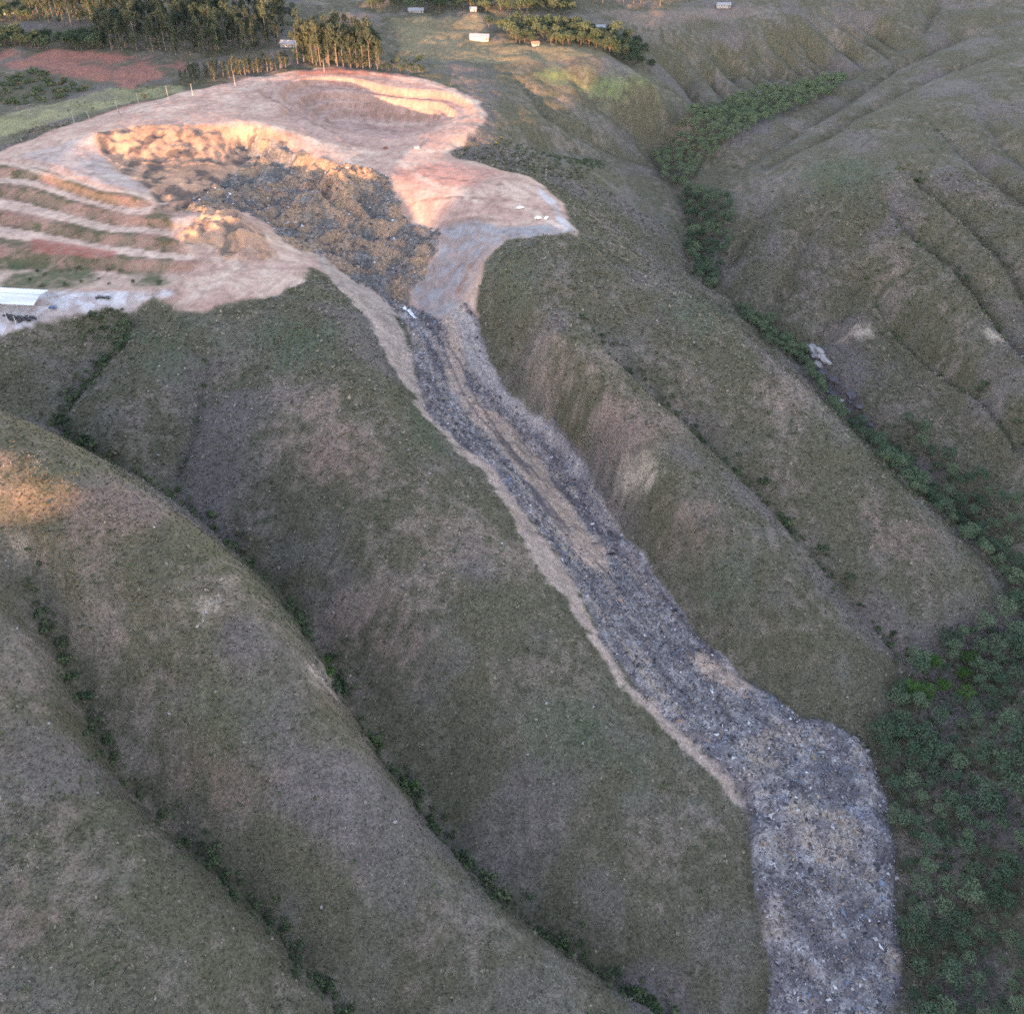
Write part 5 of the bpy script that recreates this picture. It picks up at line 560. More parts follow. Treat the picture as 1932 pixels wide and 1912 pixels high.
def blur(a, n=1):
    for _ in range(n):
        p = np.pad(a, 1, mode='edge')
        a = (p[:-2]+2*p[1:-1]+p[2:])[:, 1:-1]/4
        p = np.pad(a, ((0, 0), (1, 1)), mode='edge')
        a = (p[:, :-2]+2*p[:, 1:-1]+p[:, 2:])/4
    return a

def bicubic(a, x, y):
    fx = np.clip((x-MX0)/MD, 1, MNX-3.001); fy = np.clip((y-MY0)/MD, 1, MNY-3.001)
    ix = fx.astype(int); iy = fy.astype(int); fx = fx-ix; fy = fy-iy
    def w(t):
        return (-.5*t+t*t-.5*t**3, 1-2.5*t*t+1.5*t**3, .5*t+2*t*t-1.5*t**3, -.5*t*t+.5*t**3)
    wx = w(fx); wy = w(fy); flat = a.ravel(); out = 0
    for j in range(4):
        row = 0; base = (iy+j-1)*MNX+ix-1
        for i in range(4): row = row+wx[i]*flat[base+i]
        out = out+wy[j]*row
    return out

def bilinear(a, x, y):
    fx = np.clip((x-MX0)/MD, 0, MNX-1.001); fy = np.clip((y-MY0)/MD, 0, MNY-1.001)
    ix = fx.astype(int); iy = fy.astype(int); fx = fx-ix; fy = fy-iy
    f = a.ravel(); b = iy*MNX+ix
    return (f[b]*(1-fx)+f[b+1]*fx)*(1-fy)+(f[b+MNX]*(1-fx)+f[b+MNX+1]*fx)*fy

def line_field(P, R):
    """distance to a polyline on the map grid (up to R), with the third column of P at the nearest spot"""
    D = np.full(GX.shape, R*1.0); V = np.zeros(GX.shape)
    P = np.asarray(P, float)
    for a, b in zip(P[:-1], P[1:]):
        i0 = max(0, int((min(a[0], b[0])-R-MX0)/MD)); i1 = min(MNX, int((max(a[0], b[0])+R-MX0)/MD)+2)
        j0 = max(0, int((min(a[1], b[1])-R-MY0)/MD)); j1 = min(MNY, int((max(a[1], b[1])+R-MY0)/MD)+2)
        if i1 <= i0 or j1 <= j0: continue
        X = GX[j0:j1, i0:i1]; Y = GY[j0:j1, i0:i1]
        d = b[:2]-a[:2]; L = max(d@d, 1e-9)
        t = np.clip(((X-a[0])*d[0]+(Y-a[1])*d[1])/L, 0, 1)
        dist = np.hypot(X-a[0]-t*d[0], Y-a[1]-t*d[1])
        m = dist < D[j0:j1, i0:i1]
        D[j0:j1, i0:i1][m] = dist[m]
        if P.shape[1] > 2: V[j0:j1, i0:i1][m] = (a[2]+t*(b[2]-a[2]))[m]
    return D, V

def inside(P, x, y):
    r = np.zeros(x.shape, bool); n = len(P)
    for k in range(n):
        x0, y0 = P[k][:2]; x1, y1 = P[(k+1) % n][:2]
        if y0 == y1: continue
        c = ((y0 > y) != (y1 > y)) & (x < (x1-x0)*(y-y0)/(y1-y0)+x0)
        r ^= c
    return r

def poly_field(P, R=30.0):
    """signed distance to a polygon on the map grid, positive inside"""
    P = np.asarray(P, float)
    D, _ = line_field(np.vstack([P, P[:1]])[:, :2], R)
    r = np.zeros(GX.shape, bool)
    i0 = max(0, int((P[:, 0].min()-MX0)/MD)-1); i1 = min(MNX, int((P[:, 0].max()-MX0)/MD)+2)
    j0 = max(0, int((P[:, 1].min()-MY0)/MD)-1); j1 = min(MNY, int((P[:, 1].max()-MY0)/MD)+2)
    if i1 > i0 and j1 > j0: r[j0:j1, i0:i1] = inside(P, GX[j0:j1, i0:i1], GY[j0:j1, i0:i1])
    return np.where(r, D, -D)

def solve_surface(C):
    """smooth surface through the estimated control heights C (x, y, z)"""
    C = np.asarray(C, float); n = len(C); P = C[:, :2]/100.0
    A = np.hypot(P[:, None, 0]-P[None, :, 0], P[:, None, 1]-P[None, :, 1])
    A[np.diag_indices(n)] -= 0.012
    M = np.zeros((n+1, n+1)); M[:n, :n] = A; M[:n, n] = 1; M[n, :n] = 1
    w = np.linalg.solve(M, np.append(C[:, 2], 0))
    cx = gxs[::2]; cy = gys[::2]; out = np.zeros((len(cy), len(cx)))
    for j, yy in enumerate(cy):
        out[j] = np.hypot(cx[:, None]/100-P[None, :, 0], yy/100-P[None, :, 1])@w[:n]+w[n]
    return upsample2(out, MNY, MNX)

SUN_AZ = math.radians(20.0)      # the sun stands behind the viewer and to the left
SUN_EL = math.radians(5.0)

def shade_profile(u):
    return np.interp(u, *SHADE_RIDGE)

LEVELS = np.array([0.0, 4.0, 7.2, 10.6, 14.0, 22.0])

class Terrain:
    def __init__(self, D):
        self.D = D
        H = solve_surface(D['ctrl'])
        H = blur(H, 2)
        for P, w in D['gullies']:
            d, v = line_field(P, w*4)
            H = H - v*(np.exp(-d/w)-math.exp(-4.0))
        S = {k: poly_field(p) for k, p in D['polys'].items()}
        # terraces of the dump and the steps of the pit
        def steps(H, t, lev, flat):
            k = np.clip(np.searchsorted(lev, H)-1, 0, len(lev)-2)
            f = np.clip((H-lev[k])/(lev[k+1]-lev[k]), 0, 1)
            Q = lev[k]+(lev[k+1]-lev[k])*sstep(flat, .86, f)
            return H*(1-t)+np.where((H > lev[0]) & (H < lev[-1]), Q, H)*t, np.where(t > .2, (f < flat)*1.0, 0)
        H, self.bench = steps(H, sstep(-4, 5, S['terraces']), LEVELS, .45)
        H, _ = steps(H, sstep(0, 8, S['pit']), np.array([-8, -4.2, -.5, 4.2, 9.0, 14.0]), .62)
        self.flowD, self.flowS = line_field(D['axis'], 70)
        self.H = H; self.S = S

    def sd(self, name, x, y):
        return bilinear(self.S[name], x, y)

    def debris(self, x, y):
        w = fbm(x, y, 16, 3, 41)*3
        return self.sd('debris', x, y)+w

    def height(self, x, y, detail=True):
        h = bicubic(self.H, x, y)
        if detail:
            far = sstep(700, 1000, y)
            h = h+fbm(x, y, 42, 3, 3)*(1.6+2.0*far)*(1-sstep(-5, 8, self.sd('bare', x, y))*.85)
            nb = 1-sstep(-5, 8, self.sd('bare', x, y))
            h = h-nb*1.9*ridged(x, y, 34, 3, 7)
            h = h+fbm(x, y, 7, 3, 5)*.35
            dm = sstep(-1.0, 3.5, self.debris(x, y))
            fs = bilinear(self.flowS, x, y); fd = bilinear(self.flowD, x, y)
            toe = sstep(230, 330, fs)
            h = h+dm*(1.0+1.9*ridged(x, y, 10, 4, 11)+fbm(x, y, 3.0, 2, 19)*.8)
            h = h+sstep(-1, 11, self.debris(x, y))*(toe*(3.6+3.0*fbm(fs+fd*.35, fd*.45, 17, 4, 43))+(1-toe)*(.8+1.5*fbm(fs*.12, fd, 5, 3, 44)))
            h = h+toe*sstep(-2, 3, self.debris(x, y))*1.6
            bk = sstep(-1.5, 2, np.maximum.reduce([self.sd('bank%d' % k, x, y) for k in (1, 2, 3, 4)]))
            h = h+bk*(1.5*ridged(x, y, 8, 4, 53)-.3)
            tm = sstep(-2, 5, self.sd('trash', x, y)+fbm(x, y, 13, 3, 23)*7)
            h = h+tm*(7.5*ridged(x, y, 21, 5, 13)-3.2)
            sm = sstep(-2, 4, self.sd('scarp', x, y))
            h = h+sm*(3.6*ridged(x, y, 15, 5, 17)-1.8)
            cm = sstep(-2, 4, np.maximum(self.sd('cliffs', x, y), self.sd('block', x, y))+fbm(x, y, 12, 3, 39)*6)
            h = h+cm*(6.0*ridged(x, y, 14, 5, 37)-2.4)
        # beyond the map grid the land runs on as low hills
        ox = np.maximum(np.maximum(MX0+30-x, x-MX1+30), 0); oy = np.maximum(np.maximum(MY0+20-y, y-MY1+30), 0)
        o = np.hypot(ox, oy); b = sstep(0, 500, o)
        h = h*(1-b)+b*(-10+fbm(x, y, 700, 4, 31)*70)
        # unseen range added behind the viewer, shaped to keep the valley in shade
        u = x*math.cos(SUN_AZ)-y*math.sin(SUN_AZ); v = -x*math.sin(SUN_AZ)-y*math.cos(SUN_AZ)
        rh = shade_profile(u)
        g = np.exp(-((v-760)/170.0)**2)
        return np.where(v > 250, h*(1-g)+rh*g, h)

# ---------------------------------------------------------------- helpers
def new_mesh(name, V, Fq, smooth=False, normals=None):
    """V (n,3), Fq (m,k) faces with k corners each -> mesh"""
    V = np.ascontiguousarray(V, np.float32); Fq = np.ascontiguousarray(Fq, np.int32)
    m = bpy.data.meshes.new(name); k = Fq.shape[1]
    m.vertices.add(len(V)); m.vertices.foreach_set('co', V.ravel())
    m.loops.add(Fq.size); m.loops.foreach_set('vertex_index', Fq.ravel())
    m.polygons.add(len(Fq)); m.polygons.foreach_set('loop_start', np.arange(len(Fq), dtype=np.int32)*k)
    m.update(calc_edges=True)
    m.polygons.foreach_set('use_smooth', np.full(len(Fq), smooth))
    if normals is not None: m.normals_split_custom_set_from_vertices(np.asarray(normals, np.float32))
    return m

def put_color(m, C, name='albedo'):
    a = m.color_attributes.new(name, 'FLOAT_COLOR', 'POINT')
    C = np.asarray(C, np.float32)
    if C.shape[1] == 3: C = np.hstack([C, np.ones((len(C), 1), np.float32)])
    a.data.foreach_set('color', np.ascontiguousarray(C, np.float32).ravel())

def put_float(m, v, name):
    a = m.attributes.new(name, 'FLOAT', 'POINT'); a.data.foreach_set('value', np.asarray(v, np.float32))

def link(name, mesh, mat=None, parent=None, loc=None, rz=0.0, scale=None):
    o = bpy.data.objects.new(name, mesh); COL.objects.link(o)
    if mat is not None and mesh is not None and not mesh.materials: mesh.materials.append(mat)
    if parent is not None: o.parent = parent
    if loc is not None: o.location = loc
    if rz: o.rotation_euler = (0, 0, rz)
    if scale is not None: o.scale = scale if hasattr(scale, '__len__') else (scale,)*3
    return o

def tag(o, label=None, cat=None, group=None, kind=None):
    if label: o['label'] = label
    if cat: o['category'] = cat
    if group: o['group'] = group
    if kind: o['kind'] = kind
    return o

def lerp3(a, b, t): return a*(1-t[:, None])+np.asarray(b)*t[:, None]

def material(name, rough=0.95, spec=0.1):
    m = bpy.data.materials.new(name); m.use_nodes = True
    nt = m.node_tree; b = nt.nodes['Principled BSDF']
    b.inputs['Roughness'].default_value = rough; b.inputs['Specular IOR Level'].default_value = spec
    return m, nt, b

# ---------------------------------------------------------------- terrain
T = Terrain(DATA)

def axis(breaks, lo, hi, grow):
    """coordinates with the given spacing per band, stretching out towards lo and hi"""
    xs = [breaks[0][0]]
    for (a, b, s) in breaks:
        n = max(1, int(round((b-a)/s))); xs += list(a+(b-a)*np.arange(1, n+1)/n)
    s = breaks[-1][2]
    while xs[-1] < hi: s *= grow; xs.append(xs[-1]+s)
    s = breaks[0][2]; pre = []; x = xs[0]
    while x > lo: s *= grow; x -= s; pre.append(x)
    return np.array(pre[::-1]+xs)

ax = axis([(-1500, -640, 26), (-640, -330, 2.4), (-330, -200, 1.5), (-200, 330, 1.1), (330, 460, 1.6), (460, 640, 2.6)], -6000, 6000, 1.16)
ay = axis([(-1200, -350, 34), (-350, 90, 14), (90, 330, 1.1), (330, 640, 1.2), (640, 860, 1.8), (860, 1250, 3.0)], -3000, 9000, 1.16)
NX, NY = len(ax), len(ay)
VX, VY = np.meshgrid(ax, ay); vx = VX.ravel(); vy = VY.ravel()
vz = T.height(vx, vy)
# slope and normals
Z = vz.reshape(NY, NX)
gy_, gx_ = np.gradient(Z, ay, ax)
nrm = np.stack([-gx_, -gy_, np.ones_like(gx_)], -1); nrm /= np.linalg.norm(nrm, axis=-1, keepdims=True)
slope = np.hypot(gx_, gy_).ravel(); nrm = nrm.reshape(-1, 3)

def ground_z(x, y):
    return T.height(np.atleast_1d(np.asarray(x, float)), np.atleast_1d(np.asarray(y, float)))

def albedo(x, y, slope):
    """the ground's own colours: grass, bare soil, gravel, waste"""
    n1 = fbm(x, y, 95, 4, 101); n2 = fbm(x, y, 24, 4, 102); n3 = fbm(x, y, 5.5, 3, 103); n4 = fbm(x, y, 2.2, 2, 104)
    C = np.tile(np.array([.105, .098, .066]), (len(x), 1))
    C = lerp3(C, (.134, .124, .100), sstep(-.05, .45, n2*.8+n1*.5))
    C = lerp3(C, (.225, .178, .155), sstep(.02, .5, n3*.7+fbm(x, y, 40, 3, 105)*.8)*.45)
    C = lerp3(C, (.150, .128, .126), sstep(.05, .4, fbm(x, y, 60, 3, 106))*.6)
    PC = {'straw': ((.255, .196, .160), .5), 'rust': ((.220, .152, .126), .55), 'green': ((.082, .098, .060), .65), 'lime': ((.165, .200, .078), .8), 'pale': ((.420, .350, .280), .8)}
    for c, P_ in PATCH:
        col, k = PC[c]; R = 20 if c != 'pale' else 6
        C = lerp3(C, col, sstep(-.6, .9, (bilinear(P_, x, y)/R+n2*1.3+n3*.8))*k*sstep(-28, 0, bilinear(P_, x, y)))
    sd = lambda k: T.sd(k, x, y)
    wob = n2*5+n3*2.2
    C = lerp3(C, (.230, .190, .110), sstep(-4, 5, sd('pasture')+wob)*.85*(.6+.4*sstep(-.3, .4, n2)))
    C = lerp3(C, (.215, .165, .140), sstep(-4, 5, sd('farbare')+wob)*.6)
    C = lerp3(C, (.27, .26, .135), sstep(-3, 4, sd('verge')+wob)*.8*(.5+.5*sstep(-.3, .3, n2)))
    C = lerp3(C, (.260, .125, .098), sstep(-3, 4, sd('redfield')+wob*2.5)*.9*sstep(-.22, .12, fbm(x, y, 45, 3, 171)+.08))
    soil = np.tile(np.array([.43, .285, .232]), (len(x), 1))
    soil = lerp3(soil, (.46, .345, .275), sstep(-.25, .35, n2))
    soil = lerp3(soil, (.37, .225, .180), sstep(.05, .5, n1*.7+n3*.6)*.7)
    pit = sstep(-3, 3, sd('pit')+wob*.4)
    soil = lerp3(soil, (.40, .262, .215), pit*.7)
    soil = lerp3(soil, (.33, .20, .165), pit*sstep(.25, .5, slope)*.5)
    soil = lerp3(soil, (.40, .215, .175), sstep(-3, 3, sd('redground')+wob*.7)*.75)
    soil = lerp3(soil, (.36, .335, .32), sstep(-3, 4, sd('greyslope')+wob)*.55)
    soil = lerp3(soil, (.43, .255, .155), sstep(-2, 4, sd('scarp')+wob*.6)*.8)
    soil = lerp3(soil, (.46, .31, .22), sstep(-2, 3, sd('cliffs')+wob)*.4)
    soil = lerp3(soil, (.45, .45, .47), sstep(-3, 3, sd('yard')+wob*.5)*.85)
    soil = lerp3(soil, (.245, .243, .255), sstep(-3, 3, sd('scar')+wob*.7)*.9)
    soil = lerp3(soil, (.46, .46, .48), sstep(-2, 2, sd('platedge')+wob*.3)*.8)
    # dump terraces: pale tracks, weedy faces
    te = sstep(-2, 4, sd('terraces')); face = 1-bilinear(T.bench, x, y)
    soil = lerp3(soil, (.50, .375, .300), te*(1-face)*.7)
    soil = lerp3(soil, (.265, .155, .118), te*face*.85)
    soil = lerp3(soil, (.085, .085, .048), te*face*sstep(-.12, .12, fbm(x, y, 24, 3, 111)+n3*.5+.14*sstep(-200, -330, x))*.9)
    soil = lerp3(soil, (.060, .075, .036), sstep(-4, 4, bilinear(TB, x, y)+wob*1.5)*sstep(-.2, .25, n2+.12)*.9)
    soil = lerp3(soil, (.30, .12, .095), sstep(-1, 2, sd('redbench')+n3*2)*.85)
    soil = lerp3(soil, (.30, .135, .105), np.maximum(sstep(-1, 1.5, sd('redroad')+n3*1.5), sstep(-1, 2, sd('redtop')+n3*2))*.85)
    for c, f, w in TRK:
        k = sstep(w*1.6, w*.3, bilinear(f, x, y)+n3*1.6)*sstep(-.5, .2, n2+n3*.5+.2)
        soil = lerp3(soil, {'pale': (.52, .40, .320), 'dark': (.23, .150, .120), 'red': (.33, .16, .125)}[c], k*.9)
    soil = lerp3(soil, (.27, .180, .140), sstep(.08, .35, ridged(x, y, 13, 4, 141)-.50+slope*.7)*.5)
    soil = soil*(1+.30*n2+.30*n3+.26*n4+.16*fbm(x, y, 1.3, 2, 177))[:, None]
    bare = sstep(-1.8, 1.8, sd('bare')+wob*.9)
    bank = np.maximum.reduce([sd('bank1'), sd('bank2'), sd('bank3')-.6, sd('bank4')-.2])
    bankm = sstep(-1.4, 1.4, bank+n3*3.2+n2*3.5+.5)
    C = C*(1+.18*n3+.20*n4)[:, None]
    C = C*(1-bare[:, None])+soil*bare[:, None]
    bc = np.tile(np.array([.36, .280, .235]), (len(x), 1))*(1+.45*n3+.3*n2+.2*n4)[:, None]
    C = C*(1-bankm[:, None])+bc*bankm[:, None]
    # waste
    n5 = fbm(x, y, 9, 4, 120); n6 = fbm(x, y, 1.7, 2, 121)
    W = np.tile(np.array([.215, .192, .200]), (len(x), 1))
    W = lerp3(W, (.35, .318, .312), sstep(-.2, .5, n5+n6*.5))
    W = lerp3(W, (.085, .076, .080), sstep(.05, .5, -n5+n6*.8)*.8)
    tan = np.maximum(sstep(-3, 4, sd('tanstreak')+wob*1.0), sstep(-3, 3, sd('tanpatch')+wob*.6))
    W = lerp3(W, (.46, .345, .270), tan*sstep(-.75, -.05, n5+n3*.4)*.95)
    W = lerp3(W, (.33, .27, .21), sstep(-4, 10, sd('tanlow')+wob)*sstep(-.15, .35, fbm(x, y, 26, 3, 125))*.55)
    fs = bilinear(T.flowS, x, y); fd = bilinear(T.flowD, x, y); toe = sstep(230, 320, fs)
    stk = fbm(fs*.10, fd, 4.5, 4, 151)*(1-toe)+fbm(fs+fd*.3, fd*.5, 14, 4, 152)*toe
    W = lerp3(W, (.36, .29, .235), sstep(.02, .32, stk)*.75)
    W = lerp3(W, (.10, .09, .10), sstep(.05, .35, -stk)*.75)
    W = lerp3(W, (.17, .20, .26), sstep(.22, .5, fbm(x, y, 22, 3, 153))*.6*toe)
    W = lerp3(W, (.36, .315, .295), sstep(-2, 3, sd('greyfine')+wob*.8)*.95)
    W *= (1+.35*n6+.2*n4)[:, None]
    deb = sstep(-.6, .9, T.debris(x, y))*(1-sstep(-2, 2, sd('scar')+n2*5))
    C = C*(1-deb[:, None])+W*deb[:, None]
    tr = sstep(-1.5, 2, sd('trash')+fbm(x, y, 13, 3, 23)*7)
    W2 = np.tile(np.array([.125, .118, .110]), (len(x), 1))
    W2 = lerp3(W2, (.20, .19, .185), sstep(-.1, .4, n5+n6*.5))
    W2 = lerp3(W2, (.33, .225, .150), sstep(-.20, .12, fbm(x, y, 24, 3, 131)+n3*.35)*.85)
    W2 *= (1+.35*n6+.25*n4)[:, None]
    C = C*(1-tr[:, None])+W2*tr[:, None]
    sc = sstep(-1, 3, sd('scarp'))*sstep(.02, .22, fbm(x, y, 15, 3, 133)+n3*.4-.04+.16*sstep(640, 600, y))
    C = lerp3(C, (.085, .075, .070), sc*.85)
    bl = sstep(-1, 3, np.maximum(sd('block'), sd('cliffs'))+fbm(x, y, 12, 3, 39)*6+n3*2)
    C = lerp3(C, (.42, .255, .16), bl*sstep(-.30, .15, n2+n3*.6)*.8)
    C = lerp3(C, (.13, .11, .095), bl*sstep(.08, .35, fbm(x, y, 13, 3, 181)+n3*.3)*.8)
    return np.column_stack([np.clip(C, .012, .75), 1-.72*bare*(1-tr)*(1-deb)])

PATCH = [(c, blur(poly_field(p, 30), 2)) for c, p in DATA['patches']]
TRK = [(c, line_field(np.array(p), 12.0)[0], w) for c, w, p in DATA['tracks']]
TB = poly_field(DATA['zones']['terrace_bush'])
alb = albedo(vx, vy, slope)

terrain_mat, nt, bs = material('ground_soil_and_grass')
at = nt.nodes.new('ShaderNodeAttribute'); at.attribute_name = 'albedo'
tc = nt.nodes.new('ShaderNodeNewGeometry')
def noise(nt, scale, detail=4, rough=.6):
    n = nt.nodes.new('ShaderNodeTexNoise'); n.inputs['Scale'].default_value = scale
    n.inputs['Detail'].default_value = detail; n.inputs['Roughness'].default_value = rough
    return n
n1 = noise(nt, .9, 4, .65); nt.links.new(tc.outputs['Position'], n1.inputs['Vector'])
mr = nt.nodes.new('ShaderNodeMapRange'); mr.inputs['From Min'].default_value = .3; mr.inputs['From Max'].default_value = .7
mr.inputs['To Min'].default_value = .55; mr.inputs['To Max'].default_value = 1.45
nt.links.new(n1.outputs['Fac'], mr.inputs['Value'])
lo_ = nt.nodes.new('ShaderNodeMapRange'); lo_.inputs['To Min'].default_value = 1.0; lo_.inputs['To Max'].default_value = .55; nt.links.new(at.outputs['Alpha'], lo_.inputs['Value']); nt.links.new(lo_.outputs['Result'], mr.inputs['To Min'])
hi_ = nt.nodes.new('ShaderNodeMapRange'); hi_.inputs['To Min'].default_value = 1.0; hi_.inputs['To Max'].default_value = 1.45; nt.links.new(at.outputs['Alpha'], hi_.inputs['Value']); nt.links.new(hi_.outputs['Result'], mr.inputs['To Max'])
mx = nt.nodes.new('ShaderNodeMix'); mx.data_type = 'RGBA'; mx.blend_type = 'MULTIPLY'; mx.inputs['Factor'].default_value = 1
nt.links.new(at.outputs['Color'], mx.inputs['A']); nt.links.new(mr.outputs['Result'], mx.inputs['B'])
nt.links.new(mx.outputs['Result'], bs.inputs['Base Color'])
n2 = noise(nt, .55, 6, .7); nt.links.new(tc.outputs['Position'], n2.inputs['Vector'])
bp = nt.nodes.new('ShaderNodeBump'); nt.links.new(at.outputs['Alpha'], bp.inputs['Strength']); bp.inputs['Distance'].default_value = .9
nt.links.new(n2.outputs['Fac'], bp.inputs['Height']); nt.links.new(bp.outputs['Normal'], bs.inputs['Normal'])

# split the one sheet of land into its kinds of ground (the vertices along the borders coincide)
fi = (np.arange(NY-1)[:, None]*NX+np.arange(NX-1)[None]).ravel()
quads = np.stack([fi, fi+1, fi+NX+1, fi+NX], 1)
fx = (vx[fi]+vx[fi+NX+1])/2; fy = (vy[fi]+vy[fi+NX+1])/2
w2 = (fbm(fx, fy, 24, 4, 102)*5+fbm(fx, fy, 5.5, 3, 103)*2.2)*.9
m_deb = (T.debris(fx, fy) > 0)
m_trash = T.sd('trash', fx, fy)+fbm(fx, fy, 13, 3, 23)*7 > 0
m_waste = (m_deb & ~(T.sd('scar', fx, fy) > 0)) | m_trash
m_bare = (T.sd('bare', fx, fy)+w2 > 0) & ~m_waste
m_bank = (np.maximum.reduce([T.sd('bank%d' % k, fx, fy)-(k > 2) for k in (1, 2, 3, 4)])+fbm(fx, fy, 5.5, 3, 103)*3.2+fbm(fx, fy, 24, 4, 102)*3.5 > -.5) & ~m_waste & ~m_bare
m_road = (T.sd('redroad', fx, fy) > 0) & ~m_waste
m_pit = (T.sd('pit', fx, fy) > 0) & m_bare & ~m_road
m_terr = (T.sd('terraces', fx, fy) > 0) & m_bare & ~m_road & ~m_pit
m_yard = (T.sd('yard', fx, fy) > 0) & m_bare & ~m_road & ~m_terr
m_scar = (np.maximum(T.sd('scar', fx, fy), T.sd('platedge', fx, fy)) > 0) & m_bare
m_field = (T.sd('redfield', fx, fy) > 0) & ~m_bare & ~m_road
m_past = (T.sd('pasture', fx, fy) > 0) & ~m_bare & ~m_field
kinds = [('waste_flow', m_waste), ('dirt_road', m_road), ('excavated_pit', m_pit), ('terraced_embankment', m_terr), ('gravel_yard', m_yard), ('gravel_slope', m_scar),
         ('bare_ground', m_bare), ('eroded_bank', m_bank), ('red_field', m_field), ('pasture', m_past)]
left = np.ones(len(fi), bool)
def land(name, sel):
    q = quads[sel]; idx = np.unique(q); re = np.full(NX*NY, -1, np.int32); re[idx] = np.arange(len(idx))
    me = new_mesh(name, np.stack([vx[idx], vy[idx], vz[idx]], 1), re[q], True, nrm[idx])
    put_color(me, alb[idx])
    o = link(name, me, terrain_mat); o['kind'] = 'structure'
    return o
for nme, msk in kinds:
    s = msk & left; left &= ~s
    if s.any():
        o = land(nme, s)
        if nme == 'waste_flow':
            tag(o, 'long grey tongue of slumped rubbish running down the ravine from the dump', 'waste flow', kind='stuff')
land('hills', left)

# ---------------------------------------------------------------- plants
R = np.random.default_rng(7)

def foliage_material(name, lo, hi, odd=None):
    m, nt, b = material(name, .85, .15)
    a = nt.nodes.new('ShaderNodeAttribute'); a.attribute_name = 'tint'
    oi = nt.nodes.new('ShaderNodeObjectInfo')
    ad = nt.nodes.new('ShaderNodeMath'); ad.operation = 'MULTIPLY_ADD'
    nt.links.new(oi.outputs['Random'], ad.inputs[0]); ad.inputs[1].default_value = .7
    s = nt.nodes.new('ShaderNodeMath'); s.operation = 'MULTIPLY'; s.inputs[1].default_value = .5
    nt.links.new(a.outputs['Fac'], s.inputs[0]); nt.links.new(s.outputs[0], ad.inputs[2])
    r = nt.nodes.new('ShaderNodeValToRGB'); r.color_ramp.elements[0].color = (*lo, 1); r.color_ramp.elements[1].color = (*hi, 1)
    r.color_ramp.elements[0].position = .1; r.color_ramp.elements[1].position = .95
    if odd: e = r.color_ramp.elements.new(.6); e.color = (*odd, 1)
    nt.links.new(ad.outputs[0], r.inputs['Fac']); nt.links.new(r.outputs['Color'], b.inputs['Base Color'])
    return m

M_valley = foliage_material('valley_leaves', (.042, .070, .040), (.130, .170, .096), (.074, .112, .068))
M_bright = foliage_material('bright_leaves', (.045, .095, .022), (.085, .165, .040))
M_euc = foliage_material('eucalyptus_leaves', (.030, .045, .034), (.078, .092, .056), (.048, .064, .044))
M_dry = foliage_material('dry_leaves', (.110, .085, .045), (.230, .170, .080))
M_bush = foliage_material('bush_leaves', (.038, .060, .030), (.115, .135, .070), (.066, .090, .048))
M_bark, nt_, b_ = material('bark', .9); b_.inputs['Base Color'].default_value = (.16, .125, .095, 1)
M_pbark, nt_, b_ = material('pale_bark', .9); b_.inputs['Base Color'].default_value = (.22, .18, .15, 1)

def tube(path, radii, k=6):
    path = np.asarray(path, float); V = []; Fc = []
    for i, (p, r) in enumerate(zip(path, radii)):
        d = path[min(i+1, len(path)-1)]-path[max(i-1, 0)]; d = d/np.linalg.norm(d)
        u = np.cross(d, (0.31, .95, .05)); u /= np.linalg.norm(u); w = np.cross(d, u)
        for j in range(k):
            a = 2*math.pi*j/k; V.append(p+r*(u*math.cos(a)+w*math.sin(a)))
    for i in range(len(path)-1):
        for j in range(k):
            Fc.append((i*k+j, i*k+(j+1) % k, (i+1)*k+(j+1) % k, (i+1)*k+j))
    return np.array(V), np.array(Fc)

def join(parts):
    V = []; Fc = []; n = 0
    for v, f in parts: V.append(v); Fc.append(np.asarray(f)+n); n += len(v)
    return np.vstack(V), np.vstack(Fc)

def cards(rng, lobes, n, size, up=.35):
    """n leaf sprays spread over the outer shell of the given lobes (x, y, z, rx, ry, rz)"""
    lobes = np.asarray(lobes, float); wgt = lobes[:, 3]*lobes[:, 4]; pick = rng.choice(len(lobes), n, p=wgt/wgt.sum())
    d = rng.normal(size=(n, 3)); d[:, 2] += up; d /= np.linalg.norm(d, axis=1, keepdims=True)
    rr = rng.uniform(.55, 1.08, n)[:, None]
    c = lobes[pick, :3]+d*lobes[pick, 3:]*rr
    nm = d+rng.normal(size=(n, 3))*.55; nm /= np.linalg.norm(nm, axis=1, keepdims=True)
    u = np.cross(nm, rng.normal(size=(n, 3))); u /= np.linalg.norm(u, axis=1, keepdims=True); w = np.cross(nm, u)
    s = size*rng.uniform(.55, 1.25, n)[:, None]; e = rng.uniform(.55, 1.0, (n, 4, 1))
    V = np.stack([c+u*s*.5*e[:, 0], c+w*s*.42*e[:, 1], c-u*s*.5*e[:, 2], c-w*s*.42*e[:, 3]], 1).reshape(-1, 3)
    Fc = np.arange(4*n).reshape(n, 4)
    clump = rng.uniform(0, .5, len(lobes))[pick]
    t = np.repeat(np.clip(clump+rng.uniform(0, .6, n), 0, 1), 4)
    return V, Fc, t

def crown_mesh(name, rng, lobes, n, size, mat, up=.35):
    V, Fc, t = cards(rng, lobes, n, size, up); m = new_mesh(name, V, Fc); put_float(m, t, 'tint'); m.materials.append(mat); return m

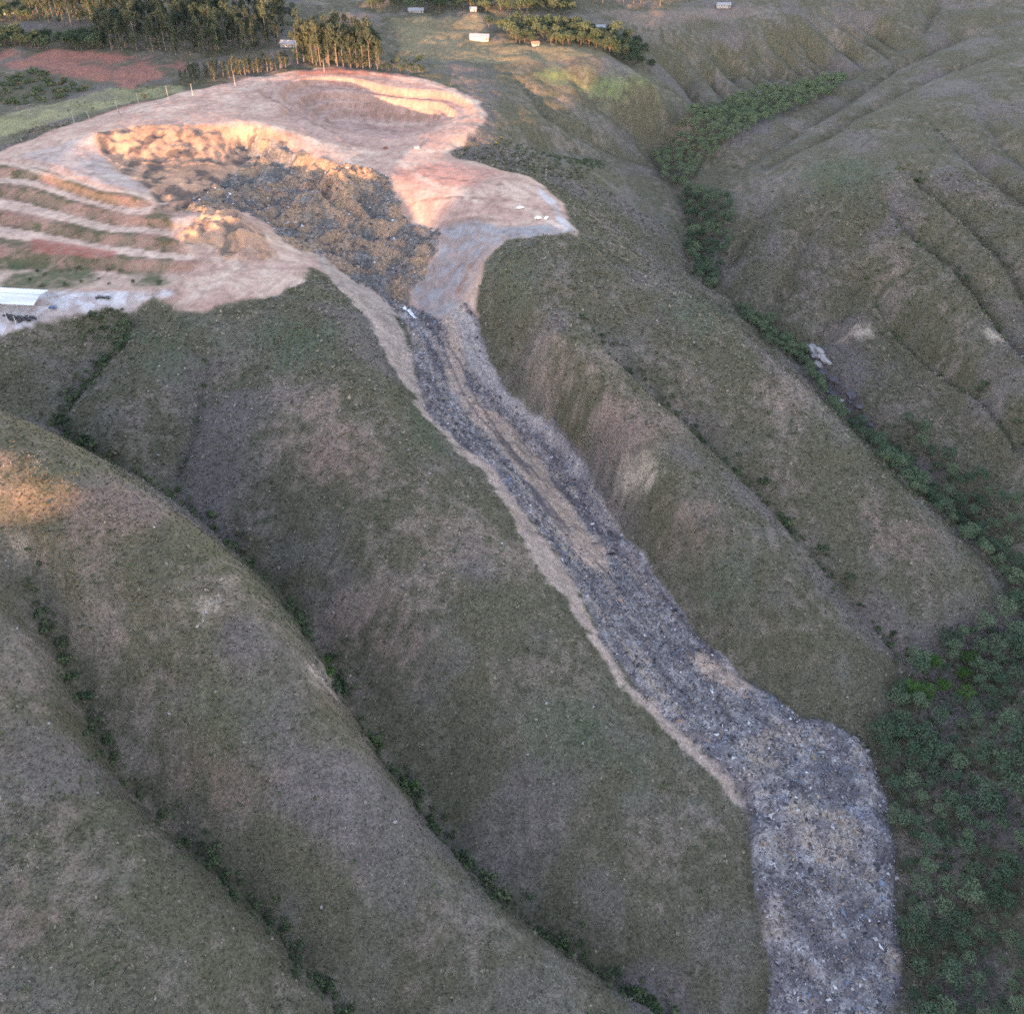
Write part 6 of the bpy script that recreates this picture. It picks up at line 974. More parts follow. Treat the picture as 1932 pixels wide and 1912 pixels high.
def broadleaf(rng, h, w, mat, n=430, card=.85):
    t = h*rng.uniform(.22, .32); lean = rng.normal(size=2)*.35
    parts = [tube([(0, 0, -.6), (lean[0]*.3, lean[1]*.3, t*.6), (lean[0], lean[1], t*1.25), (lean[0]*1.4, lean[1]*1.4, h*.62)], [.26, .2, .15, .05])]
    lobes = [(lean[0], lean[1], h*.68, w*.36, w*.36, h*.24)]
    k = rng.integers(6, 10)
    for i in range(k):
        a = 2*math.pi*(i+rng.uniform(-.3, .3))/k; q = w*rng.uniform(.22, .40); z = h*rng.uniform(.42, .84)
        if z > h*.72: q *= .6
        r = w*rng.uniform(.15, .27); p = np.array([lean[0]+math.cos(a)*q, lean[1]+math.sin(a)*q, z])
        lobes.append((*p, r, r*rng.uniform(.8, 1.1), r*rng.uniform(.65, .95)))
        parts.append(tube([(lean[0]*.9, lean[1]*.9, t), (p+np.array([lean[0], lean[1], t*1.5]))/2, p], [.12, .08, .03], 4))
    V, Fc = join(parts); tm = new_mesh('tree_trunk', V, Fc, True); tm.materials.append(M_bark)
    return tm, crown_mesh('tree_crown', rng, lobes, n, card, mat)

def eucalyptus(rng, h, w, mat, n=900, card=1.4):
    pts = [np.array([0, 0, -.8])]; x = np.zeros(2)
    for i in range(1, 6): x = x+rng.normal(size=2)*.22; pts.append(np.array([x[0], x[1], h*i/5*.96]))
    parts = [tube(pts, [.34, .27, .22, .16, .1, .03])]; lobes = []
    for i in range(rng.integers(15, 20)):
        f = rng.uniform(.05, 1.0)**.72; c = pts[int(f*5)] if f < 1 else pts[5]
        a = rng.uniform(0, 6.28); q = w*rng.uniform(.10, .42)*(.62+.45*f); z = h*f
        p = np.array([c[0]+math.cos(a)*q, c[1]+math.sin(a)*q, z]); r = w*rng.uniform(.16, .26)
        r *= .75+.35*f; lobes.append((*p, r, r, r*rng.uniform(.9, 1.35)))
        parts.append(tube([(c[0], c[1], z-h*.09), p], [.09, .03], 4))
    V, Fc = join(parts); tm = new_mesh('eucalyptus_trunk', V, Fc, True); tm.materials.append(M_pbark)
    return tm, crown_mesh('eucalyptus_crown', rng, lobes, n, card, mat, .2)

def bush_mesh(rng, mat, n=130, card=.5):
    lobes = [(rng.normal()*.45, rng.normal()*.45, rng.uniform(.45, .8), rng.uniform(.45, .75), rng.uniform(.45, .75), rng.uniform(.4, .62)) for _ in range(5)]
    V, Fc, t = cards(rng, lobes, n, card, .6)
    m = new_mesh('bush', V, Fc); put_float(m, t, 'tint'); m.materials.append(mat); return m

VALLEY = [broadleaf(R, R.uniform(9, 15), R.uniform(8.5, 12.5), M_valley, 760, .95) for _ in range(6)]
BRIGHT = [broadleaf(R, R.uniform(8.5, 11), R.uniform(9, 12), M_bright, 1000, .82) for _ in range(2)]
M_farm = foliage_material('farm_leaves', (.032, .052, .034), (.090, .118, .068), (.055, .078, .048))
FARM = [broadleaf(R, R.uniform(8, 12), R.uniform(8, 11), M_farm, 520, 1.2) for _ in range(4)]
EUC = [eucalyptus(R, R.uniform(27, 34), R.uniform(9, 12), M_euc) for _ in range(5)]
YOUNG = [eucalyptus(R, R.uniform(9, 12), R.uniform(4.6, 6), M_euc, 300, .9) for _ in range(3)]
DRY = [broadleaf(R, 7, 6, M_dry, 300, .7)]
BUSH = [bush_mesh(R, M_bush) for _ in range(5)]
BBUSH = [bush_mesh(R, M_bright) for _ in range(2)]
DBUSH = [bush_mesh(R, M_dry) for _ in range(2)]

def scatter(poly, n, mind, rng, tries=40):
    """up to n spots in a polygon, kept mind metres apart"""
    P = np.asarray(poly, float)[:, :2]; lo = P.min(0); hi = P.max(0); out = []
    cand = rng.uniform(lo, hi, (n*tries, 2)); cand = cand[inside(P, cand[:, 0], cand[:, 1])]
    cell = {}
    for c in cand:
        k = (int(c[0]//mind), int(c[1]//mind))
        if any(np.hypot(*(c-q)) < mind for i in (-1, 0, 1) for j in (-1, 0, 1) for q in cell.get((k[0]+i, k[1]+j), ())): continue
        cell.setdefault(k, []).append(c); out.append(c)
        if len(out) >= n: break
    return np.array(out).reshape(-1, 2)

def plant(kind, spots, models, label, cat, group, rng, smin=.8, smax=1.2):
    if not len(spots): return
    z = ground_z(spots[:, 0], spots[:, 1])
    for (x, y), zz in zip(spots, z):
        md = models[rng.integers(len(models))]; s = rng.uniform(smin, smax)
        if isinstance(md, tuple):
            o = link(kind, None, loc=(x, y, zz), rz=rng.uniform(0, 6.28), scale=(s, s, s*rng.uniform(.9, 1.12)))
            link('trunk', md[0], parent=o); link('crown', md[1], parent=o)
        else:
            o = link(kind, md, loc=(x, y, zz-.15*s), rz=rng.uniform(0, 6.28), scale=(s, s*rng.uniform(.8, 1.2), s*rng.uniform(.75, 1.1)))
        tag(o, label, cat, group)

ZN = DATA['zones']; PT = {k: np.array(v) for k, v in DATA['pts'].items()}
sp = scatter(ZN['valley'], 165, 6.6, R)
br = (np.hypot(*(sp-np.array(ZN['valley'][0])[:2]).T) < 26)
plant('valley_tree', sp[br][:7], BRIGHT, 'bright green leafy tree in the valley just above the toe of the waste flow', 'tree', 'bright green trees in the valley', R, .75, 1.05)
plant('valley_tree', np.vstack([sp[br][7:], sp[~br]]), VALLEY, 'dark green round-crowned tree in the valley forest beside the toe of the waste flow', 'tree', 'trees of the valley forest beside the waste flow', R, .45, 1.25)
plant('hillside_tree', scatter(ZN['hillside_right'], 48, 4.5, R), VALLEY, 'small tree thinly scattered on the lower right hillside beyond the valley forest', 'tree', 'scattered trees on the lower right hillside', R, .35, .8)
sp = scatter(ZN['creek_bend'], 85, 6.0, R)
plant('valley_tree', sp, VALLEY, 'dark green tree in the creek forest below the grassy hill at right', 'tree', 'trees of the creek forest at right', R, .6, 1.05)
sp = scatter(ZN['creek_mid'], 55, 6.0, R)
plant('valley_tree', sp, VALLEY, 'small dark green tree in the narrow part of the creek forest behind the car platform', 'tree', 'trees in the narrow creek forest', R, .6, 1.0)

def merged(name, spots, models, rng, smin, smax, mat, label, cat):
    """one mesh for a wood or scrub that reads as one mass"""
    Vs = []; Fs = []; ts = []; n = 0; z = ground_z(spots[:, 0], spots[:, 1])
    cache = {}
    for (x, y), zz in zip(spots, z):
        k = rng.integers(len(models)); md = models[k]; md = md[1] if isinstance(md, tuple) else md
        if k not in cache:
            v = np.empty(len(md.vertices)*3, np.float32); md.vertices.foreach_get('co', v)
            t = np.empty(len(md.vertices), np.float32); md.attributes['tint'].data.foreach_get('value', t); cache[k] = (v.reshape(-1, 3), t)
        v, t = cache[k]; a = rng.uniform(0, 6.28); s = rng.uniform(smin, smax); c, q = math.cos(a)*s, math.sin(a)*s
        Vs.append(np.stack([v[:, 0]*c-v[:, 1]*q+x, v[:, 0]*q+v[:, 1]*c+y, v[:, 2]*s+zz], 1)); ts.append(np.clip(t*.7+rng.uniform(0, .7), 0, 1.4))
    V = np.vstack(Vs); m = new_mesh(name, V, np.arange(len(V)).reshape(-1, 4)); put_float(m, np.concatenate(ts), 'tint')
    o = link(name, m, mat); tag(o, label, cat, kind='stuff'); return o
sp = np.vstack([scatter(ZN['creek_far'], 330, 5.5, R), scatter(ZN['creek_narrow'], 35, 5, R), scatter(ZN['creek_link'], 14, 4.5, R)])
merged('woodland', sp, VALLEY, R, .55, 1.0, M_valley, 'dark green gallery forest filling the far creek between the hills', 'woodland')

# plateau
plant('eucalyptus_tree', scatter(ZN['euc_a'], 180, 4.4, R), EUC, 'tall slender eucalyptus in the big dark plantation at top left', 'tree', 'eucalyptus trees of the big plantation', R, .6, 1.2)
plant('eucalyptus_tree', scatter(ZN['euc_b'], 72, 3.6, R), EUC, 'tall eucalyptus with sunlit top in the grove right behind the excavated pit', 'tree', 'eucalyptus trees of the grove behind the pit', R, .65, 1.15)
plant('eucalyptus_tree', scatter(ZN['euc_c'], 32, 5.0, R), EUC, 'sunlit yellowish eucalyptus in the small stand left of the big plantation', 'tree', 'eucalyptus trees of the sunlit stand', R, .8, 1.0)
plant('eucalyptus_tree', scatter(ZN['euc_d'], 14, 7.0, R), EUC, 'distant eucalyptus at the top edge above the far bare hill', 'tree', 'eucalyptus trees at the far top edge', R, .7, 1.0)
plant('young_eucalyptus', scatter(ZN['road_row'], 62, 2.6, R), YOUNG, 'young slender eucalyptus in the roadside row left of the pit', 'tree', 'young eucalyptus trees along the dirt road', R, .75, 1.15)
plant('broadleaf_tree', scatter(ZN['mixed_left'], 60, 4.5, R), FARM, 'dark broad tree in the belt behind the red field at far left', 'tree', 'trees behind the red field', R, .8, 1.3)
plant('broadleaf_tree', scatter(ZN['top_left'], 34, 5, R), FARM, 'dark tree near the white house in the top left corner', 'tree', 'trees in the top left corner', R, .7, 1.1)
plant('broadleaf_tree', scatter(ZN['grove_edge'], 16, 4, R), FARM, 'dark bushy tree at the right edge of the grove behind the pit', 'tree', 'trees at the edge of the grove', R, .4, .8)
plant('broadleaf_tree', scatter(ZN['farm_trees'], 95, 5.0, R), FARM, 'dark round tree around the white farmhouse on the plateau', 'tree', 'trees around the farmhouse', R, .9, 1.4)
plant('broadleaf_tree', scatter(ZN['far_trees'], 80, 6, R), FARM, 'distant dark tree in the belt at the top edge beyond the pasture', 'tree', 'trees beyond the pasture', R, 1.0, 1.5)
plant('dry_bush', scatter(ZN['scrub_left'], 12, 5, R), DBUSH, 'straw coloured dry bush among the dark scrub below the red field', 'bush', 'dry bushes below the red field', R, 1.2, 2.4)
plant('bush', scatter(ZN['scrub_left'], 50, 4.0, R), BUSH, 'dark dense bush in the scrub patch below the red field', 'bush', 'bushes of the scrub patch below the red field', R, 2.2, 4.2)
dry = np.array([[*PT['lamp'][3]+np.array([3, 6])], [*PT['lamp'][4]+np.array([-14, 9])]])
plant('dry_tree', dry[:1], DRY, 'golden dry tree standing behind the pole line along the dirt road', 'tree', None, R, 1.0, 1.0)

# gully bushes
def along(P, n, spread, rng):
    L = resample(P[:, :2], 1.0); k = rng.integers(0, len(L), n); return L[k]+rng.normal(size=(n, 2))*spread
plant('bush', along(PT['line_G1'], 90, 2.6, R), BUSH, 'dark green bush growing along the deep gully left of the waste flow', 'bush', 'bushes along the deep gully', R, 1.4, 3.6)
plant('bush', along(PT['line_G1'][8:], 8, 2.0, R), BBUSH, 'bright green bush low in the deep gully left of the waste flow', 'bush', 'bright bushes in the deep gully', R, 1.6, 3.2)
plant('bush', along(PT['line_G2'], 36, 2.2, R), BUSH, 'dark bush in the shallow gully at lower left', 'bush', 'bushes along the lower left gully', R, 1.2, 3.0)
plant('bush', along(PT['line_GE'], 26, 3, R), BUSH, 'dark bush in the gully on the spur right of the waste flow', 'bush', 'bushes along the gully right of the waste flow', R, 1.2, 3.2)
for k_ in ('RA', 'RB', 'RC'):
    plant('bush', along(PT['line_'+k_], 8, 4, R), BUSH, 'dark bush in one of the long gullies on the grassy hill at far right', 'bush', 'bushes in the gullies of the right hill', R, 1.2, 3.0)
plant('bush', along(PT['line_sub'], 8, 2, R), BUSH, 'dark bush in the short side gully below the dirt pad', 'bush', 'bushes in the short side gully', R, .9, 1.8)
plant('bush', along(PT['line_head'], 10, 3, R), BUSH, 'dark bush at the gully head below the gravel yard', 'bush', 'bushes at the gully head below the yard', R, 1.0, 2.2)
plant('bush', scatter(ZN['yard_bush'], 12, 4, R), BUSH, 'dark grey-green bush on the slope just below the gravel yard', 'bush', 'bushes below the gravel yard', R, 1.4, 2.8)
plant('bush', scatter(ZN['rim_bush'], 20, 4, R), BUSH, 'low dark bush on the green rim between the pit and the car platform', 'bush', 'bushes on the rim behind the car platform', R, 1.0, 2.2)
plant('bush', scatter(ZN['terrace_bush'], 14, 5, R), BUSH, 'green bush at the foot of the terraced embankment above the yard', 'bush', 'bushes at the foot of the terraces', R, .9, 1.9)

# scrub and grass over the slopes: nobody could count these
def open_ground(x, y):
    return (T.sd('bare', x, y) < -2) & (T.debris(x, y) < -1) & (np.maximum.reduce([T.sd('bank%d' % k, x, y) for k in (1, 2, 3, 4)]) < -.5)
sx = R.uniform(-330, 480, 14000); sy = R.uniform(100, 820, 14000)
ok = open_ground(sx, sy) & (fbm(sx, sy, 45, 3, 301)+R.uniform(-.3, .3, len(sx)) > .10)
SMALL = [bush_mesh(R, M_bush, 42, .62) for _ in range(4)]
ug = np.vstack([along(PT['line_G1'], 260, 3.2, R), along(PT['line_G2'], 110, 2.6, R), along(PT['line_GE'], 90, 3.2, R), along(PT['line_RA'], 60, 5, R), along(PT['line_RB'], 60, 5, R), along(PT['line_RC'], 50, 5, R), along(PT['line_head'], 50, 3.5, R), scatter(ZN['rim_bush'], 160, 2.5, R), scatter(ZN['yard_bush'], 50, 2.5, R)])
ug = np.vstack([ug, scatter(ZN['valley'], 330, 2.5, R), scatter(ZN['creek_bend'], 170, 2.5, R), scatter(ZN['creek_mid'], 110, 2.5, R)])
merged('undergrowth', ug, [bush_mesh(R, M_bush, 70, .6) for _ in range(4)], R, .7, 1.7, M_bush, 'dense green undergrowth along the gully floors, under the valley trees and on the dump rim', 'undergrowth')
merged('scrub', np.stack([sx, sy], 1)[ok][:4200], SMALL, R, .35, 1.25, M_bush, 'low dark scrub dotted over the grassy spurs', 'scrub')

NT = 190000
gx_r = R.uniform(-340, 470, NT*3); gy_r = 90+R.uniform(0, 1, NT*3)**1.35*620
ok = open_ground(gx_r, gy_r); gx_r = gx_r[ok][:NT]; gy_r = gy_r[ok][:NT]; NT = len(gx_r)
gz = ground_z(gx_r, gy_r)
ga = albedo(gx_r, gy_r, np.zeros(NT))[:, :3]*1.2
B = 5
big = R.uniform(0, 1, (NT, 1)) < .045
ang = R.uniform(0, 6.28, (NT, B)); hgt = R.uniform(.30, .85, (NT, 1))*R.uniform(.6, 1.15, (NT, B))*(.8+.5*sstep(200, 500, gy_r)[:, None]); out = hgt*R.uniform(.6, 1.3, (NT, B)); wd = .20+.16*R.uniform(0, 1, (NT, B))
base = np.stack([np.repeat(gx_r[:, None], B, 1), np.repeat(gy_r[:, None], B, 1), np.repeat(gz[:, None]-.08, B, 1)], -1)
hgt = hgt*np.where(big, 1.5, 1); out = out*np.where(big, 1.8, 1); wd = wd*np.where(big, 1.9, 1)
dx, dy = np.cos(ang), np.sin(ang)
bl = base+np.stack([-dy*wd, dx*wd, 0*dx], -1); wd = wd; brr = base+np.stack([dy*wd, -dx*wd, 0*dx], -1); tip = base+np.stack([dx*out, dy*out, hgt], -1)
V = np.stack([bl, brr, tip], 2).reshape(-1, 3)
me = new_mesh('grass', V, np.arange(len(V)).reshape(-1, 3))
gain = R.lognormal(0.0, .30, NT)
strawy = (R.uniform(0, 1, NT) < .22)[:, None]
gc = np.where(strawy, ga*.5+np.array([.20, .16, .11])*.6, ga)*gain[:, None]
gc = np.where(big, gc*.5+np.array([.26, .22, .17])*.6, gc)
gc = np.repeat(gc, B, 0)*R.uniform(.75, 1.25, (NT*B, 1)); gc = np.repeat(gc, 3, 0)
put_color(me, np.clip(gc, .01, .6))
M_grass, nt, b = material('dry_grass', .9); a = nt.nodes.new('ShaderNodeAttribute'); a.attribute_name = 'albedo'; nt.links.new(a.outputs['Color'], b.inputs['Base Color'])
tag(link('grass', me, M_grass), 'olive and straw coloured grass tufts covering the spurs', 'grass', kind='stuff')

# loose rubbish over the flow and in the collapsed part of the dump
NW = 85000
rx = R.uniform(-230, 230, NW*6); ry = R.uniform(95, 640, NW*6)
dmask = ((T.debris(rx, ry)+R.exponential(1.1, len(rx)) > 1.2) & ~(T.sd('scar', rx, ry) > -1)) | (T.sd('trash', rx, ry)+fbm(rx, ry, 13, 3, 23)*7 > 0)
tz = np.maximum(T.sd('tanstreak', rx, ry), T.sd('tanpatch', rx, ry))
dmask &= ~((tz > 0) & (R.uniform(0, 1, len(rx)) < .92)) & ~((T.sd('greyfine', rx, ry) > 0) & (R.uniform(0, 1, len(rx)) < .92))
dmask &= ~((T.sd('trash', rx, ry) > 0) & (R.uniform(0, 1, len(rx)) < .45)); rx = rx[dmask][:NW]; ry = ry[dmask][:NW]; NW = len(rx); rzz = ground_z(rx, ry)
s = R.lognormal(-1.12, .55, NW); up = T.sd('trash', rx, ry) > 0
d3 = R.normal(size=(NW, 5, 3))*np.array([.9, .9, .5]); d3[:, :, 2] += .25
V = (np.stack([rx, ry, rzz], 1)[:, None]+d3*s[:, None, None]*.75)
tri = np.array([(0, 1, 2), (0, 2, 3), (0, 3, 4), (1, 2, 4), (1, 3, 4), (0, 1, 4)])
Fc = (np.arange(NW)[:, None, None]*5+tri[None]).reshape(-1, 3)
me = new_mesh('rubbish', V.reshape(-1, 3), Fc)
pal = np.array([(.075, .068, .076), (.12, .108, .115), (.18, .165, .165), (.28, .26, .26), (.42, .40, .41), (.60, .60, .62), (.16, .20, .26), (.25, .20, .14), (.30, .20, .14)])
pi = R.choice(len(pal), NW, p=[.24, .22, .18, .13, .075, .025, .035, .06, .035])
bluez = fbm(rx, ry, 30, 2, 333) > .38; pi = np.where(bluez & (R.uniform(0, 1, NW) < .3), 6, pi)
wc = pal[pi]*R.uniform(.7, 1.3, (NW, 1))
put_color(me, np.repeat(wc, 5, 0))
M_rub, nt, b = material('rubbish', .7, .3); a = nt.nodes.new('ShaderNodeAttribute'); a.attribute_name = 'albedo'; nt.links.new(a.outputs['Color'], b.inputs['Base Color'])
tag(link('rubbish', me, M_rub), 'loose grey, white and bluish rubbish strewn over the waste flow', 'rubbish', kind='stuff')

# ---------------------------------------------------------------- buildings, vehicles, people, poles, rocks
def flat(name, col, rough=.8, spec=.2):
    m, nt, b = material(name, rough, spec)
    n = nt.nodes.new('ShaderNodeTexNoise'); n.inputs['Scale'].default_value = 1.3; n.inputs['Detail'].default_value = 5
    r = nt.nodes.new('ShaderNodeMapRange'); r.inputs['From Min'].default_value = .3; r.inputs['From Max'].default_value = .7; r.inputs['To Min'].default_value = .8; r.inputs['To Max'].default_value = 1.15
    nt.links.new(n.outputs['Fac'], r.inputs['Value'])
    x = nt.nodes.new('ShaderNodeMix'); x.data_type = 'RGBA'; x.blend_type = 'MULTIPLY'; x.inputs['Factor'].default_value = 1; x.inputs['A'].default_value = (*col, 1)
    nt.links.new(r.outputs['Result'], x.inputs['B']); nt.links.new(x.outputs['Result'], b.inputs['Base Color'])
    return m
K = {n: flat(n, c, *r) for n, c, r in [
    ('white_roof', (.30, .31, .33), (.5, .3)), ('white_paint', (.80, .80, .80), (.3, .5)), ('wall_plaster', (.38, .36, .34), (.9, .1)), ('shed_roof', (.60, .62, .65), (.5, .3)), ('grey_steel', (.34, .35, .36), (.5, .4)),
    ('dark_paint', (.035, .037, .045), (.35, .5)), ('blue_paint', (.06, .09, .20), (.35, .5)), ('glass', (.02, .025, .03), (.1, .6)), ('rubber', (.02, .02, .02), (.9, .1)), ('pole_concrete', (.42, .40, .37), (.9, .1)),
    ('door_wood', (.12, .08, .05), (.8, .1)), ('rust', (.16, .075, .05), (.9, .1)), ('dark_cloth', (.03, .032, .04), (.9, .1)), ('light_cloth', (.5, .5, .52), (.9, .1)), ('skin', (.30, .18, .12), (.7, .2)), ('tarp', (.70, .71, .74), (.6, .3)), ('clay_tile', (.36, .19, .13), (.9, .1))]}

def box(x0, x1, y0, y1, z0, z1):
    V = np.array([(x, y, z) for z in (z0, z1) for y in (y0, y1) for x in (x0, x1)], float)
    return V, np.array([(0, 2, 3, 1), (4, 5, 7, 6), (0, 1, 5, 4), (2, 6, 7, 3), (0, 4, 6, 2), (1, 3, 7, 5)])

def mesh_of(name, parts, mat, smooth=False):
    V, Fc = join(parts); m = new_mesh(name, V, Fc, smooth); m.materials.append(mat); return m

def thing(name, label, cat, loc, rz=0, group=None, scale=1.0):
    o = link(name, None, loc=loc, rz=rz, scale=scale); return tag(o, label, cat, group)

def at(p, dz=0.0): return (p[0], p[1], float(ground_z(p[0], p[1])[0])+dz)

def copy_thing(src, name, label, loc, rz, mats=None):
    r = src.copy(); COL.objects.link(r); r.name = name; r.location = loc; r.rotation_euler = (0, 0, rz); r['label'] = label
    for ch in list(src.children):
        c = ch.copy(); COL.objects.link(c); c.parent = r
        for gch in ch.children:
            q = gch.copy(); COL.objects.link(q); q.parent = c
    return r

# ---- houses
def house(name, label, cat, loc, rz, L, W, H, rise, roof_mat, wall_mat, windows=3):
    o = thing(name, label, cat, loc, rz)
    V = np.array([(-L/2, -W/2, -1.5), (L/2, -W/2, -1.5), (L/2, W/2, -1.5), (-L/2, W/2, -1.5), (-L/2, -W/2, H), (L/2, -W/2, H), (L/2, W/2, H), (-L/2, W/2, H), (-L/2, 0, H+rise-.05), (L/2, 0, H+rise-.05)], float)
    Fq = np.array([(0, 1, 5, 4), (2, 3, 7, 6), (3, 0, 4, 7), (1, 2, 6, 5), (4, 8, 7, 7), (5, 6, 9, 9)])
    m = bpy.data.meshes.new('wall'); m.from_pydata(V.tolist(), [], [tuple(f) for f in Fq[:4]]+[(4, 8, 7), (5, 6, 9)]); m.materials.append(wall_mat); link('wall', m, parent=o)
    e = .7; t = .14; s = rise/(W/2)
    for sg in (-1, 1):
        a = np.array([(-L/2-e, 0, H+rise), (L/2+e, 0, H+rise), (L/2+e, sg*(W/2+e), H-e*s), (-L/2-e, sg*(W/2+e), H-e*s)], float)
        V = np.vstack([a, a+np.array([0, 0, t])]); Fc = np.array([(0, 3, 2, 1), (4, 5, 6, 7), (0, 1, 5, 4), (1, 2, 6, 5), (2, 3, 7, 6), (3, 0, 4, 7)])
        link('roof', mesh_of('roof', [(V, Fc)], roof_mat), parent=o)
    for i in range(windows):
        x = -L/2+L*(i+1)/(windows+1.6)
        w = link('window', mesh_of('window', [box(x-.6, x+.6, -W/2-.06, -W/2+.05, .95, 2.05)], K['white_paint']), parent=o)
        link('pane', mesh_of('pane', [box(x-.5, x+.5, -W/2-.09, -W/2-.02, 1.05, 1.95)], K['glass']), parent=w)
    link('door', mesh_of('door', [box(L/2-2.2, L/2-1.2, -W/2-.07, -W/2+.05, 0, 2.1)], K['door_wood']), parent=o)
    return o
hp = PT['house']
house('farmhouse', 'long white roofed farmhouse beside dark trees at the edge of the pasture', 'house', at(hp[0]), -.12, 17, 8, 2.8, 1.8, K['white_roof'], K['wall_plaster'], 4)
house('house', 'small pale house half hidden among the dark trees right of the farmhouse', 'house', at(hp[1]), .1, 13, 7, 2.8, 1.6, K['white_roof'], K['wall_plaster'])
house('house', 'bluish white house under the eucalyptus trees left of the sunlit grove', 'house', at(hp[2]), -.2, 13, 8, 3.0, 1.8, K['white_roof'], K['wall_plaster'])
house('house', 'white house among dark trees in the top left corner', 'house', at(hp[3]), .2, 12, 8, 3.0, 1.8, K['white_roof'], K['wall_plaster'])
house('house', 'low pale roofed house at the far end of the pasture near the top edge', 'house', at(hp[4]), .05, 14, 7, 2.6, 1.5, K['white_roof'], K['wall_plaster'])
house('house', 'tiny white house at the top edge above the farmhouse', 'house', at(hp[5]), 0, 6, 5, 2.6, 1.2, K['white_roof'], K['wall_plaster'], 2)
house('barn', 'long low white barn alone on the bare far hill at the top edge', 'barn', at(hp[6]), .03, 14, 6, 2.6, 1.3, K['white_roof'], K['wall_plaster'], 4)
house('hut', 'small hut with brownish tiled roof at the lower edge of the farm trees', 'hut', at(hp[7]), .2, 6, 5, 2.4, 1.2, K['clay_tile'], K['wall_plaster'], 1)

# ---- open shed on the gravel yard
p = at(PT['shed'][0]); o = thing('open_shed', 'big open shed with broad white roof on the gravel yard at left edge', 'shed', p, math.radians(-6))
L, W, H = 38.0, 17.0, 6.0
for i in range(5):
    for sg in (-1, 1):
        x = -L/2+1+i*(L-2)/4; link('post', mesh_of('post', [box(x-.15, x+.15, sg*(W/2-1)-.15, sg*(W/2-1)+.15, -2.5, H)], K['grey_steel']), parent=o)
for sg in (-1, 1):
    a = np.array([(-L/2, 0, H+1.7), (L/2, 0, H+1.7), (L/2, sg*W/2, H), (-L/2, sg*W/2, H)], float)
    V = np.vstack([a, a+np.array([0, 0, .16])]); Fc = np.array([(0, 3, 2, 1), (4, 5, 6, 7), (0, 1, 5, 4), (1, 2, 6, 5), (2, 3, 7, 6), (3, 0, 4, 7)])
    link('roof', mesh_of('roof', [(V, Fc)], K['shed_roof']), parent=o)
link('ridge_cap', mesh_of('ridge_cap', [box(-L/2, L/2, -.25, .25, H+1.87, H+1.95)], K['grey_steel']), parent=o)

# ---- cars
def car_meshes(paint):
    prof = [(-2.15, .45), (-2.2, .80), (-2.05, .98), (-1.45, 1.03), (-.85, 1.50), (.75, 1.52), (1.35, 1.05), (2.0, .95), (2.15, .75), (2.15, .42)]
    n = len(prof); V = []; Fc = []
    for y, k in ((-.86, 0), (-.80, 1), (.80, 1), (.86, 0)):
        for (x, z) in prof:
            top = z > 1.1; V.append((x*(1 if not top else .97), (y if not top else y*.80), z-(0 if k else .03)))
    for s in range(3):
        for i in range(n-1): Fc.append((s*n+i, s*n+i+1, (s+1)*n+i+1, (s+1)*n+i))
        Fc.append((s*n+n-1, s*n, (s+1)*n, (s+1)*n+n-1))
    m = bpy.data.meshes.new('car_body'); m.from_pydata(V, [], [tuple(f) for f in Fc]+[tuple(range(n)), tuple(range(4*n-1, 3*n-1, -1))]); m.materials.append(paint)
    gl = [box(-1.30, -1.27, -.6, .6, 1.12, 1.40), box(1.1, 1.13, -.6, .6, 1.12, 1.40)]
    gl[0][0][4:, 0] += .33; gl[1][0][4:, 0] -= .33
    gl += [box(-.95, .9, sg*.74-.02, sg*.74+.02, 1.10, 1.42) for sg in (-1, 1)]
    for q in gl[2:]: q[0][4:, 1] *= .93; q[0][4:, 0] *= .85
    g = mesh_of('car_windows', gl, K['glass'])
    th = np.linspace(0, 2*math.pi, 13)[:-1]
    WV = np.array([(.33*math.cos(a), y, .33*math.sin(a)) for y in (-.11, .11) for a in th]+[(0, -.11, 0), (0, .11, 0)])
    WF = [(i, (i+1) % 12, 12+(i+1) % 12, 12+i) for i in range(12)]+[(24, (i+1) % 12, i, i) for i in range(12)]+[(25, 12+i, 12+(i+1) % 12, 12+(i+1) % 12) for i in range(12)]
    w = bpy.data.meshes.new('car_wheel'); w.from_pydata(WV.tolist(), [], [tuple(dict.fromkeys(f)) for f in WF]); w.materials.append(K['rubber'])
    hl = mesh_of('headlight', [box(-.18, .18, -.06, .06, -.08, .08)], K['white_paint'])
    return m, g, w, hl
def make_car(name, label, paint, loc, rz):
    m, g, w, hl = car_meshes(paint); o = thing(name, label, 'car', loc, rz, 'parked cars')
    b = link('body', m, parent=o); link('windows', g, parent=o)
    for x in (-1.35, 1.35):
        for y in (-.80, .80): link('wheel', w, parent=o, loc=(x, y, .33))
    for y in (-.6, .6): link('headlight', hl, parent=o, loc=(2.08, y, .76))
    return o
cp_ = PT['car']
wc_ = make_car('parked_car', 'white car parked alone on the pink pad, farthest from the cliff edge', K['white_paint'], at(cp_[0], .02), .35)
copy_thing(wc_, 'parked_car', 'white car standing left of its neighbour near the middle of the cliff-top pad', at(cp_[1], .02), .1)
copy_thing(wc_, 'parked_car', 'white car standing right of its neighbour near the tip of the cliff-top pad', at(cp_[2], .02), 1.2)
dc_ = make_car('parked_car', 'dark car on the gravel yard, left one of the pair below the terraces', K['dark_paint'], at(PT['dark_car'][0], .02), .3)
copy_thing(dc_, 'parked_car', 'dark car on the gravel yard, right one of the pair below the terraces', at(PT['dark_car'][1], .02), -.2)
make_car('parked_car', 'blue car in the middle of the gravel yard right of the white shed', K['blue_paint'], at(PT['dark_car'][2], .02), -.4)

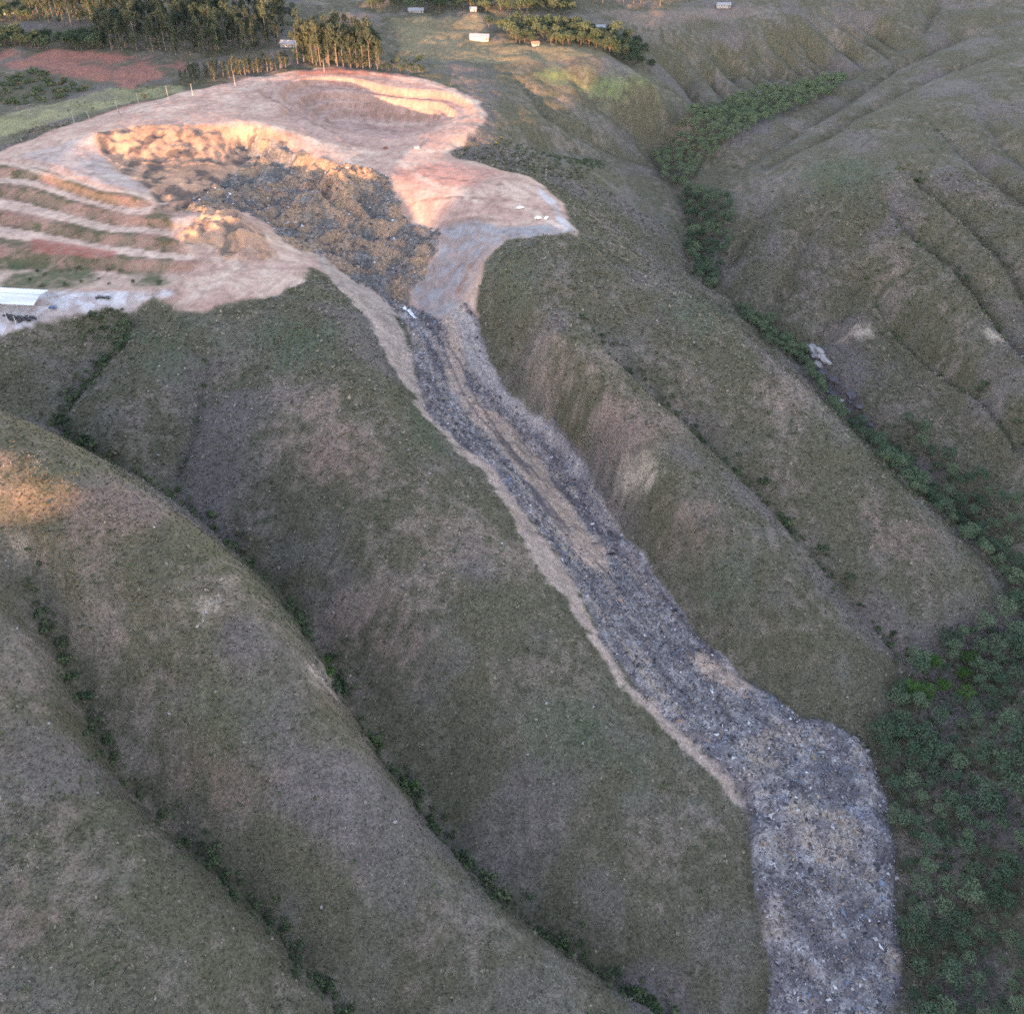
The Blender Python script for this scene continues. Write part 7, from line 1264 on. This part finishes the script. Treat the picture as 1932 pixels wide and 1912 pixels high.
# ---- scrap and posts on the yard
def rock_mesh(name, rng, mat, flatten=.7, jag=.28, sub=3):
    import bmesh
    bm = bmesh.new(); bmesh.ops.create_icosphere(bm, subdivisions=sub, radius=1)
    P = np.array([v.co[:] for v in bm.verts]); q = rng.normal(size=(7, 3)); q /= np.linalg.norm(q, axis=1, keepdims=True); h = rng.uniform(.35, .75, 7)
    f = np.ones(len(P))
    for a, b in zip(q, h): d = P@a; f = np.where(d > b, np.minimum(f, b/np.maximum(d, 1e-6)), f)
    f *= 1+jag*.5*(perlin(P[:, 0]*2+9, P[:, 1]*2+P[:, 2]*1.7, int(rng.integers(99))))
    P = P*f[:, None]*np.array([1, 1, flatten])
    for v, c in zip(bm.verts, P): v.co = c
    m = bpy.data.meshes.new(name); bm.to_mesh(m); bm.free(); m.materials.append(mat); return m
M_dark_scrap = flat('scrap_metal', (.06, .06, .065), .6, .4)
sc_lab = ['dark heap of scrap closest to the white posts on the gravel yard', 'dark scrap heap second from the posts on the gravel yard', 'dark scrap heap in the middle of the row on the gravel yard', 'dark scrap heap at the right end of the row on the gravel yard', 'small dark scrap heap behind the others on the gravel yard']
for i, q in enumerate(PT['scrap']):
    n = 26; c = R.normal(size=(n, 3))*np.array([1.4, 1.1, .35]); c[:, 2] = np.abs(c[:, 2])
    parts = []
    for k in range(n):
        s = R.uniform(.2, .7, 3); b = box(-s[0], s[0], -s[1], s[1], -s[2]*.6, s[2]*.6); Rm = np.array(Matrix.Rotation(R.uniform(0, 3), 3, Vector(R.normal(size=3)))); parts.append((b[0]@Rm.T+c[k], b[1]))
    o = link('scrap_heap', mesh_of('scrap_heap', parts, M_dark_scrap), loc=at(q, .2), scale=1.0 if i < 4 else .6); tag(o, sc_lab[i], 'scrap heap', 'scrap heaps on the yard')
po_lab = ['white post on the gravel yard at the very left edge', 'white post beside the dark scrap on the gravel yard', 'white post in front of the scrap row on the gravel yard']
for q, l in zip(PT['posts'], po_lab):
    o = link('white_post', mesh_of('white_post', [tube([(0, 0, -.5), (0, 0, 2.0), (0, 0, 4.0)], [.14, .12, .1], 8), box(-.2, .2, -.2, .2, 3.98, 4.08)], K['white_paint']), loc=at(q)); tag(o, l, 'post', 'white posts on the yard')

# ---- poles along the road
def pole(label, loc, h, tilt=0.0, lamp=True):
    o = thing('lamp_post' if lamp else 'utility_pole', label, 'pole', loc, .5, 'poles along the dirt road'); o.rotation_euler = (0, tilt, .5)
    link('shaft', mesh_of('shaft', [tube([(0, 0, -1), (0, 0, h*.5), (0, 0, h)], [.20, .16, .12], 8)], K['pole_concrete'], True), parent=o)
    if lamp:
        a = link('arm', mesh_of('arm', [tube([(0, 0, h-.1), (.7, 0, h+.35), (1.6, 0, h+.4)], [.07, .06, .05], 6)], K['grey_steel'], True), parent=o)
        link('lamp_head', mesh_of('lamp_head', [box(1.4, 2.1, -.16, .16, h+.30, h+.46)], K['grey_steel']), parent=a)
    else:
        a = link('crossarm', mesh_of('crossarm', [box(-1.0, 1.0, -.07, .07, h-.55, h-.40)], K['door_wood']), parent=o)
        for x in (-.85, 0, .85): link('insulator', mesh_of('insulator', [tube([(x, 0, h-.40), (x, 0, h-.22)], [.07, .05], 6)], K['white_paint']), parent=a)
    return o
ll = ['pale pole at the left end of the line along the red dirt road', 'leaning pale pole, second from the left along the red dirt road', 'white pole with a dark figure at its foot beside the dirt road', 'thin pole in front of the golden dry tree', 'tall pale pole halfway along the line behind the dump', 'thin pole at the left end of the young eucalyptus row', 'pole in front of the young eucalyptus row', 'pale pole standing alone on the red rim above the pit', 'single pale pole at the back edge of the car platform']
for i, (q, l) in enumerate(zip(PT['lamp'], ll)):
    pole(l, at(q), 8.5 if i not in (4, 7) else 9.5, -.16 if i == 1 else 0, i in (0, 2, 7))

# ---- people: one skin-grown body each, standing
def person(label, loc, rz, cloth, pose):
    o = thing('person', label, 'person', loc, rz, None)
    j = {'pel': (0, 0, .95), 'sp': (.01, 0, 1.2), 'ch': (.0, 0, 1.38), 'nk': (0, 0, 1.50), 'hd': (.02, 0, 1.60), 'tp': (.015, 0, 1.72)}
    for s, n in ((1, 'l'), (-1, 'r')):
        j['hp'+n] = (0, .10*s, .92); j['kn'+n] = (.03*pose, .12*s, .50); j['an'+n] = (-.02*s*pose, .13*s, .08); j['to'+n] = (.16, .15*s, .03)
        j['sh'+n] = (0, .19*s, 1.42); j['el'+n] = (-.03, .27*s, 1.13); j['wr'+n] = (.10*pose, .26*s, .90); j['ha'+n] = (.14*pose, .25*s, .80)
    ed = [('pel', 'sp'), ('sp', 'ch'), ('ch', 'nk'), ('nk', 'hd'), ('hd', 'tp')]
    for n in 'lr': ed += [('pel', 'hp'+n), ('hp'+n, 'kn'+n), ('kn'+n, 'an'+n), ('an'+n, 'to'+n), ('ch', 'sh'+n), ('sh'+n, 'el'+n), ('el'+n, 'wr'+n), ('wr'+n, 'ha'+n)]
    rad = {'pel': .15, 'sp': .13, 'ch': .16, 'nk': .06, 'hd': .10, 'tp': .07, 'hp': .10, 'kn': .065, 'an': .045, 'to': .04, 'sh': .065, 'el': .047, 'wr': .035, 'ha': .04}
    names = list(j); m = bpy.data.meshes.new('person_body'); m.from_pydata([j[n] for n in names], [(names.index(a), names.index(b)) for a, b in ed], [])
    b = link('body', m, cloth, parent=o); md = b.modifiers.new('skin', 'SKIN'); b.modifiers.new('smooth', 'SUBSURF').levels = 1
    if not m.skin_vertices: m.skin_vertices.new()
    for n, sv in zip(names, m.skin_vertices[0].data):
        r = rad.get(n, rad.get(n[:2])); sv.radius = (r, r); sv.use_root = n == 'pel'
    hv, hf = box(-.1, .1, -.09, .09, 1.62, 1.75); hv[4:, :2] *= .8
    link('hair', mesh_of('hair', [(hv-np.array([.015, 0, 0]), hf)], K['dark_paint']), parent=o)
    return o
pl = ['person in dark clothes standing leftmost at the cliff edge of the car platform', 'person in dark clothes standing second at the cliff edge of the platform', 'person in light shirt standing third at the cliff edge of the platform', 'person in dark clothes standing in the scrub line at the platform edge', 'person in dark clothes at the far right tip of the platform', 'person in dark clothes at the foot of the white roadside pole', 'person in white clothes beside the white roadside pole']
for i, (q, l) in enumerate(zip(np.vstack([PT['people'], PT['guard']]), pl)):
    person(l, at(q, .0), 1.2*i, K['light_cloth'] if i in (2, 6) else K['dark_cloth'], (1, -1, .6)[i % 3])

# ---- small dump-site things
def container(label, loc, rz, col):
    o = thing('skip_container', label, 'container', loc, rz)
    v, f = box(-1.9, 1.9, -1.0, 1.0, .15, 1.5); v[:4, 0] *= .72
    link('tub', mesh_of('tub', [(v, f)], col), parent=o)
    link('rim', mesh_of('rim', [box(-2.0, 2.0, -1.08, -.96, 1.44, 1.58), box(-2.0, 2.0, .96, 1.08, 1.44, 1.58), box(-2.0, -1.88, -.96, .96, 1.44, 1.58), box(1.88, 2.0, -.96, .96, 1.44, 1.58)], K['grey_steel']), parent=o)
container('grey skip container at the front edge of the pit floor', at(PT['pit_dark'][0]), .3, K['grey_steel'])
container('small rusty skip container left on the track in front of the pit', at(PT['pit_dark'][1]), -.2, K['rust'])

q = PT['tarp'][0]; n, m_ = 22, 8; V = []
for i in range(n):
    for k in range(m_):
        a = i/(n-1)*13-6.5; b = (k/(m_-1)-.5)*3.2*(1-.5*abs(i/(n-1)-.45)); w = np.array([.62, -.78])*a+np.array([.78, .62])*b+q
        V.append((w[0], w[1], 0))
V = np.array(V); V[:, 2] = T.height(V[:, 0], V[:, 1])+.5+.45*perlin(V[:, 0]*.5, V[:, 1]*.5, 5)+.3*perlin(V[:, 0]*1.3, V[:, 1]*1.3, 6)
Fc = np.array([(i*m_+k, i*m_+k+1, (i+1)*m_+k+1, (i+1)*m_+k) for i in range(n-1) for k in range(m_-1)])
o = link('plastic_sheet', mesh_of('plastic_sheet', [(V, Fc)], K['tarp'])); sm = o.modifiers.new('thick', 'SOLIDIFY'); sm.thickness = .08
tag(o, 'long crumpled white plastic sheet lying in the dark rubbish below the grey gravel slope', 'plastic sheet')

# ---- rocks
M_pale_rock = flat('pale_rock', (.36, .335, .325), .9, .1); M_dark_rock = flat('dark_rock', (.12, .11, .125), .9, .1)
PR = [rock_mesh('pale_rock', R, M_pale_rock, .55, .6) for _ in range(4)]; DR = [rock_mesh('dark_rock', R, M_dark_rock, .6, .6) for _ in range(4)]
for i, q in enumerate(PT['rocks']):
    pale = i < 7 or i == 13; s = R.uniform(3.4, 5.2) if i < 8 else R.uniform(2.6, 4.6)
    o = link('cliff_rock', (PR if pale else DR)[i % 4], loc=at(q, -.22*s), rz=R.uniform(0, 6), scale=(s*1.3, s, s))
    tag(o, 'big pale grey boulder of the outcrop above the creek at right' if pale else 'dark jagged boulder of the outcrop above the creek at right', 'rock', 'pale boulders of the creek outcrop' if pale else 'dark boulders of the creek outcrop')
for i, q in enumerate(PT['white_rocks']):
    s = R.uniform(.35, .75)*(1.5 if i in (7, 8, 9, 13, 14) else 1); o = link('pale_rock', PR[i % 4], loc=at(q, .1), rz=R.uniform(0, 6), scale=(s*1.2, s, s)); tag(o, 'small pale rock lying on a grassy slope', 'rock', 'pale rocks scattered on the slopes')
